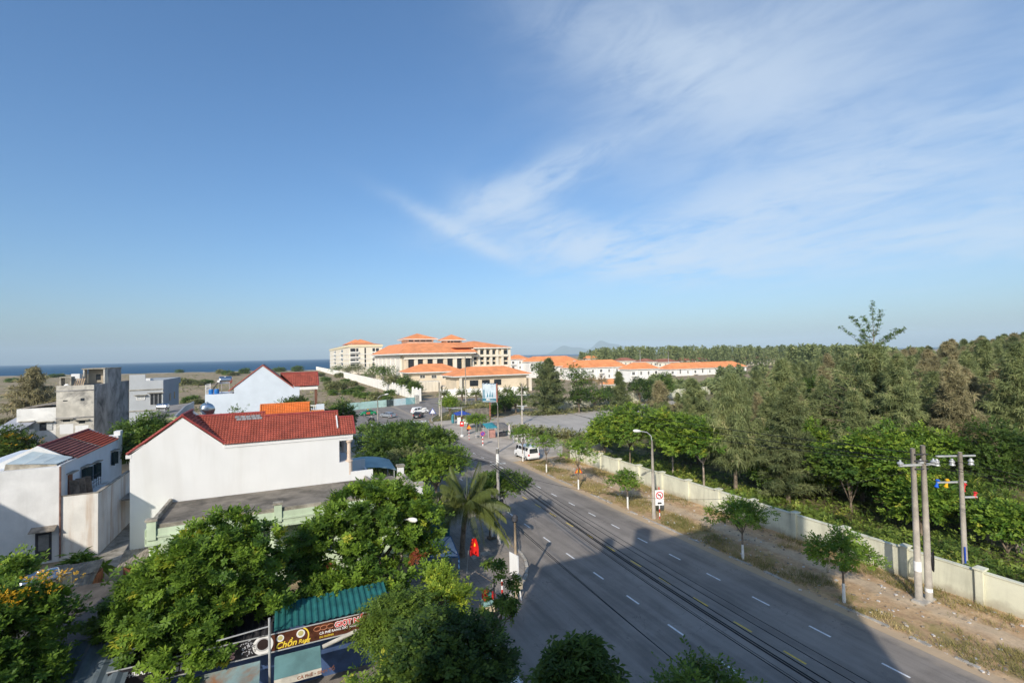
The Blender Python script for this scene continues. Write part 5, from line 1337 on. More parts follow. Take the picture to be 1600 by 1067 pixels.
# dark trees at the bottom
fb = [(0, 0, 4.2, 2.2, 2.1, 1.9), (1.5, 0.2, 4.0, 1.5, 1.6, 1.5), (-1.4, -0.4, 3.7, 1.4, 1.5, 1.4), (-0.2, 1.0, 5.0, 1.4, 1.3, 1.0), (0.8, -1.6, 3.4, 1.8, 1.5, 1.5)]
t = plant('bushy_tree', 'dense dark green tree at the bottom edge right of the cafe', 'tree', (5.7, 19.4, 0), fb, 'dark', T_TWIG2, 250, 24, 0.36, 25, 0.2, 2.0, clump=0.42, tintw=(0.05, 1.0))
t.scale = (0.95, 0.95, 0.82)
fb = [(0, 0, 4.4, 1.6, 1.5, 1.5), (-0.9, 0.3, 4.0, 1.2, 1.2, 1.2), (0.9, 0.4, 4.9, 1.2, 1.2, 1.0), (0.2, -0.8, 3.4, 1.3, 1.0, 1.1)]
t = plant('bushy_tree', 'medium green narrow-leaved tree below the flame tree', 'tree', (4.4, 24.0, 0), fb, 'mid', T_TWIG, 200, 15, 0.40, 26, 0.14, 2.0, clump=0.45, droop=0.3, tintw=(0.3, 0.9))
t.scale = (0.85, 0.85, 0.72)
fb = [(0, 0, 2.7, 1.5, 1.2, 1.3), (-1.1, 0, 2.2, 1.0, 1.0, 1.0), (0.8, -0.3, 2.4, 1.0, 1.0, 1.0)]
t = plant('bush', 'light green leafy bush at the bottom edge under the cafe sign', 'bush', (3.3, 20.0, -.3), fb, 'bright', T_TWIG, 150, 14, 0.38, 27, 0.1, 1.0, clump=0.45, droop=0.25, tintw=(0.35, 0.95))
px_tree('small_tree', 'young yellow-green tree with a bare pale pole beside the red flag', 697, 990, 888, 40, 'lime', T_TWIG2, 110, 14, 0.30, 28, crown=0.75, clump=0.36, tintw=(0.3, 0.9))
p = G(690, 985); q = thing('wooden_post', 'bare pale wooden post in front of the yellow-green tree', 'post', p)
MB().tube([p, p + Vector((0.03, 0, 3.6))], 0.07, 8).build('post', M_BARKP, q)
fb = [(0, 0, 6.0, 1.25, 1.2, 1.1), (0.75, 0.1, 5.6, 0.8, 0.9, 0.9), (-0.8, 0, 5.6, 0.85, 0.9, 0.9), (0.1, 0.3, 6.6, 0.9, 0.9, 0.7), (0.0, -0.6, 5.0, 1.1, 0.9, 0.9)]
t = plant('whorled_tree', 'dark round tree with whorled leaves at the bottom centre', 'tree', (8.1, 13.0, -0.45), fb, 'dark', T_WHORL, 230, 8, 0.30, 29, 0.14, 3.6, clump=0.36, droop=0.25, tintw=(0.2, 0.9))
fb = [(0, 0, 7.5, 1.1, 1.0, 0.8), (0.9, -0.3, 7.2, 0.8, 0.8, 0.7), (-0.8, 0.3, 7.2, 0.8, 0.8, 0.6), (0.2, 0.1, 8.1, 0.7, 0.7, 0.45), (1.5, -0.6, 7.0, 0.6, 0.6, 0.5)]
t = plant('street_tree', 'green street tree top rising into the bottom edge over the road', 'tree', (9.2, 9.2, -0.45), fb, 'mid', T_TWIG2, 190, 12, 0.24, 30, 0.12, 5.0, clump=0.3, tintw=(0.2, 0.9))
# sparse bare tree
fb = [(-0.2, 0.1, 4.6, 0.5, 0.5, 0.6), (0.8, 0.2, 3.6, 0.5, 0.5, 0.5), (-0.6, -0.2, 3.2, 0.5, 0.5, 0.6), (0.3, -0.2, 2.6, 0.7, 0.6, 0.6), (0.9, -0.4, 2.4, 0.5, 0.5, 0.4)]
t = plant('sparse_tree', 'nearly bare grey-limbed tree with a few leaf tufts on the street corner', 'tree', G(781, 1030), fb, 'mid', T_WHORL, 26, 9, 0.26, 31, 0.11, 1.2, clump=0.3)
# trees along the left pavement, further up the road
sg = 'trees along the left pavement'
px_tree('spreading_tree', 'wide flat-topped tree nearest the junction on the left pavement', 618, 742, 663, 64, 'mid', T_TWIG2, 300, 12, 0.62, 32, crown=0.6, group=sg, tintw=(0.1, 0.8), clump=0.7)
px_tree('spreading_tree', 'bright-topped tree against the road just below the junction', 668, 752, 670, 44, 'mid', T_TWIG2, 220, 12, 0.60, 33, crown=0.62, group=sg, tintw=(0.15, 0.85), clump=0.65)
px_tree('spreading_tree', 'green tree directly behind the coconut palm', 682, 790, 702, 52, 'bright', T_TWIG2, 260, 12, 0.50, 34, crown=0.7, group=sg, clump=0.6)
px_tree('spreading_tree', 'dark tree rising behind the white terrace wall', 598, 768, 690, 46, 'dark', T_TWIG2, 220, 12, 0.5, 35, crown=0.72, group=sg, tintw=(0.3, 1.0), clump=0.6)
px_tree('spreading_tree', 'grey-green fine-leaved tree in the middle of the pavement clump', 637, 782, 704, 34, 'scrub', T_TWIG, 150, 12, 0.5, 36, crown=0.8, group=sg, clump=0.6)
px_tree('bush', 'low bush at the foot of the pavement clump beside the white posts', 640, 775, 738, 34, 'mid', T_TWIG2, 90, 12, 0.4, 37, crown=0.9, cat='bush')
px_tree('garden_tree', 'round leafy tree behind the green-shuttered white house', 212, 0, 648, 56, 'mid', T_TWIG2, 330, 12, 0.62, 38, base=(-15.9, 71.5, 0), crown=0.72, tintw=(0.1, 0.7), clump=0.75)
t = px_tree('flowering_tree', 'dark tree flecked with orange blossom beside the far left street lamp', 34, 0, 668, 46, 'dark', T_TWIG2, 240, 12, 0.55, 39, base=(-31.5, 82.0, 0), crown=0.8, tintw=(0.3, 1.0), clump=0.7)
fl = crown_mesh('blossom', [(0.5, -1.0, 5.6, 2.8, 2.0, 1.6)], 26, 7, T_TWIG, 0.26, LEAF['yel'], 8, 0.0, 0.35, inner=0)
o = bpy.data.objects.new('blossom', fl); COL.objects.link(o); o.parent = t
px_tree('garden_tree', 'leafy tree between the blue house and the junction', 527, 0, 626, 26, 'mid', T_TWIG2, 150, 12, 0.6, 40, base=(8.4, 93, 0), crown=0.75, clump=0.7)
px_tree('garden_tree', 'leaf tops rising over the orange roof', 462, 0, 621, 26, 'dark', T_TWIG2, 110, 12, 0.5, 41, base=(0.6, 72, 0), crown=0.35, tintw=(0.3, 1.0), clump=0.6)
px_tree('garden_tree', 'thin sprigs of leaves behind the red tiled roof', 374, 0, 637, 18, 'mid', T_TWIG2, 40, 10, 0.4, 42, base=(-5.4, 62, 0), crown=0.3, clump=0.6)
px_tree('bush', 'sunlit bush at the road end of the white terrace wall', 590, 757, 733, 17, 'lime', T_TWIG2, 50, 10, 0.4, 43, crown=0.8, cat='bush')
# umbrella tree by the kerb, leaning over the road
fb = [(1.2, 0.4, 4.9, 1.6, 1.5, 0.6), (2.7, 0.9, 4.6, 1.2, 1.2, 0.5), (0.0, 0.0, 4.9, 1.2, 1.2, 0.6), (3.6, 1.1, 4.0, 0.8, 0.8, 0.4), (1.6, -0.8, 4.3, 1.1, 0.9, 0.4)]
t = plant('umbrella_tree', 'flat-topped street tree leaning over the road beside the mottled pole', 'tree', G(766, 845), fb, 'mid', T_TWIG2, 210, 12, 0.34, 44, 0.13, 3.0, clump=0.42, lean=(0.35, 0.1), lime=0.0)
p = G(766, 845); MB().tube([(0.13, 0, 0.4), (0.16, 0, 1.5)], [0.17, 0.16], 8).build('limewashed_base', M_LIME, t, local=True)
MB().box(-0.16, 0.5, -0.16, 0.4, 0.13, 0.3).build('planting_pit', M_BARK, t, local=True)

# --- verge trees with limewashed trunks -------------------------------------
vgp = 'young trees with limewashed trunks along the right verge'
for i, (u, vb, vt, hw, lab, nc) in enumerate(((1161, 875, 778, 50, 'young limewashed tree between the red-ringed sign and the twin poles', 150), (1319, 941, 836, 50, 'young limewashed tree just left of the twin concrete poles', 150), (981, 794, 733, 29, 'small compact limewashed tree left of the red-ringed sign', 100), (904, 765, 684, 34, 'tall-crowned limewashed tree behind the amber triangle sign', 100), (854, 739, 676, 27, 'thin limewashed tree beside the white van', 80), (817, 721, 662, 24, 'light green limewashed tree in front of the white van', 80))):
    px_tree('verge_tree', lab, u, vb, vt, hw, 'bright', T_TWIG2, int(nc * .75), 11, 0.34, 50 + i, crown=0.58, n=4, group=vgp, lime=1.2, trunk_r=0.075, clump=0.4, bark=M_BARK)

# --- coconut palm -------------------------------------------------------------


def frond_np(L, nl, wl, rise, seed, droopk=1.0, w=0.045):
    """one palm frond along +X as rachis and hanging leaflets"""
    r = np.random.default_rng(seed); V, Fc = [], []
    def at(s): return np.array([L * s * (1 - 0.12 * s), 0, rise * s - droopk * L * 0.55 * s * s])
    for i in range(8):
        a, c = at(i / 8), at((i + 1) / 8); k = len(V); h = 0.035 * (1 - i / 9)
        V += [a + [0, h, 0], a - [0, h, 0], c - [0, h * .85, 0], c + [0, h * .85, 0]]; Fc.append((k, k + 1, k + 2, k + 3))
    for i in range(nl):
        s = 0.12 + 0.86 * i / nl; p = at(s); l = wl * (1 - abs(s - 0.42) * 0.9) * r.uniform(0.85, 1.1)
        for sd in (-1, 1):
            d = np.array([0.55, sd * 0.75, -0.28 + r.uniform(-0.12, 0.1)]); d /= np.linalg.norm(d); q = np.array([1.0, 0, 0.0]) * w * 0.5; k = len(V)
            m = p + d * l * 0.5 + [0, 0, -0.08 * l]; e = p + d * l * 0.72 + [0, 0, -0.62 * l]
            V += [p - q * .6, p + q * .6, m + q, m - q]; Fc.append((k, k + 1, k + 2, k + 3)); k = len(V)
            V += [m - q, m + q, e + q * .25, e - q * .25]; Fc.append((k, k + 1, k + 2, k + 3))
    return np.array(V), np.array(Fc)


def palm(label, base, th, fronds, L, nl, wl, tr, seed, kind='palm', group=None, name='palm', lean=(0, 0), w=0.045, cat='palm', each=True):
    r = random.Random(seed); t = thing(name, label, cat, base, 0, group)
    m = MB(); n = 9
    pts = [Vector((lean[0] * (k / n) ** 1.6, lean[1] * (k / n) ** 1.6, th * k / n)) for k in range(n + 1)]
    m.tube(pts, [tr * (1.35 if k == 0 else 1.0 - 0.25 * k / n + 0.06 * (k % 2)) for k in range(n + 1)], 9)
    m.build('trunk', M_BARK, t, local=True)
    top = pts[-1]; AV, AF, AT, o_ = [], [], [], 0
    for k in range(fronds):
        a = 2 * math.pi * (k * 0.382 + r.random() * 0.06); lev = k / fronds
        rise = L * (1.2 - 1.3 * lev); V, Fc = frond_np(L * r.uniform(0.85, 1.08), nl, wl, rise, seed + k, 0.7 + 0.4 * lev, w)
        ca_, sa_ = math.cos(a), math.sin(a); sh = 0.35 + 0.65 * min(1, lev * 1.6)
        W = np.stack([V[:, 0] * ca_ * sh - V[:, 1] * sa_, V[:, 0] * sa_ * sh + V[:, 1] * ca_, V[:, 2]], 1) + np.array(top)
        tn = np.full(len(Fc), min(1.0, 0.25 + 0.4 * r.random() + (0.35 if lev > 0.8 else 0)))
        if each:
            me = mesh_np('frond', W, Fc.ravel(), np.full(len(Fc), 4), [LEAF[kind]], None, tn); o = bpy.data.objects.new('frond', me); COL.objects.link(o); o.parent = t
        else: AV.append(W); AF.append(Fc + o_); AT.append(tn); o_ += len(W)
    if not each:
        F_ = np.concatenate(AF); me = mesh_np('crown', np.concatenate(AV), F_.ravel(), np.full(len(F_), 4), [LEAF[kind]], None, np.concatenate(AT)); o = bpy.data.objects.new('crown', me); COL.objects.link(o); o.parent = t
    return t


palm('coconut palm with long drooping fronds on the left pavement', G(722, 870, 0.1), 4.1, 32, 4.0, 52, 1.1, 0.22, 60, name='coconut_palm', lean=(0.5, 0.1), w=0.066)
dpg = 'date palms in front of the gatehouses'
dp0 = palm('stout date palm at the foot of the two thin poles', G(694, 627), 2.6, 30, 3.3, 20, 0.7, 0.4, 61, group=dpg, name='date_palm', w=0.12, each=False)
for (u, v, s, lab) in ((722, 626, 1.02, 'date palm just left of the thin lamp post'), (744, 626.5, 0.98, 'date palm left of the billboard'), (775, 626, 0.95, 'date palm half hidden behind the billboard'), (793, 622, 1.0, 'date palm just right of the billboard'), (817, 620, 1.05, 'date palm beside the big dark casuarina')):
    dup(dp0, G(u, v), random.random() * 6, lab, dpg, s)
bp0 = palm('brown withered date palm left of the tiny pavilion', G(925, 612), 5.0, 26, 3.4, 18, 0.7, 0.35, 62, kind='dry', group='withered palms by the villas', name='date_palm', w=0.12, each=False)
for (u, v, s, lab) in ((941, 614, 1.0, 'brown withered date palm in front of the tiny pavilion'), (912, 611, 0.9, 'leftmost brown withered date palm by the villas')):
    dup(bp0, G(u, v), 2.0, lab, 'withered palms by the villas', s)

# --- casuarinas -----------------------------------------------------------------


def casuarina(H, R, nb, per, seed, kind, z0=0.12, L=0.9, w=0.04, dro=0.9, bare=0.0, kk=9):
    """feathery crown of hanging needle strands on rising branches; returns trunk MB and crown mesh"""
    r = np.random.default_rng(seed); m = MB(); rg = random.Random(seed)
    bend = r.normal(size=2) * 0.03 * H
    def tr(z): s = z / H; return Vector((bend[0] * s * s, bend[1] * s * s, z))
    m.tube([tr(H * k / 8) for k in range(9)], [max(0.02, 0.017 * H * (1 - k / 8.3)) for k in range(9)], 7)
    P0, D0, TT = [], [], []
    for i in range(nb):
        s = z0 + (0.98 - z0) * (i + r.random()) / nb; z = H * s
        prof = (1 - s) ** 0.8 * (0.55 + 0.45 * min(1, (s - z0) / 0.22 + 0.3)) * r.uniform(0.65, 1.2)
        ln = R * prof + 0.25; a = i * 2.4 + r.normal() * 0.3; el = rad(20 + 40 * s + r.normal() * 10)
        d = Vector((math.cos(a) * math.cos(el), math.sin(a) * math.cos(el), math.sin(el))); b0 = tr(z); b1 = b0 + d * ln * 0.6; b2 = b1 + (d + Vector((0, 0, -0.35))).normalized() * ln * 0.5
        if ln > 0.8: m.tube([b0, b1, b2], [0.012 * ln + 0.02, 0.008 * ln + 0.012, 0.008], 4, False)
        tb = r.uniform(0.1, 0.85)
        n = max(3, int(per * (0.4 + prof)))
        for k in range(n):
            q = (k + r.random()) / n * (1 - bare) + bare; q = q ** 0.8
            p = b0.lerp(b1, q / 0.6) if q < 0.6 else b1.lerp(b2, (q - 0.6) / 0.4)
            P0.append(np.array(p) + r.normal(size=3) * 0.10 * ln ** 0.5); D0.append(np.array(d)); TT.append(tb)
    for k in range(26):
        z = H * (0.93 + 0.075 * k / 26); P0.append(np.array(tr(min(z, H * 1.0))) + [0, 0, max(0, z - H)]); D0.append(np.array([r.normal() * .2, r.normal() * .2, 1.3])); TT.append(0.6)
    P0, D0, TT = np.array(P0), np.array(D0), np.array(TT)
    k = kk; N = len(P0) * k; ci = np.repeat(np.arange(len(P0)), k)
    d1 = nrm(D0[ci] * 0.55 + r.normal(size=(N, 3)) * 0.6 + np.array([0, 0, 0.05])); d2 = nrm(d1 * 0.5 + np.array([0, 0, -dro]) + r.normal(size=(N, 3)) * 0.12)
    l = L * r.uniform(0.6, 1.2, N)[:, None]; p0 = P0[ci]; p1 = p0 + d1 * l * 0.45; p2 = p1 + d2 * l * 0.55
    sd = nrm(np.cross(d1, r.normal(size=(N, 3)))) * w * r.uniform(0.7, 1.3, N)[:, None]
    V = np.stack([p0 - sd * .5, p0 + sd * .5, p1 + sd, p1 - sd, p2], 1).reshape(-1, 3)
    o_ = np.arange(N) * 5
    F4 = np.stack([o_, o_ + 1, o_ + 2, o_ + 3], 1); F3 = np.stack([o_ + 3, o_ + 2, o_ + 4], 1)
    flat = np.concatenate([F4.ravel(), F3.ravel()]); sz = np.concatenate([np.full(N, 4), np.full(N, 3)])
    tt = np.clip(TT[ci] + r.normal(size=N) * 0.12, 0, 1)
    return m, mesh_np('crown', V, flat, sz, [LEAF[kind]], None, np.concatenate([tt, tt]))


def cas_tree(label, base, H, R, nb, per, seed, kind='cas', group=None, **kw):
    t = thing('casuarina_tree', label, 'tree', base, 0, group)
    m, me = casuarina(H, R, nb, per, seed, kind, **kw)
    m.build('trunk', M_BARK, t, local=True)
    o = bpy.data.objects.new('crown', me); COL.objects.link(o); o.parent = t
    return t


def px_h(p, vt):
    p = Vector(p); q = Vector((0, 0, H_CAM)); lo, hi = 0.1, 40.0
    for _ in range(40):
        mid = (lo + hi) / 2
        if proj((p.x, p.y, mid))[1] > vt: lo = mid
        else: hi = mid
    return lo


p = G(858, 646); cas_tree('big dark cone-shaped casuarina at the far edge of the car park', p, px_h(p, 562), 33 * depth(p) / F_PX, 150, 26, 70, 'casd', L=0.9, w=0.06, z0=0.02, dro=0.4)
wg = 'casuarinas of the right-hand wood'
p = G(1150, 772); cas_tree('weeping casuarina with a visible reddish trunk just behind the wall, left part of the wood', p, px_h(p, 588), 62 * depth(p) / F_PX, 130, 26, 71, 'cas', wg, L=1.0, w=0.032, z0=0.2, dro=0.7)
p = G(1372, 745); cas_tree('widest feathery casuarina under the lone sprouting sapling', p, px_h(p, 545), 118 * depth(p) / F_PX, 170, 34, 72, 'cas', wg, L=0.8, w=0.035, z0=0.08, dro=0.3)
p = G(1090, 725); cas_tree('olive casuarina left of the weeping one, over the bright green trees', p, px_h(p, 596), 50 * depth(p) / F_PX, 110, 26, 73, 'cas', wg, L=0.8, w=0.04, z0=0.15, dro=0.35)
p = G(1228, 735); cas_tree('grey-green casuarina with yellow palm leaves showing beside it', p, px_h(p, 566), 60 * depth(p) / F_PX, 120, 28, 74, 'cas', wg, L=0.8, w=0.04, z0=0.12, dro=0.35)
p = G(1035, 690); cas_tree('thin brownish casuarina by the corner of the car park', p, px_h(p, 598), 34 * depth(p) / F_PX, 80, 22, 75, 'casb', wg, L=0.8, w=0.045, z0=0.15, dro=0.35)
p = G(972, 668); cas_tree('dark casuarina before the car park wall, left of the white villa', p, px_h(p, 583), 22 * depth(p) / F_PX, 80, 22, 76, 'casd', wg, L=0.8, w=0.05, z0=0.15, dro=0.4)
p = G(52, 662); cas_tree('sparse wind-bent casuarina alone in the scrub field left of the cement house', (p.x, p.y, 0), px_h(p, 577), 42 * depth(p) / F_PX, 80, 20, 77, 'casb', L=1.5, w=0.07, z0=0.04, dro=0.5)
protos = []
for i, (H, R, kd) in enumerate(((15.5, 4.2, 'cas'), (16.5, 4.6, 'cas'), (14, 3.9, 'casb'), (15, 4.2, 'casd'))):
    protos.append((H, casuarina(H, R, 130, 34, 90 + i, kd, L=0.7, w=0.034, z0=0.08, dro=0.3)))
rg = random.Random(5)
SKY = [(930, 612), (1000, 604), (1060, 604), (1100, 598), (1180, 582), (1230, 566), (1290, 556), (1350, 552), (1420, 548), (1470, 540), (1510, 532), (1560, 527), (1600, 522), (1750, 516)]
cnt = 0; spots = []
proto_objs = {}
wl = {'cas': 'olive feathery casuarina packed among others deep in the right-hand wood', 'casb': 'brownish feathery casuarina packed among others deep in the right-hand wood', 'casd': 'dark feathery casuarina packed among others deep in the right-hand wood'}
kinds5 = ['cas', 'cas', 'casb', 'casd']
tries = 0
while cnt < 210 and tries < 6000:
    tries += 1
    u = rg.uniform(1010, 1720); d = 50 + 150 * rg.random() ** 1.05
    rr_ = ray(u, 600); q = Vector((rr_.x, rr_.y, 0)); q = q * (d / (q.x * sa + q.y * ca))
    if q.x < 46 or q.y < -12: continue
    if u < 1130 and d > 118: continue
    if q.x < 122 and 74 < q.y < 140 and q.x < 118: 
        if proj((q.x, q.y, 0))[0] < 1090: continue
    if any((q - s).length < 3.8 for s in spots): continue
    vt = np.interp(u, [a for a, _ in SKY], [b_ for _, b_ in SKY]) + rg.uniform(-3, 12) + max(0.0, (120 - d) / 70.0) * rg.uniform(6, 52)
    H = px_h(q, vt)
    if H < 6: continue
    H = min(H, 19.5)
    i = rg.choice((0, 0, 1, 1, 2, 3))
    if u > 1440 and rg.random() < 0.4: i = 2
    s = H / protos[i][0]
    if i not in proto_objs:
        t = thing('casuarina_tree', wl[kinds5[i]], 'tree', q, 0, wg + ', inner trees'); protos[i][1][0].build('trunk', M_BARK, t, local=True)
        o = bpy.data.objects.new('crown', protos[i][1][1]); COL.objects.link(o); o.parent = t; t.scale = (s * rg.uniform(.85, 1.15),) * 2 + (s,); proto_objs[i] = t
    else:
        w_ = s * rg.uniform(0.8, 1.2); dup(proto_objs[i], q, rg.uniform(0, 6.28), None, None, (w_, w_, s))
    spots.append(q); cnt += 1

tries = 0; cnt = 0
while cnt < 46 and tries < 4000:
    tries += 1
    u = rg.uniform(1085, 1340); d = rg.uniform(125, 225); rr_ = ray(u, 600); q = Vector((rr_.x, rr_.y, 0)); q = q * (d / (q.x * sa + q.y * ca))
    if any((q - s).length < 5 for s in spots): continue
    vt = np.interp(u, [1085, 1165, 1190, 1340], [606, 600, 572, 556]) + rg.uniform(0, 14); H = px_h(q, vt)
    if H < 3.5 or H > 16: continue
    i = rg.choice((0, 1, 3)); s = H / protos[i][0]; dup(proto_objs[i], q, rg.uniform(0, 6.28), None, None, (max(s, .5),) * 2 + (s,)); spots.append(q); cnt += 1

# --- broadleaf trees of the wood ----------------------------------------------------
bw = 'broadleaf trees along the inside of the wall'
for i, (u, vb, vt, hw, kd, lab) in enumerate((
        (1300, 782, 700, 40, 'lime', 'yellowish bush-tree between the bright round tree and the mango tree'), (1500, 828, 745, 46, 'mid', 'leafy tree crowding behind the single pole'), (1215, 775, 715, 34, 'mid', 'green bush-tree under the bright round tree'), (1440, 838, 752, 40, 'bright', 'low bright bush-tree right behind the twin poles'), (1575, 872, 790, 40, 'bright', 'bright bush-tree at the right edge above the wall'),
        (1254, 760, 655, 58, 'bright', 'bright green round tree with clear trunk, left of the two mango trees'),
        (1330, 800, 690, 52, 'mid', 'mango tree standing left of the twin poles above the dark shade'),
        (1390, 812, 664, 56, 'bright', 'tall bright mango tree rising right behind the twin poles'),
        (1455, 790, 672, 48, 'bright', 'light green tree between twin poles and single pole'),
        (1100, 765, 655, 44, 'bright', 'bright yellowish green tree with several pale stems behind the lamp post'),
        (1052, 752, 640, 40, 'bright', 'bright green tree left of the lamp post head'),
        (985, 735, 634, 44, 'bright', 'broad yellow-green tree at the near corner of the car park'),
        (945, 712, 655, 26, 'lime', 'round yellowish bush-tree beside the bare sand heap'),
        (1580, 812, 655, 70, 'dark', 'dark dense tree at the right edge behind the spiky plants'),
        (1510, 770, 660, 48, 'dark', 'dark tree right behind the single pole arms'),
        (1190, 745, 668, 30, 'dark', 'dark leafy tree between weeping casuarina and bright round tree'))):
    bt_ = px_tree('broadleaf_tree', lab, u, vb, vt, hw * 1.12, kd, T_TWIG2, 260, 13, 0.52 if u < 1480 else 0.45, 110 + i, crown=0.64 if u in (985, 1052, 1100) else 0.86, group=bw, clump=0.6, tintw=(0.0, 0.85) if kd != 'dark' else (0.2, 1.0), bark=M_BARKP if u in (1100, 1052) else M_BARK, trunk_r=0.11)
    if u == 1440: bt0 = bt_
    if u == 1510: bt1 = bt_
rg = random.Random(21); k = 0; lab_ = {bt0: 'bright leafy tree mixed among the casuarinas of the wood', bt1: 'dark leafy tree mixed among the casuarinas of the wood'}
while k < 24:
    u = rg.uniform(1210, 1600); d = rg.uniform(50, 110); rr_ = ray(u, 600); q = Vector((rr_.x, rr_.y, 0)); q = q * (d / (q.x * sa + q.y * ca))
    if q.x < 47 or (q.x < 118 and 74 < q.y < 140 and proj((q.x, q.y, 0))[0] < 1090): continue
    src = rg.choice((bt0, bt1)); s = rg.uniform(0.9, 1.45); dup(src, q, rg.uniform(0, 6), lab_[src], 'leafy trees mixed into the wood', (s * .9, s * .9, s * rg.uniform(1.0, 1.25))); k += 1
# lone sapling that sprouts above the skyline
p = onY(1366, 560, 52.0); p.z = 0; H = px_h(p, 474)
t = thing('sapling', 'tall thin sapling with open branches standing out against the sky', 'tree', p)
m = MB(); lv = []
m.tube([(0, 0, 0), (0.1, 0, H * 0.5), (0, 0, H)], [0.14, 0.09, 0.02], 6)
wd = depth(p) / F_PX
for (du, v0, v1) in ((-34, 522, 495), (-52, 535, 512), (38, 528, 517), (14, 520, 488), (-14, 512, 496), (50, 532, 516), (-20, 540, 520)):
    z0_, z1_ = px_h(p, v0 + 14), px_h(p, v1); e = Vector((du * wd * 0.9, -du * wd * 0.4, z1_)); b0 = Vector((0, 0, z0_)); m.tube([b0, b0.lerp(e, 0.5) + Vector((0, 0, -0.12)), e], [0.05, 0.035, 0.015], 5)
    for k in range(9): c_ = b0.lerp(e, 0.25 + 0.75 * k / 8); lv.append((c_.x, c_.y, c_.z, 0.3, 0.3, 0.3))
for k in range(9): lv.append((0, 0, H * (0.86 + 0.14 * k / 8), 0.24, 0.24, 0.3))
m.build('trunk', M_BARK, t, local=True)
o = bpy.data.objects.new('crown', crown_mesh('crown', lv, 260, 7, T_TWIG2, 0.34, LEAF['mid'], 77, 0.1, 0.2)); COL.objects.link(o); o.parent = t
# trees and bushes on the resort's land and the islands
rs = 'trees of the resort grounds'
for i, (u, vb, vt, hw, kd, lab) in enumerate((
        (905, 637, 570, 26, 'mid', 'spreading green tree between the dark casuarina and the villas'),
        (930, 640, 602, 34, 'mid', 'low layered tree overhanging the car park wall'), (905, 645, 606, 18, 'dark', 'dark bush-tree against the left of the car park wall'),
        (955, 636, 603, 24, 'dark', 'dark tree before the tiny pavilion'), (1000, 630, 590, 24, 'dark', 'dark tree between the two white villas, before the wall'), (1040, 628, 583, 16, 'mid', 'green tree filling the gap between the two white villas'),
        (1022, 632, 606, 20, 'dark', 'dark low tree hanging over the pale wall'), (845, 600, 565, 14, 'mid', 'green tree at the left end of the villas'), (806, 645, 612, 22, 'mid', 'rounded green tree left of the dark casuarina'), (790, 646, 618, 16, 'dark', 'dark tree behind the billboard'),
        (703, 652, 616, 14, 'lime', 'tall yellow-green bush on the grassy junction corner'), (745, 668, 649, 20, 'bright', 'low spreading bush between the two stalls'),
        (773, 650, 634, 9, 'bright', 'small bush at the foot of the billboard'), (560, 590, 568, 14, 'scrub', 'garden tree before the far hotel block, left one'), (583, 598, 570, 16, 'mid', 'garden tree before the far hotel block, right one'),
        (602, 604, 572, 17, 'mid', 'garden tree leaning on the white crenellated wall'), (615, 612, 585, 16, 'scrub', 'pale garden tree at the corner of the white hotel wall'), (634, 618, 588, 12, 'mid', 'garden tree left of the gatehouse'),
        (648, 622, 596, 11, 'mid', 'garden tree nearest the hotel gate'), (528, 585, 571, 12, 'mid', 'garden tree at the sea end of the far block'), (545, 588, 573, 10, 'scrub', 'thin garden tree under the stacked balconies'))):
    dd = depth(G(u, vb))
    px_tree('resort_tree', lab, u, vb, vt, hw, kd, T_TWIG2, 110, 10, 0.0045 * dd if dd < 160 else 0.85, 140 + i, crown=0.8, group=rs, clump=0.006 * dd, trunk_r=0.2)

# --- shrubs of the scrub field ---------------------------------------------------------
fs = 'shrubs scattered over the scrub field'
sh0 = plant('shrub', 'grey-green shrub scattered on the sandy scrub field', 'shrub', G(527, 613), [(0, 0, 0.8, 1.7, 1.7, 1.0), (1.2, 0.5, 0.7, 1.2, 1.2, 0.8), (-1.1, -0.4, 0.7, 1.2, 1.2, 0.9)], 'scrub', T_TWIG2, 120, 10, 0.55, 160, 0, clump=0.5, group=fs)
sh1 = plant('shrub', 'dark low shrub scattered on the sandy scrub field', 'shrub', G(560, 620), [(0, 0, 0.9, 1.8, 1.8, 1.1), (1.0, -0.9, 0.7, 1.1, 1.1, 0.8)], 'mid', T_TWIG2, 120, 10, 0.5, 161, 0, clump=0.5, group=fs)
sh0.scale = (2.2, 2.2, 2.4)
rg = random.Random(9)
for (u, v, s) in ((545, 617, 1.3), (575, 622, 1.2), (590, 625, 1.4), (605, 627, 1.0), (515, 602, 1.6), (508, 596, 1.5), (540, 598, 1.6), (532, 590, 2.2), (551, 603, 1.3), (500, 588, 2.0), (405, 588, 2.5), (357, 586, 2.8), (345, 584, 2.6), (365, 587, 2.3), (383, 584, 3.0), (437, 581, 3.6), (465, 580, 3.4), (320, 600, 1.8), (285, 602, 2.3), (298, 601, 2.0), (312, 602, 1.9), (300, 630, 1.4), (308, 631, 1.2), (20, 597, 2.2), (85, 590, 2.6), (95, 589, 2.5), (8, 665, 1.0), (520, 618, 1.1), (610, 618, 1.2), (560, 611, 1.3), (280, 582, 2.6), (420, 583, 2.8)):
    dup(rg.choice((sh0, sh1)), G(u, v), rg.uniform(0, 6), None, fs, (s * rg.uniform(.9, 1.3), s * rg.uniform(.8, 1.2), s * rg.uniform(.7, 1.0)))
for o in (sh0, sh1): pass

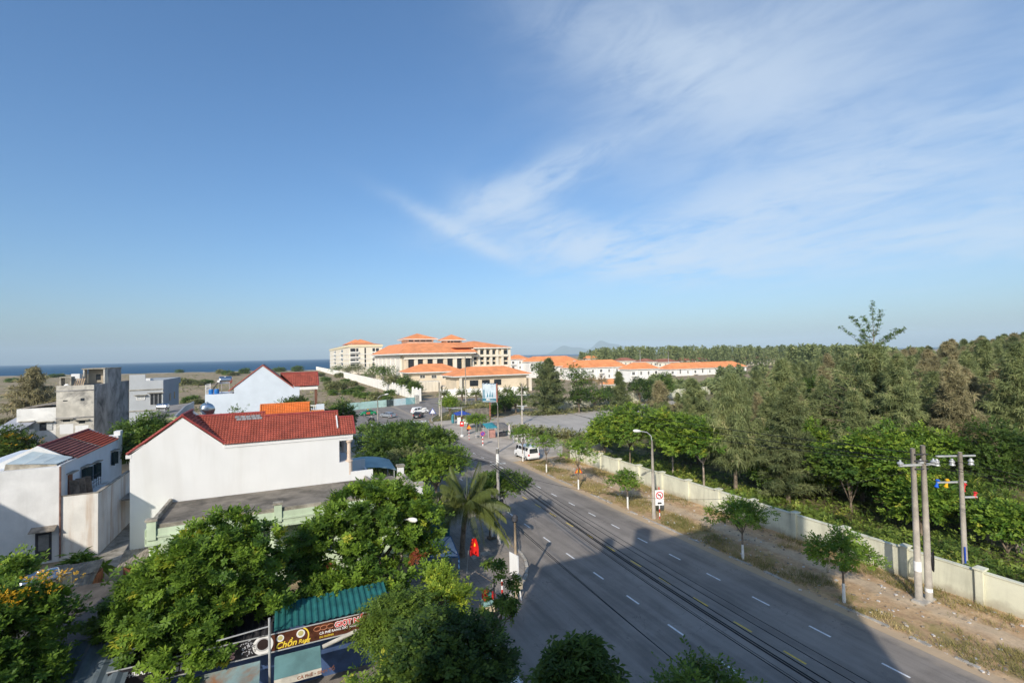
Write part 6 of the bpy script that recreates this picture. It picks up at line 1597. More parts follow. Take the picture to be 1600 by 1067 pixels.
# --- far wood, read as one mass ------------------------------------------------------------
r = np.random.default_rng(33); AV, AF, AT, ofs = [], [], [], 0
for (u0, u1, d0, d1, vt0, n) in ((905, 1340, 420, 560, 545, 430), (1230, 1460, 210, 330, 548, 120), (1125, 1250, 240, 330, 575, 45), (1040, 1185, 178, 225, 598, 60), (1000, 1060, 200, 260, 592, 14)):
    for _ in range(n):
        u = r.uniform(u0, u1); d = r.uniform(d0, d1); rr_ = ray(u, 555); q = Vector((rr_.x, rr_.y, 0)) * 1.0; q = q * (d / (q.x * sa + q.y * ca))
        vt = np.interp(u, [905, 940, 1000, 1150, 1300, 1420], [552, 545, 542, 541, 540, 545]) + r.uniform(-2, 7); vt = vt if vt0 < 550 else vt0 + r.uniform(-6, 8)
        H = px_h(q, vt); R = r.uniform(4.0, 6.5) * (1 if vt0 < 550 else .55); N = 150
        s = r.random(N) ** 0.7; z = H * (0.1 + 0.9 * s); a = r.uniform(0, 6.28, N); rad_ = R * (1 - s * 0.92) * r.uniform(0.5, 1.1, N)
        p0 = np.stack([q.x + np.cos(a) * rad_, q.y + np.sin(a) * rad_, z], 1); d_ = nrm(np.stack([np.cos(a), np.sin(a), r.uniform(-.6, .9, N)], 1) + r.normal(size=(N, 3)) * .4) * r.uniform(1.0, 2.2, (N, 1)); sd = nrm(np.cross(d_, r.normal(size=(N, 3)))) * 0.42
        V = np.stack([p0 - sd, p0 + sd, p0 + d_ + sd * .3, p0 + d_ - sd * .3], 1).reshape(-1, 3); AV.append(V); AF.append((np.arange(N)[:, None] * 4 + np.arange(4)[None]) + ofs); ofs += 4 * N
        AT.append(np.clip(r.normal(r.uniform(.1, .7), .15, N), 0, 1))
F_ = np.concatenate(AF); me = mesh_np('far_wood', np.concatenate(AV), F_.ravel(), np.full(len(F_), 4), [LEAF['cas']], None, np.concatenate(AT))
o = bpy.data.objects.new('far_wood', me); COL.objects.link(o); tag(o, 'dark band of distant casuarina wood behind the villas', 'wood', None, 'stuff')

# --- undergrowth, hedges and grass -------------------------------------------------------


def patch_np(n, fpos, T, size, seed, name, m, label, up=0.9):
    r = np.random.default_rng(seed); pos = fpos(r, n); n = len(pos)
    ax = nrm(r.normal(size=(n, 3)) * [1, 1, 0.35] + [0, 0, 0.25]); nz = nrm(np.array([0, 0, up]) + r.normal(size=(n, 3)) * 0.35)
    V, F_ = instance_np(T, pos, ax, nz, size * r.uniform(.6, 1.3, n)); cl = vnoise(pos[:, 0], pos[:, 1], 0.35, seed) * 0.9 + 0.5
    tint = np.repeat(np.clip(cl + r.normal(size=n) * 0.15, 0, 1), len(T[1]))
    o = bpy.data.objects.new(name, mesh_np(name, V, F_.ravel(), np.full(len(F_), 4), [m], None, tint)); COL.objects.link(o)
    return tag(o, label, 'undergrowth', None, 'stuff')


def hedge_pos(r, n):
    y = r.uniform(4, 60, n); x = 39.5 + r.gamma(1.3, 2.6, n); h = np.clip(1.6 * (0.55 + vnoise(x, y, 0.3, 7.7)), 0.15, 2.4); h = np.where((y > 24) & (x > 46), h * 0.35, h)
    return np.stack([x, y, h * r.random(n) ** 0.6], 1)


patch_np(21000, hedge_pos, T_TWIG2, 0.42, 171, 'undergrowth', LEAF['under'], 'tangled green undergrowth behind the pale green wall')


def floor_pos(r, n):
    x = r.uniform(42, 125, n); y = r.uniform(-5, 100, n); k = ~((y > 76) & (x < 118)); x, y = x[k], y[k]
    h = np.clip(0.9 * (0.3 + vnoise(x, y, 0.12, 3.3)), 0.05, 1.6)
    return np.stack([x, y, h * r.random(len(x))], 1)


patch_np(22000, floor_pos, T_TWIG2, 0.5, 172, 'undergrowth', LEAF['under'], 'low undergrowth on the floor of the right-hand wood')


def edge_pos(r, n):
    P_ = []
    for (u0, v0, u1, v1, h, k) in ((820, 649, 880, 646, 1.0, 500), (880, 646, 1000, 634, 1.2, 700), (800, 676, 925, 690, 1.6, 1500), (925, 690, 960, 700, 1.5, 500), (745, 640, 785, 640, 1.6, 400), (690, 636, 790, 631, 1.4, 900)):
        s = r.random(k); a, c = G(u0, v0), G(u1, v1)
        P_.append(np.stack([a.x + (c.x - a.x) * s + r.normal(size=k) * 0.9, a.y + (c.y - a.y) * s + r.normal(size=k) * 1.3, h * r.random(k) ** 1.5], 1))
    return np.concatenate(P_)


patch_np(0, edge_pos, T_TWIG2, 0.75, 173, 'weeds', LEAF['scrub'], 'scrubby weeds round the edges of the car park')


def isl_pos(r, n):
    x = r.uniform(32.5, 54, n); y = r.uniform(117, 147, n); edge_ = 115.8 + (x - 31.6) * 1.4; k = (y < edge_ - 0.6) & (y > 118.5 + 0.3 * (x - 42))
    x, y = x[k], y[k]; return np.stack([x, y, 0.6 * r.random(len(x)) ** 2 * (1 + vnoise(x, y, .3, 1))], 1)


patch_np(5000, isl_pos, T_TWIG, 0.5, 174, 'weeds', LEAF['grassm'], 'yellow-green grass on the junction corner')
def field_pos(r, n):
    u = r.uniform(-30, 660, n); v = 579 + 66 * r.random(n) ** 1.5; P_ = np.array([tuple(G(a, b_)) for a, b_ in zip(u, v)])
    c = vnoise(P_[:, 0], P_[:, 1], 0.02, 4.4) + 0.6 * vnoise(P_[:, 0], P_[:, 1], 0.07, 8.4); y = P_[:, 1]; k = (c > 0.03) & (P_[:, 0] < 38) & (y > 158) & (P_[:, 0] * sa + y * ca < 640)
    P_ = P_[k]; return np.stack([P_[:, 0], P_[:, 1], 0.1 + 0.7 * r.random(len(P_))], 1)


patch_np(9000, field_pos, T_TWIG2, 1.25, 175, 'scrub', LEAF['scrub'], 'low dry scrub covering patches of the sandy field')
T_BLADE = (np.array([[0, -.035, 0], [0, .035, 0], [.55, .02, .45], [.55, -.02, .45], [0, .3, 0], [0.05, .34, 0], [-.3, .5, .6], [-.32, .48, .6], [0, -.2, 0], [.05, -.24, 0], [.15, -.5, .7], [.12, -.5, .7]]), np.array([[0, 1, 2, 3], [4, 5, 6, 7], [8, 9, 10, 11]]))


def verge_pos(r, n):
    x = r.uniform(31.0, 38.4, n); y = r.uniform(10, 64, n); c = vnoise(x, y, 0.28, 3.1) + 0.5 * vnoise(x, y, 0.9, 6.1)
    pr = np.where((x > 34.2) & (x < 36.4), -0.35, 0.0) + np.where(x > 37.4, 0.25, 0) + np.where(x < 33.6, 0.12, 0)
    k = c + pr + r.normal(size=n) * 0.12 > 0.10; return np.stack([x[k], y[k], np.full(k.sum(), 0.04)], 1)


r = np.random.default_rng(181); pos = verge_pos(r, 26000); n = len(pos)
a = r.uniform(0, 6.28, n); ax = np.stack([np.cos(a), np.sin(a), np.zeros(n)], 1); nz = nrm(np.array([0, 0, 1.0]) + r.normal(size=(n, 3)) * 0.2)
V, F_ = instance_np(T_BLADE, pos, ax, nz, r.uniform(.18, .48, n))
cl = np.clip(vnoise(pos[:, 0], pos[:, 1], 0.3, 9.1) * 0.9 + 0.5 + r.normal(size=n) * .2, 0, 1)
o = bpy.data.objects.new('dry_grass', mesh_np('dry_grass', V, F_.ravel(), np.full(len(F_), 4), [LEAF['grassm']], None, np.repeat(cl, 3))); COL.objects.link(o)
tag(o, 'tufts of dry grass on the sandy right verge', 'grass', None, 'stuff')
# litter and pebbles on the verge
r = np.random.default_rng(182); n = 900; lm = MB()
for _ in range(n):
    x, y = r.uniform(30.6, 38.3), 10 + 52 * r.random() ** 1.3; s = r.uniform(0.02, 0.09); a = r.uniform(0, 3.1)
    lm.mat(int(r.integers(0, 3) == 0)).obox((x, y, 0.06 + s * 0.3), (math.cos(a) * s, math.sin(a) * s, 0), (-math.sin(a) * s * .7, math.cos(a) * s * .7, 0), (0, 0, s * 0.4))
lm.build('pebbles', [mat('pebble', (0.30, 0.25, 0.19), 0.95, 0.2, 3), mat('white_litter', (0.55, 0.53, 0.50), 0.8, 0.1, 3)], None, 'stones and scraps lying on the sandy verge', kind='stuff')
# spiky plants at the right edge behind the wall
T_SPIKE = (np.array([[0, -.04, 0], [.5, -.05, .12], [1, 0, -.05], [.5, .05, .12]]), np.array([[0, 1, 2, 3]]))
spg = 'spiky dragon trees behind the wall'
for i, (u, v, zc, lab, R) in enumerate(((1543, 880, 3.4, 'large spiky rosette plant right of the single pole', 1.7), (1592, 895, 3.0, 'spiky plant with forked pale trunk at the right edge', 1.4), (1512, 850, 3.8, 'smaller spiky plant directly behind the single pole', 1.1))):
    b_ = G(u, v); b_ = Vector((b_.x + 4.5, b_.y + 1.5, 0)); t = thing('dragon_tree', lab, 'plant', b_, 0, spg); rr = random.Random(i); m = MB(); heads = []
    for k in range(7):
        a = k * 0.9 + i; e = Vector((math.cos(a) * R * 0.75 * rr.uniform(.5, 1), math.sin(a) * R * 0.75 * rr.uniform(.5, 1), zc + rr.uniform(-.6, .7))); heads.append(e)
        m.tube([(0, 0, 0), e * 0.45 + ZA * 0.2, e], [0.2, 0.12, 0.06], 6)
    m.build('trunk', M_BARKP, t, local=True); r = np.random.default_rng(i)
    ps = np.repeat(np.array([tuple(h) for h in heads]), 70, 0); d = nrm(r.normal(size=(len(ps), 3)) + [0, 0, .45]); V, F_ = instance_np(T_SPIKE, ps, d, nrm(np.array([0, 0, 1.0]) + r.normal(size=ps.shape) * .1), r.uniform(.7, 1.0, len(ps)))
    o = bpy.data.objects.new('leaves', mesh_np('leaves', V, F_.ravel(), np.full(len(F_), 4), [LEAF['under']], None, r.random(len(F_)))); COL.objects.link(o); o.parent = t
# yellow palm leaves poking through the wood
for i, (u, v, lab) in enumerate(((1205, 640, 'left of two yellow upright palms in the wood'), (1228, 636, 'right of two yellow upright palms in the wood'))):
    q = onY(u, v, 62 - i * 2); t = palm(lab, (q.x, q.y, 0), q.z - 2.0, 9, 3.2, 22, 0.7, 0.12, 190 + i, kind='lime', group='yellow palms in the wood', w=0.08, each=False)

# ------------------------------------------------------------------ poles, lamps, cables


def text_mesh(s, size, m, name='lettering', ext=0.004, bold=0.0, shear=0.0, width=None):
    """real lettering: returns a mesh object lying in its own XY plane, left-bottom at origin"""
    cu = bpy.data.curves.new('lettering', 'FONT'); cu.body = s; cu.size = size; cu.extrude = ext; cu.shear = shear; cu.offset = bold; cu.resolution_u = 2
    o = bpy.data.objects.new('tmp', cu); COL.objects.link(o)
    dg = bpy.context.evaluated_depsgraph_get(); me = bpy.data.meshes.new_from_object(o.evaluated_get(dg)); bpy.data.objects.remove(o)
    me.materials.clear(); me.materials.append(m)
    if width and len(me.vertices):
        xs_ = [v.co.x for v in me.vertices]; w = max(xs_) - min(xs_)
        if w > 0: me.transform(Matrix.Diagonal((width / w, 1, 1, 1)))
    r = bpy.data.objects.new(name, me); COL.objects.link(r); return r


def place(o, parent, p, u, n):
    """set a flat mesh on a face: p corner, u writing direction, n outwards"""
    u = Vector(u).normalized(); n = Vector(n).normalized(); w = n.cross(u)
    o.parent = parent
    q = Vector(p) - root_loc(parent)
    o.matrix_local = Matrix(((u.x, w.x, n.x, q.x), (u.y, w.y, n.y, q.y), (u.z, w.z, n.z, q.z), (0, 0, 0, 1)))
    return o


def street_lamp(base, H, adir, reach, label, group='curved street lamps', r=0.1, m=None):
    base = Vector(base); d = Vector((adir[0], adir[1], 0)).normalized(); t = thing('street_lamp', label, 'street lamp', base, 0, group)
    MB().tube([base, base + ZA * H * 0.5, base + ZA * H * 0.9], [r * 1.5, r * 1.15, r * 0.85], 10).build('pole', m or M_POLE, t, sm=True)
    a = base + ZA * H * 0.88
    MB().tube([a, a + ZA * H * 0.07 + d * 0.08, a + ZA * H * 0.115 + d * reach * 0.3, a + ZA * H * 0.135 + d * reach * 0.75], 0.045, 6).build('arm', M_GALV, t)
    h = a + ZA * H * 0.138 + d * (reach * 0.75 + 0.3)
    MB().lathe(h, [(0.03, -0.42), (0.11, -0.3), (0.15, 0.0), (0.13, 0.3), (0.05, 0.42)], 10, d + ZA * 0.12).build('lamp_head', M_TRIM, t, sm=True)
    MB().tube([base + ZA * 0.02, base + ZA * 0.45], r * 1.7, 8).build('base', M_POLE, t)
    return t


street_lamp(G(1022, 811), 8.35, (-1, 0.15), 1.7, 'tall street lamp beside the red-ringed sign, nearest on the verge', r=0.12)
street_lamp(G(779, 706), 8.5, (-1, 0.1), 1.7, 'tall street lamp on the verge left of the white van')
p = G(644, 638, 8.3); street_lamp((p.x, p.y, 0), 8.0, (1, 0.0), 2.0, 'pale street lamp rising from the trees before the white SUV', m=M_TRIM)
p = G(590, 618, 8.3); street_lamp((p.x, p.y, 0), 8.3, (1, 0.1), 2.0, 'street lamp with long arm in front of the turquoise wall')
p = onY(15, 690, 84); street_lamp((p.x, p.y, 0), p.z + 1.0, (1, -0.3), 1.6, 'street lamp at the far left among flowering trees', m=M_TRIM)
p = G(648, 812, 6.1); street_lamp((p.x - 0.6, p.y + 1.2, 0), 5.95, (0.45, -0.9), 1.1, 'street lamp whose white head pokes out of the flame tree')


def utility_pole(base, H, label, r=0.15, group=None, top=0.72, m=None, name='utility_pole'):
    base = Vector(base); t = thing(name, label, 'pole', base, 0, group)
    MB().tube([base - ZA * 0.1, base + ZA * H * 0.5, base + ZA * H], [r, r * (1 + top) / 2, r * top], 12).build('pole', m or M_POLE, t, sm=True)
    return t


F0 = G(780, 852)
t = utility_pole(F0, 8.1, 'mottled concrete pole at the left kerb carrying the thick cable bundle', 0.17, m=mat('mottled_pole', (0.42, 0.40, 0.37), 0.9, 0.15, 2, stain=(0.16, 0.15, 0.14), stain_amt=0.8, stain_scale=3))
MB().tube([F0 + ZA * 6.9, F0 + ZA * 8.12], [0.15, 0.11], 12).build('white_sleeve', M_TRIM, t)
MB().box(F0.x + 0.16, F0.x + 0.42, F0.y - 0.12, F0.y + 0.12, 3.3, 3.8).build('junction_box', M_IRON, t)
MB().box(F0.x - 0.7, F0.x + 0.7, F0.y - 0.05, F0.y + 0.05, 6.75, 6.85).build('crossarm', M_GALV, t)
W0 = G(807, 936)
t = utility_pole(W0, 5.0, 'short concrete pole with white notice board on the street corner', 0.11, m=mat('tan_pole', (0.40, 0.31, 0.21), 0.9, 0.15, 2))
a = rad(-78); bd_ = Vector((math.cos(a), math.sin(a), 0)); bn = Vector((-bd_.y, bd_.x, 0))
c_ = W0 + ZA * 2.25 + bn * -0.14
MB().obox(c_, bd_ * 0.48, bn * 0.02, ZA * 0.72).build('notice_board', M_SIGNW, t)
MB().obox(W0 + Vector((0.2, -0.1, 1.1)), (0.15, 0.02, 0), (-0.02, 0.13, 0), (0, 0, 0.42)).build('meter_cabinet', mat('cream_metal', (0.62, 0.52, 0.36), 0.5, 0.08, 2), t)
MB().tube([W0 + Vector((0.22, -0.25, 0)), W0 + Vector((0.12, -0.08, 1.5))], 0.05, 6).build('brace', M_LIME, t)
MB().lathe(W0 + ZA * 5.0, [(0.1, 0), (0.2, 0.1), (0.2, 0.35), (0.08, 0.5)], 10).build('lamp_head', M_IRON, t)
# twin poles
A0 = G(1436, 939); B0 = G(1452, 940)
t = thing('utility_pole', 'pair of thick concrete poles side by side with a hanging cable coil', 'pole', A0)
for q, hh in ((A0, 9.55), (B0, 9.75)):
    MB().tube([q - ZA * 0.1, q + ZA * 4.5, q + ZA * hh], [0.2, 0.17, 0.135], 14).build('pole', M_POLE, t, sm=True)
MB().box(A0.x - 0.5, B0.x + 0.5, A0.y - 0.5, B0.y + 0.5, 0, 0.16).build('footing', M_KERB, t)
MB().obox(A0 + Vector((0.15, -0.2, 8.55)), (1.25, -0.42, 0), (0.02, 0.06, 0), (0, 0, 0.06)).build('crossarm', M_GALV, t)
for k, s in enumerate((-0.95, 0.12, 0.8)):
    e = A0 + Vector((0.15 + 1.25 * s, -0.2 - 0.42 * s, 8.6)); MB().lathe(e, [(0.05, 0), (0.16, 0.03), (0.18, 0.12), (0.06, 0.2), (0.05, 0.3)], 10).build('insulator', M_GALV, t)
for z in (9.2, 8.8, 8.3): MB().tube([A0 + Vector((-0.14, -0.16, z)), B0 + Vector((0.16, -0.16, z))], 0.05, 6).build('clamp', M_IRON, t)
cc = B0 + Vector((0.32, -0.12, 2.5)); m = MB()
for k in range(5):
    R_ = 0.42 + 0.03 * k; m.tube([cc + Vector((0.05 * k - .1, 0, 0)) + Vector((math.cos(q) * R_ * 0.55, math.cos(q) * 0.1, math.sin(q) * R_ * 1.25)) for q in np.linspace(0, 2 * math.pi, 22)], 0.018, 5, False)
m.build('cable_coil', M_BLACK, t)
for q, z in ((A0, 2.2), (B0, 0.95)):
    MB().tube([q + ZA * (z - 0.3), q + ZA * (z + (0.3 if z > 2 else -0.08))], 0.205, 14).build('notice', M_SIGNW, t)
b_ = onX(1508, 885, 41.0); S0 = Vector((b_.x, b_.y, 0))
t = utility_pole(S0, px_h(S0, 706), 'single concrete pole with two crossarms and coloured insulators behind the wall', 0.17)
Ht = px_h(S0, 706); lx = _R.copy(); lx.z = 0; lx.normalize()
for (v, u0, u1) in ((713, -34, 28), (754, -34, 12), (778, 4, 28)):
    z = px_h(S0, v); k = depth(S0) / F_PX; e0, e1 = S0 + lx * (u0 * k) + ZA * z, S0 + lx * (u1 * k) + ZA * z
    MB().obox((e0 + e1) / 2 - Vector((lx.y, -lx.x, 0)) * 0.2, (e1 - e0) / 2, Vector((lx.y, -lx.x, 0)) * 0.05, ZA * 0.05).build('crossarm', M_GALV, t)
for (du, v, mm, hgt) in ((-33, 756, 'fuse_blue', 0.34), (-18, 756, 'fuse_yellow', 0.36), (9, 763, 'fuse_red', 0.36), (26, 775, 'fuse_red', 0.25)):
    c = {'fuse_blue': (0.02, 0.12, 0.55), 'fuse_yellow': (0.75, 0.40, 0.01), 'fuse_red': (0.65, 0.04, 0.04)}[mm]
    k = depth(S0) / F_PX; e = S0 + lx * (du * k) + ZA * px_h(S0, v) - Vector((lx.y, -lx.x, 0)) * 0.25; hgt *= .85
    MB().lathe(e, [(0.08, -hgt), (0.14, -hgt * .8), (0.08, -hgt * .45), (0.075, hgt * .4), (0.15, hgt * .7), (0.06, hgt)], 10, lx * 0.25 + ZA).build('insulator', mat(mm, c, 0.4, 0.05, 1), t)
for du in (-32, -8, 22):
    k = depth(S0) / F_PX; e = S0 + lx * (du * k) + ZA * (px_h(S0, 722)) - Vector((lx.y, -lx.x, 0)) * 0.25
    MB().lathe(e, [(0.04, -0.3), (0.18, -0.24), (0.12, -0.1), (0.17, 0.0), (0.05, 0.2)], 10, ZA).build('insulator', M_GALV, t)
MB().tube([S0 + Vector((-0.18, -0.1, 0)), S0 + Vector((-0.16, -0.1, 2.6))], 0.05, 6).build('blue_conduit', M_BLUE, t)
# further poles
P4 = G(816, 662); t = utility_pole(P4, px_h(P4, 599), 'concrete pole with two crossarms and a transformer at the car park edge', 0.2)
for v in (617, 634):
    z = px_h(P4, v); MB().obox(P4 + ZA * z, lx * 1.2, Vector((lx.y, -lx.x, 0)) * 0.07, ZA * 0.07).build('crossarm', M_GALV, t)
    for s in (-1, 0, 1): MB().lathe(P4 + ZA * z + lx * s, [(0.06, 0), (0.13, 0.1), (0.05, 0.4)], 8).build('insulator', M_CAP, t)
MB().lathe(P4 + ZA * (px_h(P4, 640)) - Vector((0, .35, 0)), [(0.3, 0), (0.34, 0.1), (0.34, 0.8), (0.25, 0.95)], 10).build('transformer', M_GALV, t)
q = G(687, 650); t = utility_pole(q, px_h(q, 597), 'thick concrete pole of the pair at the junction corner', 0.2)
MB().box(q.x - .3, q.x + .3, q.y - .4, q.y - .15, 3.2, 4.2).build('junction_box', M_SIGNW, t)
q = G(690, 668); utility_pole(q, px_h(q, 603), 'thin concrete pole in front of the thick one at the junction corner', 0.13)
for (u, vb, vt, lab) in ((728, 634, 556, 'thin pale mast rising before the right gatehouse'), (893, 613, 583, 'pale pole between dark casuarina and villas'), (919, 612, 586, 'thin pole beside the withered palms')):
    q = G(u, vb); utility_pole(q, px_h(q, vt), lab, 0.16, group='thin masts of the resort')
for (u, vt, d, lab) in ((1000, 546, 330, 'left of two thin masts standing over the brown-roofed villas'), (1044, 547, 330, 'right of two thin masts standing over the brown-roofed villas'), (1233, 541, 330, 'thin mast beyond the brown-roofed villas, at the edge of the wood')):
    rr_ = ray(u, 550); q = Vector((rr_.x, rr_.y, 0)); q = q * (d / (q.x * sa + q.y * ca)); utility_pole(q, px_h(q, vt), lab, 0.22, group='thin masts of the resort', m=M_GALV)


def cable(a, b, sag, r, label, group):
    a, b = Vector(a), Vector(b); n = 20
    pts = [a.lerp(b, k / n) - ZA * (sag * 4 * (k / n) * (1 - k / n)) for k in range(n + 1)]
    MB().tube(pts, r, 5, False).build('cable', M_BLACK, None, label, 'cable', group, 'thing')


for k, (dx, dz_, r, sg_) in enumerate(((0.0, 0.0, 0.03, 0.9), (0.08, 0.1, 0.026, 0.85), (-0.1, 0.05, 0.03, 0.95), (-0.22, 0.16, 0.02, 1.0), (0.2, 0.3, 0.018, 0.75), (-0.3, 0.0, 0.022, 1.08), (0.3, 0.42, 0.014, 0.7), (-0.42, 0.22, 0.012, 1.15))):
    cable(F0 + Vector((-0.45 + dx, 0, 6.8 + dz_)), (13.6 + dx * 1.2, -9.0, 6.9 + dz_ * 1.2), sg_, r * .75, 'black cable in the thick bundle sagging over the left lane', 'thick overhead cable bundle')
    cable(F0 + Vector((-0.45 + dx, 0, 6.8 + dz_)), (11.0 + dx, 88.0, 6.6 + dz_), sg_, r * .6, 'black cable running from the mottled pole up the left pavement', 'cables along the left pavement')
for k, dx in enumerate((0.0, 0.25)):
    cable(W0 + Vector((0, 0, 4.9 - 0.15 * k)), (10.9 + dx, -9.0, 6.0), 0.35, 0.016, ('upper' if k == 0 else 'lower') + ' thin cable from the notice-board pole', 'thin cables over the corner')
cable(W0 + ZA * 4.7, F0 + ZA * 5.8, 0.25, 0.014, 'short thin cable between notice-board pole and mottled pole', None)
for k, (z0_, z1_) in enumerate(((9.3, 8.3), (8.85, 8.0), (8.7, 6.0))):
    cable(A0 + Vector((-0.1, 0, z0_)), P4 + ZA * z1_, 1.1 + 0.2 * k, 0.03, ('highest', 'middle', 'lowest')[k] + ' dark cable from the twin poles across the wood to the car park pole', 'cables over the wood')
    cable(A0 + Vector((0.3, 0, z0_)), S0 + Vector((0, 0, z0_ - 1.3)), 0.2, 0.014, ('highest', 'middle', 'lowest')[k] + ' short cable between twin poles and single pole', 'short pole cables')
    cable(A0 + Vector((0.3, 0, z0_)), (40.5, -12 + k, 8.5), 0.8, 0.016, ('highest', 'middle', 'lowest')[k] + ' cable leaving the twin poles to the right', 'cables leaving the twin poles')
cable(F0 + ZA * 6.4, A0 + ZA * 8.2, 2.2, 0.012, 'thin cable crossing the road from the mottled pole to the twin poles', None)
cable(F0 + ZA * 6.2, G(779, 706) + ZA * 7.0, 0.6, 0.014, 'thin cable crossing the road to the lamp left of the van', None)

# ------------------------------------------------------------------ road signs


def banded(m0, base, H, r, n, mats_, parent):
    m = MB()
    for k in range(n): m.mat(k % 2).tube([base + ZA * (H * k / n), base + ZA * (H * (k + 1) / n)], r, 8)
    return m.build('post', mats_, parent)


cdir = lambda p: Vector((-p[0], -p[1], 0)).normalized()
SB = G(1031, 812); t = thing('road_sign', 'white road sign with red prohibition ring on a striped post', 'road sign', SB)
banded(None, SB, 3.1, 0.045, 9, [M_RED, M_SIGNW], t)
n_ = Vector((-0.35, -1, 0)).normalized(); u_ = Vector((-n_.y, n_.x, 0)); u_ = n_.cross(ZA) * -1
c_ = SB + ZA * 2.12 - n_ * -0.06
MB().obox(c_, u_ * 0.42, n_ * 0.015, ZA * 0.72).build('panel', M_SIGNW, t)
rc = c_ + ZA * 0.22 + n_ * 0.02; m = MB(); Rr = 0.33
ring = []
for k in range(28):
    a = 2 * math.pi * k / 28
    for rr_ in (0.36, 0.275): ring.append(rc + u_ * math.cos(a) * rr_ + ZA * math.sin(a) * rr_)
m.add(ring, [(2 * k, (2 * k + 2) % 56, (2 * k + 3) % 56, 2 * k + 1) for k in range(28)])
m.obox(rc + n_ * 0.004, (u_ - ZA) * 0.2, n_ * 0.002, (u_ + ZA) * 0.025); m.build('red_ring', M_RED, t)
m = MB(); k_ = rc + n_ * 0.008
m.obox(k_ + u_ * 0.08 - ZA * 0.08, u_ * 0.03, n_ * 0.002, ZA * 0.1).obox(k_ - u_ * 0.02 + ZA * 0.05, u_ * 0.13, n_ * 0.002, ZA * 0.03)
m.add([k_ - u_ * 0.2 + ZA * 0.05, k_ - u_ * 0.1 + ZA * 0.13, k_ - u_ * 0.1 - ZA * 0.03], [(0, 1, 2)])
lw = c_ - ZA * 0.5 + n_ * 0.02
m.obox(lw - u_ * 0.05, u_ * 0.15, n_ * 0.002, ZA * 0.07).obox(lw + u_ * 0.15, u_ * 0.05, n_ * 0.002, ZA * 0.05)
for s in (-0.12, 0.02, 0.15): m.disc(lw + u_ * s - ZA * 0.08, 0.035, n_, 10, 0.002)
m.build('pictogram', M_BLACK, t)


def tri_sign(base, H, label, s=0.42, m1=None, m2=None, twin=False):
    t = thing('road_sign', label, 'road sign', base); n = cdir(base); n = (n + Vector((-0.1, -0.6, 0))).normalized(); u = ZA.cross(n)
    banded(None, Vector(base), H, 0.05, 8, [M_RED, M_SIGNW], t)
    c = Vector(base) + ZA * (H + 0.05) + n * 0.06
    MB().prism([c - u * s - ZA * s * .6, c + u * s - ZA * s * .6, c + ZA * s * 1.1], n * 0.02).build('triangle', m1 or M_RED, t)
    q = c + n * 0.022; k = 0.72
    MB().prism([q - u * s * k - ZA * s * .47, q + u * s * k - ZA * s * .47, q + ZA * s * .82], n * 0.004).build('face', m2 or M_YEL, t)
    MB().obox(q + n * 0.008 - ZA * 0.02, u * 0.05, n * 0.002, ZA * 0.16).build('pictogram', M_BLACK if m2 is None else M_SIGNW, t)
    return t


tri_sign(G(904.5, 762), 2.0, 'amber warning triangle on a striped post beside a limewashed tree', 0.46)
tri_sign(G(733, 687), 2.3, 'amber warning triangle beside the closed parasols', 0.5)
tri_sign(G(676, 649), 1.0, 'small blue and white triangular sign standing in the junction', 0.9, M_BLUE, M_SIGNW)
q = G(754.5, 696); t = thing('road_sign', 'round blue no-parking sign with red rim on a striped post', 'road sign', q); n = cdir(q); u = ZA.cross(n)
banded(None, q, 1.9, 0.09, 6, [M_SIGNW, M_RED], t)
c = q + ZA * 2.1 + n * 0.1; MB().disc(c, 0.42, n, 22, 0.015).build('rim', M_RED, t); MB().disc(c + n * 0.02, 0.33, n, 22, 0.006).build('face', M_BLUE, t)
MB().obox(c + n * 0.03, (u - ZA) * 0.2, n * 0.003, (u + ZA) * 0.03).build('bar', M_RED, t)
q = G(722, 682); t = thing('traffic_light', 'grey traffic light pole with long arm and red square sign', 'traffic light', q); H = px_h(q, 637)
MB().tube([q, q + ZA * H], [0.12, 0.08], 8).build('pole', M_GALV, t); MB().tube([q + ZA * H * .97, q + ZA * (H + .15) + Vector((-3.0, .6, 0))], 0.06, 6).build('arm', M_GALV, t)
n = cdir(q); u = ZA.cross(n); z = px_h(q, 662)
MB().obox(q + ZA * z + n * .15, u * .38, n * .03, ZA * .5).build('sign_panel', M_RED, t); MB().obox(q + ZA * (z + .1) + n * .19, u * .17, n * .006, ZA * .14).build('symbol', M_SIGNW, t)
sl_ = MB().obox(q + ZA * (z + 1.0) + n * .2, u * .18, n * .15, ZA * .45).build('signal_head', M_BLACK, t)
for k, cc_ in enumerate(((0.25, 0.02, 0.02), (0.25, 0.15, 0.02), (0.02, 0.2, 0.08))): MB().disc(q + ZA * (z + 1.28 - .28 * k) + n * .36, 0.1, n, 10, .01).build('lens', mat('lens_%s' % 'red amber green'.split()[k], cc_, .3, .05, 1), sl_)
MB().lathe(q, [(0.35, 0), (0.3, 0.35), (0.12, 0.4)], 8).build('base', M_LIME, t)
q = G(785, 945); t = thing('bollard_post', 'thin red and white striped post on the street corner', 'post', q); banded(None, q, 1.75, 0.06, 7, [M_SIGNW, M_RED], t)

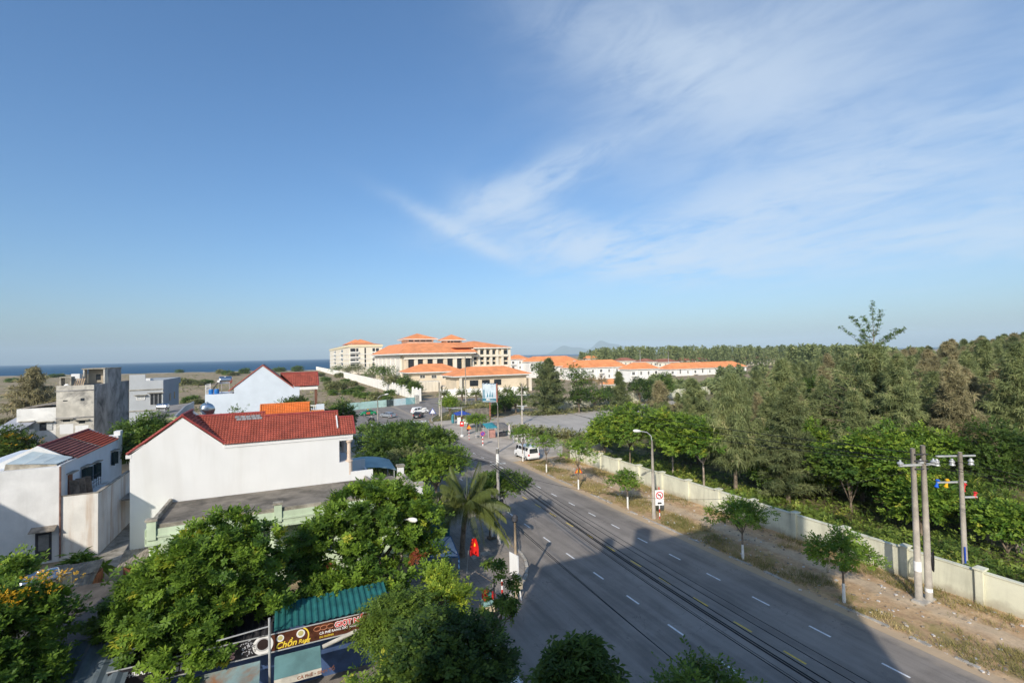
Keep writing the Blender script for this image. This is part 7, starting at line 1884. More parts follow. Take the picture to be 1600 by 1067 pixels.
# ------------------------------------------------------------------ billboard
q = G(766, 656); t = thing('billboard', 'tall white and blue billboard turned towards the junction', 'billboard', q); d = depth(q)
n = Vector((-0.72, -0.69, 0)).normalized(); u = ZA.cross(n)
z0_, z1_ = px_h(q, 628), px_h(q, 599); w = 1.9
c = q + ZA * ((z0_ + z1_) / 2); hh = (z1_ - z0_) / 2
MB().obox(c, u * w, n * 0.3, ZA * hh).build('box', mat('billboard_navy', (0.02, 0.07, 0.14), .5, .05, .5), t)
MB().obox(c + n * .31, u * (w - .08), n * .008, ZA * (hh - .08)).build('poster', mat('poster_pale_blue', (0.46, 0.53, 0.57), .5, .12, .6), t)
m = MB(); m.obox(c + n * .325 - ZA * hh * .75, u * (w - .1), n * .004, ZA * hh * .14); m.obox(c + n * .325 - u * w * .75 - ZA * .3, u * .16, n * .004, ZA * hh * .45)
for s, h_ in ((-.25, .55), (.1, .8), (.4, .6)): m.add([c + n * .33 + u * (w * s - .22) - ZA * hh * .45, c + n * .33 + u * (w * s + .22) - ZA * hh * .45, c + n * .33 + u * (w * s + .1) - ZA * hh * (.45 - h_)], [(0, 1, 2)])
m.build('print', mat('poster_teal', (0.03, 0.16, 0.22), .5, .1, 1), t)
MB().obox(c + u * (w + .08), u * .06, n * .3, ZA * hh).build('side_strip', mat('side_orange', (0.6, .22, .12), .5, .1, 1), t)
MB().tube([q, q + ZA * z0_], .22, 8).build('post', M_RUST, t)
m = MB()
for s in (-.7, -.2, .3, .7): m.tube([c + ZA * hh + u * w * s, c + ZA * (hh + .15) + u * w * s + n * .7], .03, 4); m.obox(c + ZA * (hh + .12) + u * w * s + n * .75, u * .15, n * .1, ZA * .06)
m.build('floodlight', M_GALV, t)

# ------------------------------------------------------------------ vehicles


def loft(m, secs):
    """secs: list of closed rings of equal length"""
    n = len(secs[0]); vs = [p for s in secs for p in s]; fs = []
    for i in range(len(secs) - 1):
        for j in range(n): fs.append((i * n + j, i * n + (j + 1) % n, (i + 1) * n + (j + 1) % n, (i + 1) * n + j))
    fs += [tuple(reversed(range(n))), tuple(range((len(secs) - 1) * n, len(secs) * n))]
    return m.add(vs, fs)


def car(label, loc, rz, paint, L=4.5, W=1.8, H=1.45, kind='sedan', group=None, cat='car', name='car'):
    """x forward; body lofted along its length, glass, wheels, lamps, plate"""
    t = thing(name, label, cat, loc, rz, group); h = L / 2; w = W / 2; sill = 0.28
    if kind == 'van':
        top = [(-h, .55, 1.0), (-h + .05, .98, 1.0), (-h + .16, H * .97, .9), (-h + .5, H, .88), (h - 1.5, H, .88), (h - 1.0, H * .93, .88), (h - .42, 1.12, .96), (h - .12, .98, .96), (h, .62, .9)]
        belt = 1.02; cab = (-h + .1, h - .5)
    elif kind == 'suv':
        top = [(-h, .6, .96), (-h + .06, 1.0, 1.0), (-h + .12, 1.05, 1.0), (-h + .45, H * .96, .82), (-h + 1.0, H, .8), (h - 2.0, H * .98, .8), (h - 1.25, 1.06, .96), (h - .3, .94, .97), (h, .62, .9)]
        belt = 1.0; cab = (-h + .2, h - 1.3)
    else:
        top = [(-h, .6, .93), (-h + .06, .92, .97), (-h + .75, .98, .98), (-h + 1.35, H * .97, .76), (-h + 1.7, H, .75), (h - 2.0, H * .98, .75), (h - 1.25, .98, .96), (h - .3, .84, .96), (h, .58, .88)]
        belt = .94; cab = (-h + .8, h - 1.3)
    secs = []
    for x, z, ws in top:
        wb = w * (1.0 if abs(x) < h - .15 else .93); zb = min(z * .8, belt * .98) if z > belt else z * .85
        secs.append([(x, -wb * .96, sill), (x, -wb, sill + .15), (x, -wb, zb), (x, -w * ws, z - .04), (x, -w * ws * .9, z), (x, w * ws * .9, z), (x, w * ws, z - .04), (x, wb, zb), (x, wb, sill + .15), (x, wb * .96, sill)])
    m = MB(); loft(m, secs); m.build('body', paint, t, local=True)
    # glass band
    zt, zb = H - .12, belt + .06
    for s in (-1, 1):
        xs0, xs1 = cab; n = 3 if kind != 'van' else 4
        wt = w * (.88 if kind == 'van' else .80) + .02; wbm = w * (.97) + .012
        for k in range(n):
            a0 = xs0 + (xs1 - xs0) * (k + .06) / n; a1 = xs0 + (xs1 - xs0) * (k + .94) / n
            ins0 = .45 * (k == 0) * (kind != 'van'); ins1 = .55 * (k == n - 1) * (1 if kind != 'van' else .55)
            MB().quad((a0, s * wbm, zb), (a1, s * wbm, zb), (a1 - ins1, s * wt, zt), (a0 + ins0, s * wt, zt)).build('side_window', M_GLASS, t, local=True)
    if kind == 'van':
        MB().quad((-h + .035, -.72, 1.12), (-h + .035, .72, 1.12), (-h + .13, .66, 1.78), (-h + .13, -.66, 1.78)).build('rear_window', M_GLASS, t, local=True)
        MB().quad((h - .46, -.78, 1.16), (h - .46, .78, 1.16), (h - .93, .70, H * .9), (h - .93, -.70, H * .9)).build('windscreen', M_GLASS, t, local=True)
    else:
        xr = -h + (.2 if kind == 'suv' else .8); MB().quad((xr - .03, -w * .82, belt + .08), (xr - .03, w * .82, belt + .08), (xr + (.25 if kind == 'suv' else .5), w * .68, H - .1), (xr + (.25 if kind == 'suv' else .5), -w * .68, H - .1)).build('rear_window', M_GLASS, t, local=True)
        MB().quad((h - 1.26, -w * .84, belt + .11), (h - 1.26, w * .84, belt + .11), (h - 1.93, w * .68, H - .07), (h - 1.93, -w * .68, H - .07)).build('windscreen', M_GLASS, t, local=True)
    R_ = .33 if kind != 'suv' else .37; first = None
    for sx in (-h + .85, h - .85):
        for s in (-1, 1):
            wl_ = MB().lathe((sx, s * (w - .09), R_), [(R_ * .9, -.11), (R_, -.08), (R_, .08), (R_ * .9, .11)], 18, (0, 1, 0)).build('wheel', M_BLACK, t, local=True)
            MB().lathe((sx, s * (w + .015), R_), [(R_ * .62, -.02), (R_ * .62, .01), (R_ * .2, .03)], 14, (0, s, 0)).build('rim', M_GALV, wl_, local=True)
    for s in (-1, 1):
        zl = .95 if kind != 'sedan' else .78
        MB().box(-h - .012, -h + .1, s * w * .9 - .1, s * w * .9 + .06 * s + .04, zl - .2, zl + .06).build('tail_light', M_RED, t, local=True)
        MB().box(h - .12, h + .012, s * w * .72 - .16, s * w * .72 + .16, .58, .74).build('headlight', M_SIGNW, t, local=True)
        MB().box(h - 1.35, h - 1.2, s * (w + .1) - .09, s * (w + .1) + .09, belt, belt + .15).build('mirror', paint, t, local=True)
    MB().box(-h - .02, -h + .01, -.26, .26, .5, .62).build('number_plate', M_SIGNW, t, local=True)
    MB().box(-h - .06, -h + .06, -w * .92, w * .92, .3, .46).build('bumper', paint if kind != 'van' else M_GALV, t, local=True)
    MB().box(-h + .1, h - .1, -w * .85, w * .85, .17, sill - .003).build('underbody', M_BLACK, t, local=True)
    return t


PB = mat('black_car_paint', (0.012, 0.013, 0.015), .25, .02, 1, spec=.6); PS = mat('silver_car_paint', (0.42, 0.45, 0.48), .3, .02, 1, metal=.5); PG = mat('green_taxi_paint', (0.02, 0.27, 0.10), .35, .03, 1)
v_ = car('parked white minibus on the sandy verge with its rear to the camera', (33.15, 67.3, 0.05), rad(92), M_WPAINT, 4.85, 1.88, 2.02, 'van', None, 'van', 'minibus')
car('white SUV crossing the junction behind the black car', tuple(G(656, 645.5)), rad(8), M_WPAINT, 4.7, 1.9, 1.75, 'suv')
car('black car seen from behind in the junction', tuple(G(654, 652.5)), rad(62), PB, 4.4, 1.85, 1.6, 'suv')
car('silver car driving away left of the black car', tuple(G(606.5, 652)), rad(120), PS, 4.5, 1.8, 1.45)
tx = car('green taxi with a red door passing along the turquoise wall', tuple(G(575, 648.5)), rad(190), PG, 4.4, 1.75, 1.5)
for s in (-1, 1): MB().box(-.3, .75, s * .9 - .012, s * .9 + .012, .4, .92).build('red_door', mat('taxi_red', (0.60, .10, .06), .4, .05, 1), tx, local=True)
MB().box(-.1, .15, -.3, .3, 1.5, 1.65).build('roof_sign', M_YEL, tx, local=True)


def body_tubes(parent, J, m_top, m_leg, skin_):
    """one continuous figure: trunk, arms and legs grown together by the remesh of overlapping tapered limbs"""
    mb = MB()
    def limb(k, ids, rs): mb.mat(k).tube([J[i] for i in ids], rs, 8)
    limb(0, ('pelvis', 'waist', 'chest', 'neck'), [.15, .135, .17, .07])
    for s in 'lr':
        limb(0, (s + '_sh', s + '_el', s + '_wr'), [.065, .05, .04]); limb(0, ('chest', s + '_sh'), [.1, .075]); limb(2, (s + '_wr', s + '_ha'), [.038, .03])
        limb(1, (s + '_hip', s + '_kn', s + '_an'), [.10, .075, .055]); limb(1, ('pelvis', s + '_hip'), [.14, .11]); limb(3, (s + '_an', s + '_to'), [.05, .045])
    limb(2, ('neck', 'head'), [.055, .06]); mb.mat(2).lathe(J['head'], [(.04, -.02), (.09, .03), (.105, .12), (.095, .2), (.04, .25)], 10)
    return mb.build('body', [m_top, m_leg, skin_, M_BLACK], parent, local=True, sm=True)


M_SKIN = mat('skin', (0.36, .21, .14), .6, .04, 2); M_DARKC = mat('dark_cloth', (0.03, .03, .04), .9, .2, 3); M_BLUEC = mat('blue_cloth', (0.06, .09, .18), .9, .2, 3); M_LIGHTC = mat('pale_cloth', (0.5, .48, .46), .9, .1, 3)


def motorbike_rider(label, plabel, loc, rz, top, helmet, rider=True):
    t = thing('motorbike', label, 'motorbike', loc, rz, 'motorbikes at the junction')
    for x in (-.62, .62):
        w_ = MB().lathe((x, 0, .28), [(.2, -.05), (.28, -.035), (.28, .035), (.2, .05)], 14, (0, 1, 0)).build('wheel', M_BLACK, t, local=True)
        MB().lathe((x, 0, .28), [(.19, -.02), (.19, .02)], 10, (0, 1, 0)).build('rim', M_GALV, w_, local=True)
    m = MB(); loft(m, [[(x, -w, z0), (x, -w, z1), (x, w, z1), (x, w, z0)] for x, w, z0, z1 in ((-.75, .08, .6, .72), (-.45, .14, .42, .72), (-.1, .13, .32, .55), (.2, .11, .32, .45), (.42, .13, .38, .8), (.55, .1, .6, .95))]); m.build('body', PB, t, local=True)
    MB().tube([(.62, 0, .28), (.5, 0, .75), (.42, 0, 1.0)], .035, 6).tube([(.4, -.32, 1.02), (.44, 0, 1.0), (.4, .32, 1.02)], .02, 5).build('fork', M_GALV, t, local=True)
    MB().box(-.7, .05, -.12, .12, .722, .8).build('seat', M_BLACK, t, local=True); MB().disc((.58, 0, .88), .07, (1, 0, 0), 10, .03).build('headlight', M_SIGNW, t, local=True)
    if not rider: return t
    J = dict(pelvis=(-.2, 0, .9), waist=(-.17, 0, 1.08), chest=(-.08, 0, 1.3), neck=(-.05, 0, 1.46), head=(-.02, 0, 1.5))
    for s, y in (('l', 1), ('r', -1)): J.update({s + '_sh': (-.07, .19 * y, 1.38), s + '_el': (.12, .27 * y, 1.16), s + '_wr': (.34, .28 * y, 1.07), s + '_ha': (.42, .28 * y, 1.05), s + '_hip': (-.17, .11 * y, .88), s + '_kn': (.24, .16 * y, .82), s + '_an': (.1, .15 * y, .42), s + '_to': (.26, .15 * y, .38)})
    J = {k: Vector(v) for k, v in J.items()}
    p = thing('person', plabel, 'person', loc, rz, 'people at the junction'); body_tubes(p, J, top, M_DARKC, M_SKIN)
    MB().lathe(J['head'] + ZA * .1, [(.115, 0), (.13, .06), (.11, .14), (.05, .19)], 12).build('helmet', helmet, p, local=True)


motorbike_rider('dark motorbike coming down the road by the forecourt', 'person in black riding the motorbike by the forecourt', tuple(G(681, 678)), rad(-75), M_DARKC, M_BLACK)
motorbike_rider('motorbike waiting just right of the red tiled roof', 'person in dark blue on the motorbike right of the red tiled roof', tuple(G(553, 660)), rad(20), M_BLUEC, M_SIGNW)
motorbike_rider('motorbike beside the lamp post in the junction', 'person in grey on the motorbike beside the junction lamp post', tuple(G(580, 658)), rad(160), M_LIGHTC, M_BLACK)


def standing(label, loc, rz, top, leg, hat=None):
    p = thing('person', label, 'person', loc, rz, 'people at the stalls')
    J = dict(pelvis=(0, 0, .92), waist=(0, 0, 1.08), chest=(0, 0, 1.3), neck=(0, 0, 1.45), head=(.02, 0, 1.48))
    for s, y in (('l', 1), ('r', -1)): J.update({s + '_sh': (0, .19 * y, 1.37), s + '_el': (.02, .25 * y, 1.1), s + '_wr': (.14, .24 * y, .9), s + '_ha': (.2, .23 * y, .85), s + '_hip': (0, .1 * y, .9), s + '_kn': (.04 * y, .11 * y, .5), s + '_an': (.0, .11 * y, .08), s + '_to': (.16, .12 * y, .05)})
    J = {k: Vector(v) for k, v in J.items()}; body_tubes(p, J, top, leg, M_SKIN)
    MB().lathe(J['head'] + ZA * .12, [(.105, 0), (.11, .06), (.06, .13)], 10).build('hair', M_BLACK, p, local=True)


standing('person in dark clothes standing at the blue-canopied stall', tuple(G(732, 662)), rad(-120), M_DARKC, M_DARKC)

# ------------------------------------------------------------------ stalls
q = G(722, 662); t = thing('market_stall', 'small street stall under a blue tarpaulin canopy', 'stall', q)
m = MB()
for sx in (-1.5, 1.5):
    for sy in (-1.1, 1.1): m.tube([q + Vector((sx, sy, 0)), q + Vector((sx, sy, 2.4))], .05, 6)
m.build('frame', M_GALV, t)
M_TARPB = mat('blue_tarpaulin', (0.03, .07, .32), .7, .15, 1.5)
MB().add([q + Vector(p) for p in ((-1.9, -1.5, 2.25), (1.9, -1.5, 2.2), (1.7, 1.5, 2.45), (-1.7, 1.5, 2.5), (0, -.2, 3.1))], [(0, 1, 4), (1, 2, 4), (2, 3, 4), (3, 0, 4)]).build('canopy', M_TARPB, t)
MB().box(q.x - 1.5, q.x - .3, q.y - 1.15, q.y - 1.0, .1, 1.7).box(q.x - .2, q.x + 1.3, q.y - 1.1, q.y - .4, .1, 1.05).build('counter', M_SIGNW, t)
MB().lathe(G(708, 661), [(0.3, 0), (0.42, .3), (0.4, 1.6), (.3, 1.9), (.15, 2.1)], 10).build('water_butt', mat('teal_plastic', (0.05, .22, .26), .5, .15, 1), None, 'upright teal water butt left of the blue-canopied stall', 'barrel', None, 'thing')
q = G(775, 682); t = thing('market_tent', 'low market tent of teal and grey tarpaulins beside the closed parasols', 'tent', q)
M_TARPT = mat('teal_tarpaulin', (0.04, .24, .28), .7, .15, 1.2); M_TARPG = mat('grey_tarpaulin', (0.17, .16, .15), .8, .15, 1.2)
m = MB()
for sx in (-2.0, 0, 2.2):
    for sy in (-1.2, 1.4): m.tube([q + Vector((sx, sy, 0)), q + Vector((sx, sy, 2.1))], .05, 6)
m.build('frame', M_GALV, t)
MB().add([q + Vector(p) for p in ((-2.4, -1.4, 1.9), (-.2, -1.5, 1.95), (0, 1.7, 2.6), (-2.2, 1.7, 2.5), (-1.2, 0.1, 2.55))], [(0, 1, 4), (1, 2, 4), (2, 3, 4), (3, 0, 4)]).build('teal_canopy', M_TARPT, t)
MB().add([q + Vector(p) for p in ((-.5, -1.7, 1.75), (2.6, -1.4, 1.7), (2.6, 1.7, 2.3), (-.1, 1.7, 2.65), (1.1, 0, 2.5))], [(0, 1, 4), (1, 2, 4), (2, 3, 4), (3, 0, 4)]).add([q + Vector(p) for p in ((-.5, -1.7, 1.75), (2.6, -1.4, 1.7), (2.6, -1.42, 1.4), (-.5, -1.72, 1.4))], [(0, 1, 2, 3)]).build('grey_canopy', M_TARPG, t)
MB().box(q.x - 1.7, q.x - .5, q.y - .9, q.y - .1, .05, 1.5).build('cupboard', mat('faded_pink_board', (.45, .24, .20), .8, .15, 1), t)
MB().box(q.x + .4, q.x + 1.8, q.y - .8, q.y + .2, .05, .85).build('table', M_IRON, t)


def parasol(q, H, label, m, group='closed parasols on the forecourt'):
    t = thing('parasol', label, 'parasol', q, 0, group)
    MB().lathe(q, [(.3, 0), (.3, .1), (.05, .14)], 10).build('base', M_KERB, t); MB().tube([q + ZA * .1, q + ZA * H], .03, 6).build('pole', M_GALV, t)
    MB().lathe(q, [(.30, H * .28), (.26, H * .45), (.16, H * .8), (.03, H * .99)], 9).build('folded_canopy', m, t)


M_PAR = mat('grey_green_canvas', (.10, .115, .10), .85, .12, 3)
parasol(G(731.5, 678), 2.3, 'closed grey parasol behind the amber triangle', M_PAR); parasol(G(745, 680), 2.6, 'left closed grey parasol of the near pair', M_PAR); parasol(G(750.5, 679), 2.7, 'right closed grey parasol of the near pair', M_PAR)
parasol(G(796, 684), 2.7, 'closed white and pink parasol right of the tent', mat('white_pink_canvas', (.62, .58, .55), .85, .12, 2, stain=(.5, .25, .28), stain_amt=.6, stain_scale=1.5))
q = G(747, 684); t = thing('plastic_table', 'low pale table in front of the closed parasols', 'table', q)
MB().box(q.x - .5, q.x + .5, q.y - .35, q.y + .35, .62, .68).build('table_top', M_LIGHTC, t); m0 = None
for sx in (-.42, .42):
    for sy in (-.28, .28): MB().box(q.x + sx - .03, q.x + sx + .03, q.y + sy - .03, q.y + sy + .03, 0, .619).build('leg', M_LIGHTC, t)
q = G(802, 692); t = thing('fence', 'white barrier fence at the end of the pale green wall', 'fence', q)
for k in range(5): MB().box(q.x + k * .8 - .05, q.x + k * .8 + .05, q.y - .05, q.y + .05, 0, 1.5).build('post', M_TRIM, t)
for z in (.7, 1.3): MB().box(q.x - .1, q.x + 3.3, q.y - .09, q.y - .052, z, z + .14).build('rail', M_TRIM, t)
q = G(1411, 672); mb = MB(); r = random.Random(2)
sp = G(937, 705); MB().lathe((sp.x, sp.y, 0), [(2.2, 0), (1.5, .5), (.8, 1.0), (.15, 1.3)], 12).build('sand_heap', mat('bare_sand', (.50, .39, .25), .95, .1, 1, .2, 4), None, 'small heap of bare sand at the near corner of the car park', 'sand heap', None, 'thing')

# ------------------------------------------------------------------ cafe at the lower left
Ys = 24.5
zs0, zs1 = 3.0, 3.72
sx = lambda u, z=3.4: onY(u, 1000, Ys).x
t = thing('cafe_sign', 'long dark cafe sign with white and red lettering under the flame trees', 'sign', (0, Ys, zs0))
xa, xm, xb = onY(168, 1060, Ys).x, onY(424, 1004, Ys).x, onY(578, 972, Ys).x
zt = lambda u, v: onY(u, v, Ys).z
z1 = zt(426, 991); z0 = zt(426, 1017)
MB().box(xa, xm - .01, Ys, Ys + .08, z0, z1).build('black_panel', mat('sign_black_print', (.022, .02, .022), .45, .3, 2), t)
MB().box(xm + .01, xb, Ys, Ys + .08, z0, z1).build('brown_panel', mat('sign_brown_print', (.085, .028, .014), .45, .3, 2.5), t)
MB().box(xa - .03, xb + .03, Ys - .02, Ys - .002, z0 - .05, z0 - .002).box(xa - .03, xb + .03, Ys - .02, Ys - .002, z1 + .002, z1 + .05).build('edge_trim', M_GALV, t)
yf = Ys - .012
h = z1 - z0
M_PINK = mat('pale_pink_letter', (.74, .42, .40), .5, .03, 1); M_GREYL = mat('silver_letter', (.50, .50, .52), .5, .05, 1); M_YLET = mat('yellow_letter', (.80, .58, .06), .5, .03, 1); M_CUP = mat('cup_white', (.74, .72, .68), .4, .03, 1); M_COF = mat('coffee', (.03, .02, .018), .2, .1, 1)
P_ = lambda x, fz: (x, yf, z0 + h * fz)
place(text_mesh('Giọt', h * .72, M_GREYL, shear=.15, bold=.012), t, P_(onY(262, 1040, Ys).x, .2), XA, -YA)
place(text_mesh('Nắn', h * .78, M_GREYL, shear=.15, bold=.014), t, P_(onY(313, 1028, Ys).x, .2), XA, -YA)
place(text_mesh('g', h * .78, M_PINK, shear=.15, bold=.014), t, P_(onY(357, 1020, Ys).x, .28), XA, -YA)
place(text_mesh('CÀ PHÊ', h * .3, M_SIGNW, bold=.004), t, P_(onY(178, 1060, Ys).x, .5), XA, -YA)
place(text_mesh('CAFÉ', h * .4, M_SIGNW, bold=.006), t, P_(onY(205, 1050, Ys).x, .5), XA, -YA)
cx = onY(411, 1009, Ys).x; cz = z0 + h * .52
MB().disc((cx, yf - .002, cz), h * .56, YA, 28, .006).build('saucer', M_CUP, t); MB().disc((cx, yf - .012, cz + .03), h * .40, YA, 26, .006).build('cup', mat('cup_grey', (.42, .41, .40), .4, .03, 1), t); MB().disc((cx, yf - .02, cz + .04), h * .32, YA, 24, .006).build('coffee', M_COF, t)  # printed cup in flat grey
m = MB(); r = random.Random(4); bx = onY(388, 1014, Ys).x
for k in range(70):
    a = r.uniform(0, 6.28); q = r.random() ** .5 * h * .45; m.lathe((bx + math.cos(a) * q * 1.1, yf - .004, z0 + h * .55 + math.sin(a) * q), [(.022, -.004), (.022, .004)], 6, YA)
m.build('coffee_beans', M_GREYL, t, kind='stuff')
place(text_mesh('Chồn', h * .52, M_YLET, shear=.3, bold=.008), t, P_(onY(430, 1012, Ys).x, .08), XA, -YA)
place(text_mesh('Rang', h * .34, M_YLET, shear=.3, bold=.004), t, P_(onY(466, 1004, Ys).x, .10), XA, -YA)
gx_ = onY(523, 980, Ys).x
place(text_mesh('GIỌT NẮNG', h * .44, M_SIGNW, bold=.03), t, (gx_, yf, z0 + h * .56), XA, -YA)
place(text_mesh('GIỌT NẮNG', h * .44, M_RED, bold=.008), t, (gx_, yf - .006, z0 + h * .56), XA, -YA)
place(text_mesh('CÀ PHÊ RANG XAY NGUYÊN', h * .2, M_SIGNW, bold=.003), t, P_(onY(499, 990, Ys).x, .32), XA, -YA)
place(text_mesh('ĐC: ĐƯỜNG', h * .15, M_YLET, bold=.002), t, P_(onY(499, 990, Ys).x, .1), XA, -YA)
m = MB()
for k in range(12):
    a0 = rad(-62 + k * 124 / 12); a1 = rad(-62 + (k + 1) * 124 / 12); c0 = Vector((onY(482, 992, Ys).x - h * .55, yf - .003, z0 + h * .5))
    f_ = lambda a, R_: c0 + Vector((math.cos(a) * R_, 0, math.sin(a) * R_)); m.add([f_(a0, h * .52), f_(a1, h * .52), f_(a1, h * .6), f_(a0, h * .6)], [(0, 1, 2, 3)])
m.build('yellow_arc', M_YLET, t)
for (u, s) in ((438, .17), (470, .2)):
    x = onY(u, 1000, Ys).x; MB().lathe((x, yf - .002, z0 + h * .68), [(h * s * 1.25, -.003), (h * s * 1.25, .003)], 16, YA).build('saucer', M_CUP, t); MB().lathe((x, yf - .008, z0 + h * .7), [(h * s * .8, -.003), (h * s * .8, .003)], 14, YA).build('cup', mat('milky_coffee', (.45, .40, .16), .4, .1, 1), t)
x = onY(507, 984, Ys).x
m = MB()
for k in range(3): m.tube([(x - .3 + .28 * k + math.cos(a) * .16, yf - .004, z0 + h * .72 + math.sin(a) * .10) for a in np.linspace(0.6, 5.6, 12)], .016, 4)
m.build('emblem', mat('copper_letter', (.50, .20, .10), .4, .05, 1), t)
# roofs of the cafe
t = thing('cafe_building', 'low cafe with teal corrugated roof behind the long sign', 'cafe', (0, 27, 0))
M_TEAL = mat('teal_corrugated_sheet', (0.02, .125, .12), .6, .15, 1.5, stain=(.02, .09, .09), stain_amt=.6, stain_scale=1.0)


def corrugated(x0, x1, y0, y1, z0, z1, pitch, amp, m, name, parent, kind='stuff'):
    n = int((x1 - x0) / pitch * 4); A, B = [], []
    for k in range(n + 1):
        x = x0 + (x1 - x0) * k / n; w = (0, amp, amp, 0)[k % 4]
        A.append((x, y0, z0 + w)); B.append((x, y1, z1 + w))
    mb = MB().add(A + B, [(k, k + 1, n + 2 + k, n + 1 + k) for k in range(n)])
    mb.add([(p[0], p[1], p[2] - .015) for p in A + B], [(n + 1 + k, n + 2 + k, k + 1, k) for k in range(n)])
    return mb.build(name, m, parent, kind=kind)


corrugated(onY(428, 990, Ys).x, xb + 1.0, Ys + .12, 26.6, z1 + .05, z1 + .35, .28, .05, M_TEAL, 'corrugated_roof', t)
corrugated(xa, onY(424, 990, Ys).x, Ys + .15, 31, z1 - .5, z1 + .2, .3, .05, mat('dark_sheet_and_shadow', (.035, .035, .04), .8, .2, 1.5), 'corrugated_roof', t)  # near-black colour also stands in for the shadowed void beside the teal roof
MB().box(xa, xb + 1.0, 26.6, 26.75, 0, z1 - .5).box(xa, xa + .15, Ys + .3, 31, 0, z1 - .55).box(xb + .9, xb + 1.05, 26.76, 30.4, 0, z1).build('wall', mat('blue_cafe_wall', (.05, .09, .20), .8, .2, 1), t)
# awnings below the sign
aw = thing('awning', 'teal shop awning with lettered front strip under the cafe sign', 'awning', (0, Ys, 2.6))
xl, xr_ = onY(428, 1030, 23.6).x, onY(502, 1030, 23.6).x
MB().prism([(xl, Ys - .1, z0 - .25), (xr_, Ys - .1, z0 - .25), (xr_, 23.55, z0 - .75), (xl, 23.55, z0 - .75)], (0, 0, .04)).build('canvas', mat('faded_teal_canvas', (.10, .20, .20), .8, .12, 1), aw)
MB().box(xl, xr_, 23.49, 23.53, z0 - 1.0, z0 - .72).build('valance', mat('grimy_cream', (.50, .47, .40), .8, .15, 2), aw)
place(text_mesh('CÀ PHÊ • SINH TỐ', .19, M_RUST, bold=.004), aw, (xl + .9, 23.485, z0 - .94), XA, -YA)
MB().tube([(xr_ + .1, Ys - .1, z0 - .3), (xr_ + 1.6, Ys - .05, z0 + .02), (xr_ + 2.1, Ys, z0 - .15)], .09, 8).build('rolled_awning', mat('dirty_canvas', (.45, .43, .38), .85, .12, 2), aw)
aw = thing('awning', 'rusty shop awning with red lettered strip left of the teal one', 'awning', (-3, Ys, 2.6))
xl, xr_ = onY(300, 1050, 23.6).x, onY(405, 1045, 23.6).x
MB().prism([(xl, Ys - .1, z0 - .25), (xr_, Ys - .1, z0 - .25), (xr_, 23.55, z0 - .75), (xl, 23.55, z0 - .75)], (0, 0, .04)).build('canvas', mat('rust_patched_sheet', (.17, .25, .25), .8, .15, 1, stain=(.25, .10, .03), stain_amt=.9, stain_scale=.8), aw)
MB().box(xl, xr_, 23.49, 23.53, z0 - 1.0, z0 - .72).build('valance', M_RUST, aw)
place(text_mesh('GIẢI KHÁT • CƠM', .19, M_SIGNW, bold=.004), aw, (xl + .9, 23.485, z0 - .94), XA, -YA)
q = onY(421, 1000, 24.2); t = thing('steel_post', 'thin grey steel post in front of the joint of the cafe sign', 'post', (q.x, 24.2, 0))
MB().tube([(q.x, 24.2, 0), (q.x, 24.2, px_h((q.x, 24.2, 0), 965))], .05, 8).build('post', M_GALV, t)
m = MB(); m.tube([(q.x, 24.2, z1 + .55), (q.x - 2.0, 24.25, z1 + .4)], .03, 5); m.build('rail', M_GALV, t)
# grey sheet roofs to the left
t = thing('sheet_roofed_shed', 'dark slate-blue corrugated roof at the lower left corner', 'shed', (-9.5, 24, 0))
M_SLATE = mat('slate_blue_sheet', (.115, .145, .16), .6, .12, 1.2)
corrugated(-13.5, onY(178, 1020, 25).x + .6, 22.2, 26.8, 3.05, 4.15, .62, .10, M_SLATE, 'corrugated_roof', t)
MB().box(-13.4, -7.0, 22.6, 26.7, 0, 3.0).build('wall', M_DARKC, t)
t = thing('mossy_roofed_shed', 'low shed with a dark mossy flat roof between the flowering and flame trees', 'shed', (-8.7, 31, 0))
MB().box(-11.2, -6.6, 27.6, 34.5, 0, 3.3).build('wall', M_CAP, t); MB().prism([(-11.4, 27.4, 3.35), (-6.4, 27.4, 3.35), (-6.4, 34.7, 3.6), (-11.4, 34.7, 3.6)], (0, 0, .1)).build('roof', mat('dark_mossy_felt', (.09, .08, .07), .95, .25, .8, .2, 5), t)
q = G(62, 905, 4.0); water_tank((q.x, q.y, 3.2), (1, .35, 0), .55, 1.5, 'big shiny steel tank among the yellow blossom at the lower left', h=.15)
q = G(88, 905, 3.6); t = thing('cement_basin', 'open grey cement basin right of the big shiny steel tank', 'basin', (q.x, q.y, 2.8))
MB().box(q.x - .5, q.x + .5, q.y - .6, q.y - .5, 2.8, 3.7).box(q.x - .5, q.x + .5, q.y + .5, q.y + .6, 2.8, 3.7).box(q.x - .5, q.x - .4, q.y - .499, q.y + .499, 2.8, 3.7).box(q.x + .4, q.x + .5, q.y - .499, q.y + .499, 2.8, 3.7).box(q.x - .399, q.x + .399, q.y - .499, q.y + .499, 2.8, 2.9).build('basin', M_CONC, t)
# banana / cactus by the shed
px_tree('garden_plant', 'clump of big-leaved plants beside the ragged low shed', 128, 915, 868, 22, 'bright', T_WHORL, 26, 8, .7, 201, base=G(128, 915, 0.5), crown=.9, cat='plant', trunk_r=.05)

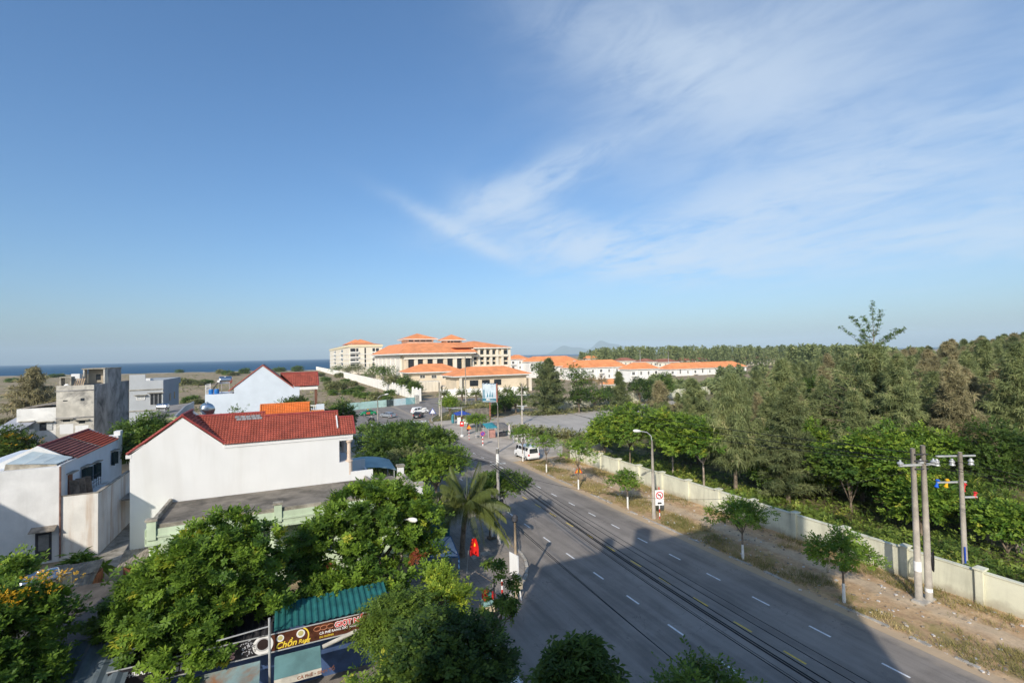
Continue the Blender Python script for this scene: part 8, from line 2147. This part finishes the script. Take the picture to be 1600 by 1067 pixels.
# ------------------------------------------------------------------ kiosk, flag, cart, bits on the left pavement
q = G(690, 868, .13); t = thing('kiosk', 'blue-framed kiosk with a pale sheet roof under the coconut palm', 'kiosk', q)
m = MB()
cs = [G(670, 869, 2.6), G(717, 867, 2.6), G(704, 836, 2.6), G(674, 838, 2.6)]
for c in cs: c.z = 0
M_FRB = mat('blue_frame_paint', (.05, .13, .28), .5, .1, 1)
for c in cs: m.tube([c + ZA * .13, c + ZA * 2.5], .05, 6)
for a, c in zip(cs, cs[1:] + cs[:1]): m.tube([a + ZA * 2.5, c + ZA * 2.5], .05, 6)
m.tube([cs[0] + ZA * 2.56, cs[2] + ZA * 2.56], .03, 5); m.tube([cs[1] + ZA * 2.56, cs[3] + ZA * 2.56], .03, 5); m.build('frame', M_FRB, t)
MB().prism([c + ZA * 2.5 for c in cs], (0, 0, .03)).build('sheet_roof', mat('pale_grey_sheet', (.60, .61, .62), .5, .08, 1), t)
MB().prism([cs[3] + ZA * 1.0 + YA * .2, cs[2] + ZA * 1.0 + YA * .2, cs[2] + ZA * 3.5 + YA * .2, cs[3] + ZA * 3.5 + YA * .2], (0, .08, 0)).build('teal_board', mat('dark_teal_board', (.02, .12, .15), .6, .1, 1), t)
kc = (cs[0] + cs[2]) / 2; MB().box(kc.x - .7, kc.x + .7, kc.y - .3, kc.y + .3, .13, 1.0).build('counter', M_BLUEC, t)
fb_ = Vector((11.55, 33.6, .13)); t = thing('flag', 'red flag with a yellow star hanging from a pole by the kiosk', 'flag', fb_)
MB().tube([fb_ , fb_ + Vector((.15, -.1, 1.9)), fb_ + Vector((.5, -.35, 2.75))], .025, 6).build('pole', M_GALV, t)
tip = fb_ + Vector((.5, -.35, 2.72)); gl = MB(); n = 10
vs = []
for i in range(n + 1):
    for j in range(9):
        s, k = i / n, j / 8; wv = .10 * math.sin(k * 7 + s * 2) ; w_ = .30 + .34 * math.sin(min(1, s * 1.5) * math.pi * .55); z = -1.25 * s - .1 * abs(k - .5)
        vs.append(tip + lx * ((k - .5) * w_) + Vector((lx.y, -lx.x, 0)) * wv + ZA * z)
gl.add(vs, [(i * 9 + j, i * 9 + j + 1, (i + 1) * 9 + j + 1, (i + 1) * 9 + j) for i in range(n) for j in range(8)]); gl.build('cloth', mat('flag_red', (.62, .015, .012), .7, .05, 2), t, sm=True)
c = tip - ZA * .55 - Vector((lx.y, -lx.x, 0)) * .13 ; c = c + cdir(c) * .05; st = []
nn = cdir(c); uu = ZA.cross(nn)
for k in range(10):
    a = rad(90 + 36 * k); R_ = .2 if k % 2 == 0 else .08; st.append(c + uu * math.cos(a) * R_ + ZA * math.sin(a) * R_)
MB().add([c + nn * .01] + st, [(0, k + 1, (k + 1) % 10 + 1) for k in range(10)]).build('star', mat('flag_yellow', (.85, .60, .03), .6, .03, 1), t)
q = G(763, 962); t = thing('drinks_cart', 'small street cart stacked with red, teal and yellow goods behind the bare tree', 'cart', q)
MB().box(q.x - .45, q.x + .45, q.y - .35, q.y + .35, .35, .75).build('box', mat('cream_board', (.50, .42, .27), .8, .1, 1), t)
MB().box(q.x - .42, q.x + .42, q.y - .33, q.y + .33, .752, 1.05).build('tray', mat('pale_teal_board', (.25, .42, .40), .7, .1, 1), t)
for k, (mm, dx) in enumerate(((M_RED, -.2), (mat('teal_crate', (.06, .25, .2), .6, .1, 1), .05), (M_RED, .28))): MB().box(q.x + dx - .13, q.x + dx + .12, q.y - .2, q.y + .2, 1.052, 1.35 + .08 * (k == 1)).build('crate', mm, t)
MB().lathe((q.x - .1, q.y, 1.36), [(.12, 0), (.2, .15), (.03, .3)], 10).build('red_cover', M_RED, t)
for sx_ in (-.4, .4):
    for sy in (-.3, .3): MB().lathe((q.x + sx_, q.y + sy, .18), [(.18, -.03), (.18, .03)], 12, (0, 1, 0)).build('wheel', M_BLACK, t)
q = G(737, 800, 0.13); t = thing('white_awning', 'stained pale canvas awning behind the coconut palm', 'awning', (q.x - 2, q.y, 0))
MB().prism([(8.7, 40.5, 2.3), (12.3, 40.5, 2.0), (12.3, 44.0, 2.4), (8.7, 44.0, 2.8)], (0, 0, .03)).build('canvas', mat('stained_canvas', (.44, .38, .32), .85, .15, 1, stain=(.2, .14, .1), stain_amt=.7, stain_scale=1), t)
for x in (8.9, 12.1): MB().tube([(x, 40.6, .13), (x, 40.6, 2.2)], .04, 6).build('leg', M_GALV, t)
q = onY(563, 717, 50); t = thing('carport', 'curved pale teal carport roof beside the white terrace', 'carport', (7.6, 50, 0)); m = MB(); A, B = [], []
for k in range(9):
    a = k / 8; x = 5.4 + 4.2 * a; z = 5.0 + .45 * math.sin(a * 1.9 + .5) - .5 * a * a; A.append((x, 48.6, z)); B.append((x, 52.5, z + .35))
m.add(A + B, [(k, k + 1, 10 + k, 9 + k) for k in range(8)]).add([(p[0], p[1], p[2] - .04) for p in A + B], [(9 + k, 10 + k, k + 1, k) for k in range(8)]); m.build('roof', mat('pale_teal_sheet', (.24, .36, .37), .5, .08, 1), t)
for x in (5.5, 9.4):
    for y in (48.8, 52.3): MB().tube([(x, y, 0), (x, y, 4.95)], .05, 6).build('post', M_GALV, t)

# ------------------------------------------------------------------ air: a thin even haze round everything
hz_m = bpy.data.materials.new('thin_haze'); hz_m.use_nodes = True; nt = hz_m.node_tree
nt.nodes.remove(nt.nodes['Principled BSDF']); pvn = nt.nodes.new('ShaderNodeVolumePrincipled')
pvn.inputs['Color'].default_value = (0.70, 0.88, 1.0, 1); pvn.inputs['Density'].default_value = 0.00009; pvn.inputs['Anisotropy'].default_value = -0.15
nt.links.new(pvn.outputs[0], nt.nodes['Material Output'].inputs['Volume'])
MB().box(-16500, 16500, -9500, 16500, -12.5, 420).build('haze', hz_m, None, 'thin blue sea haze over the whole coast', None, None, 'stuff')
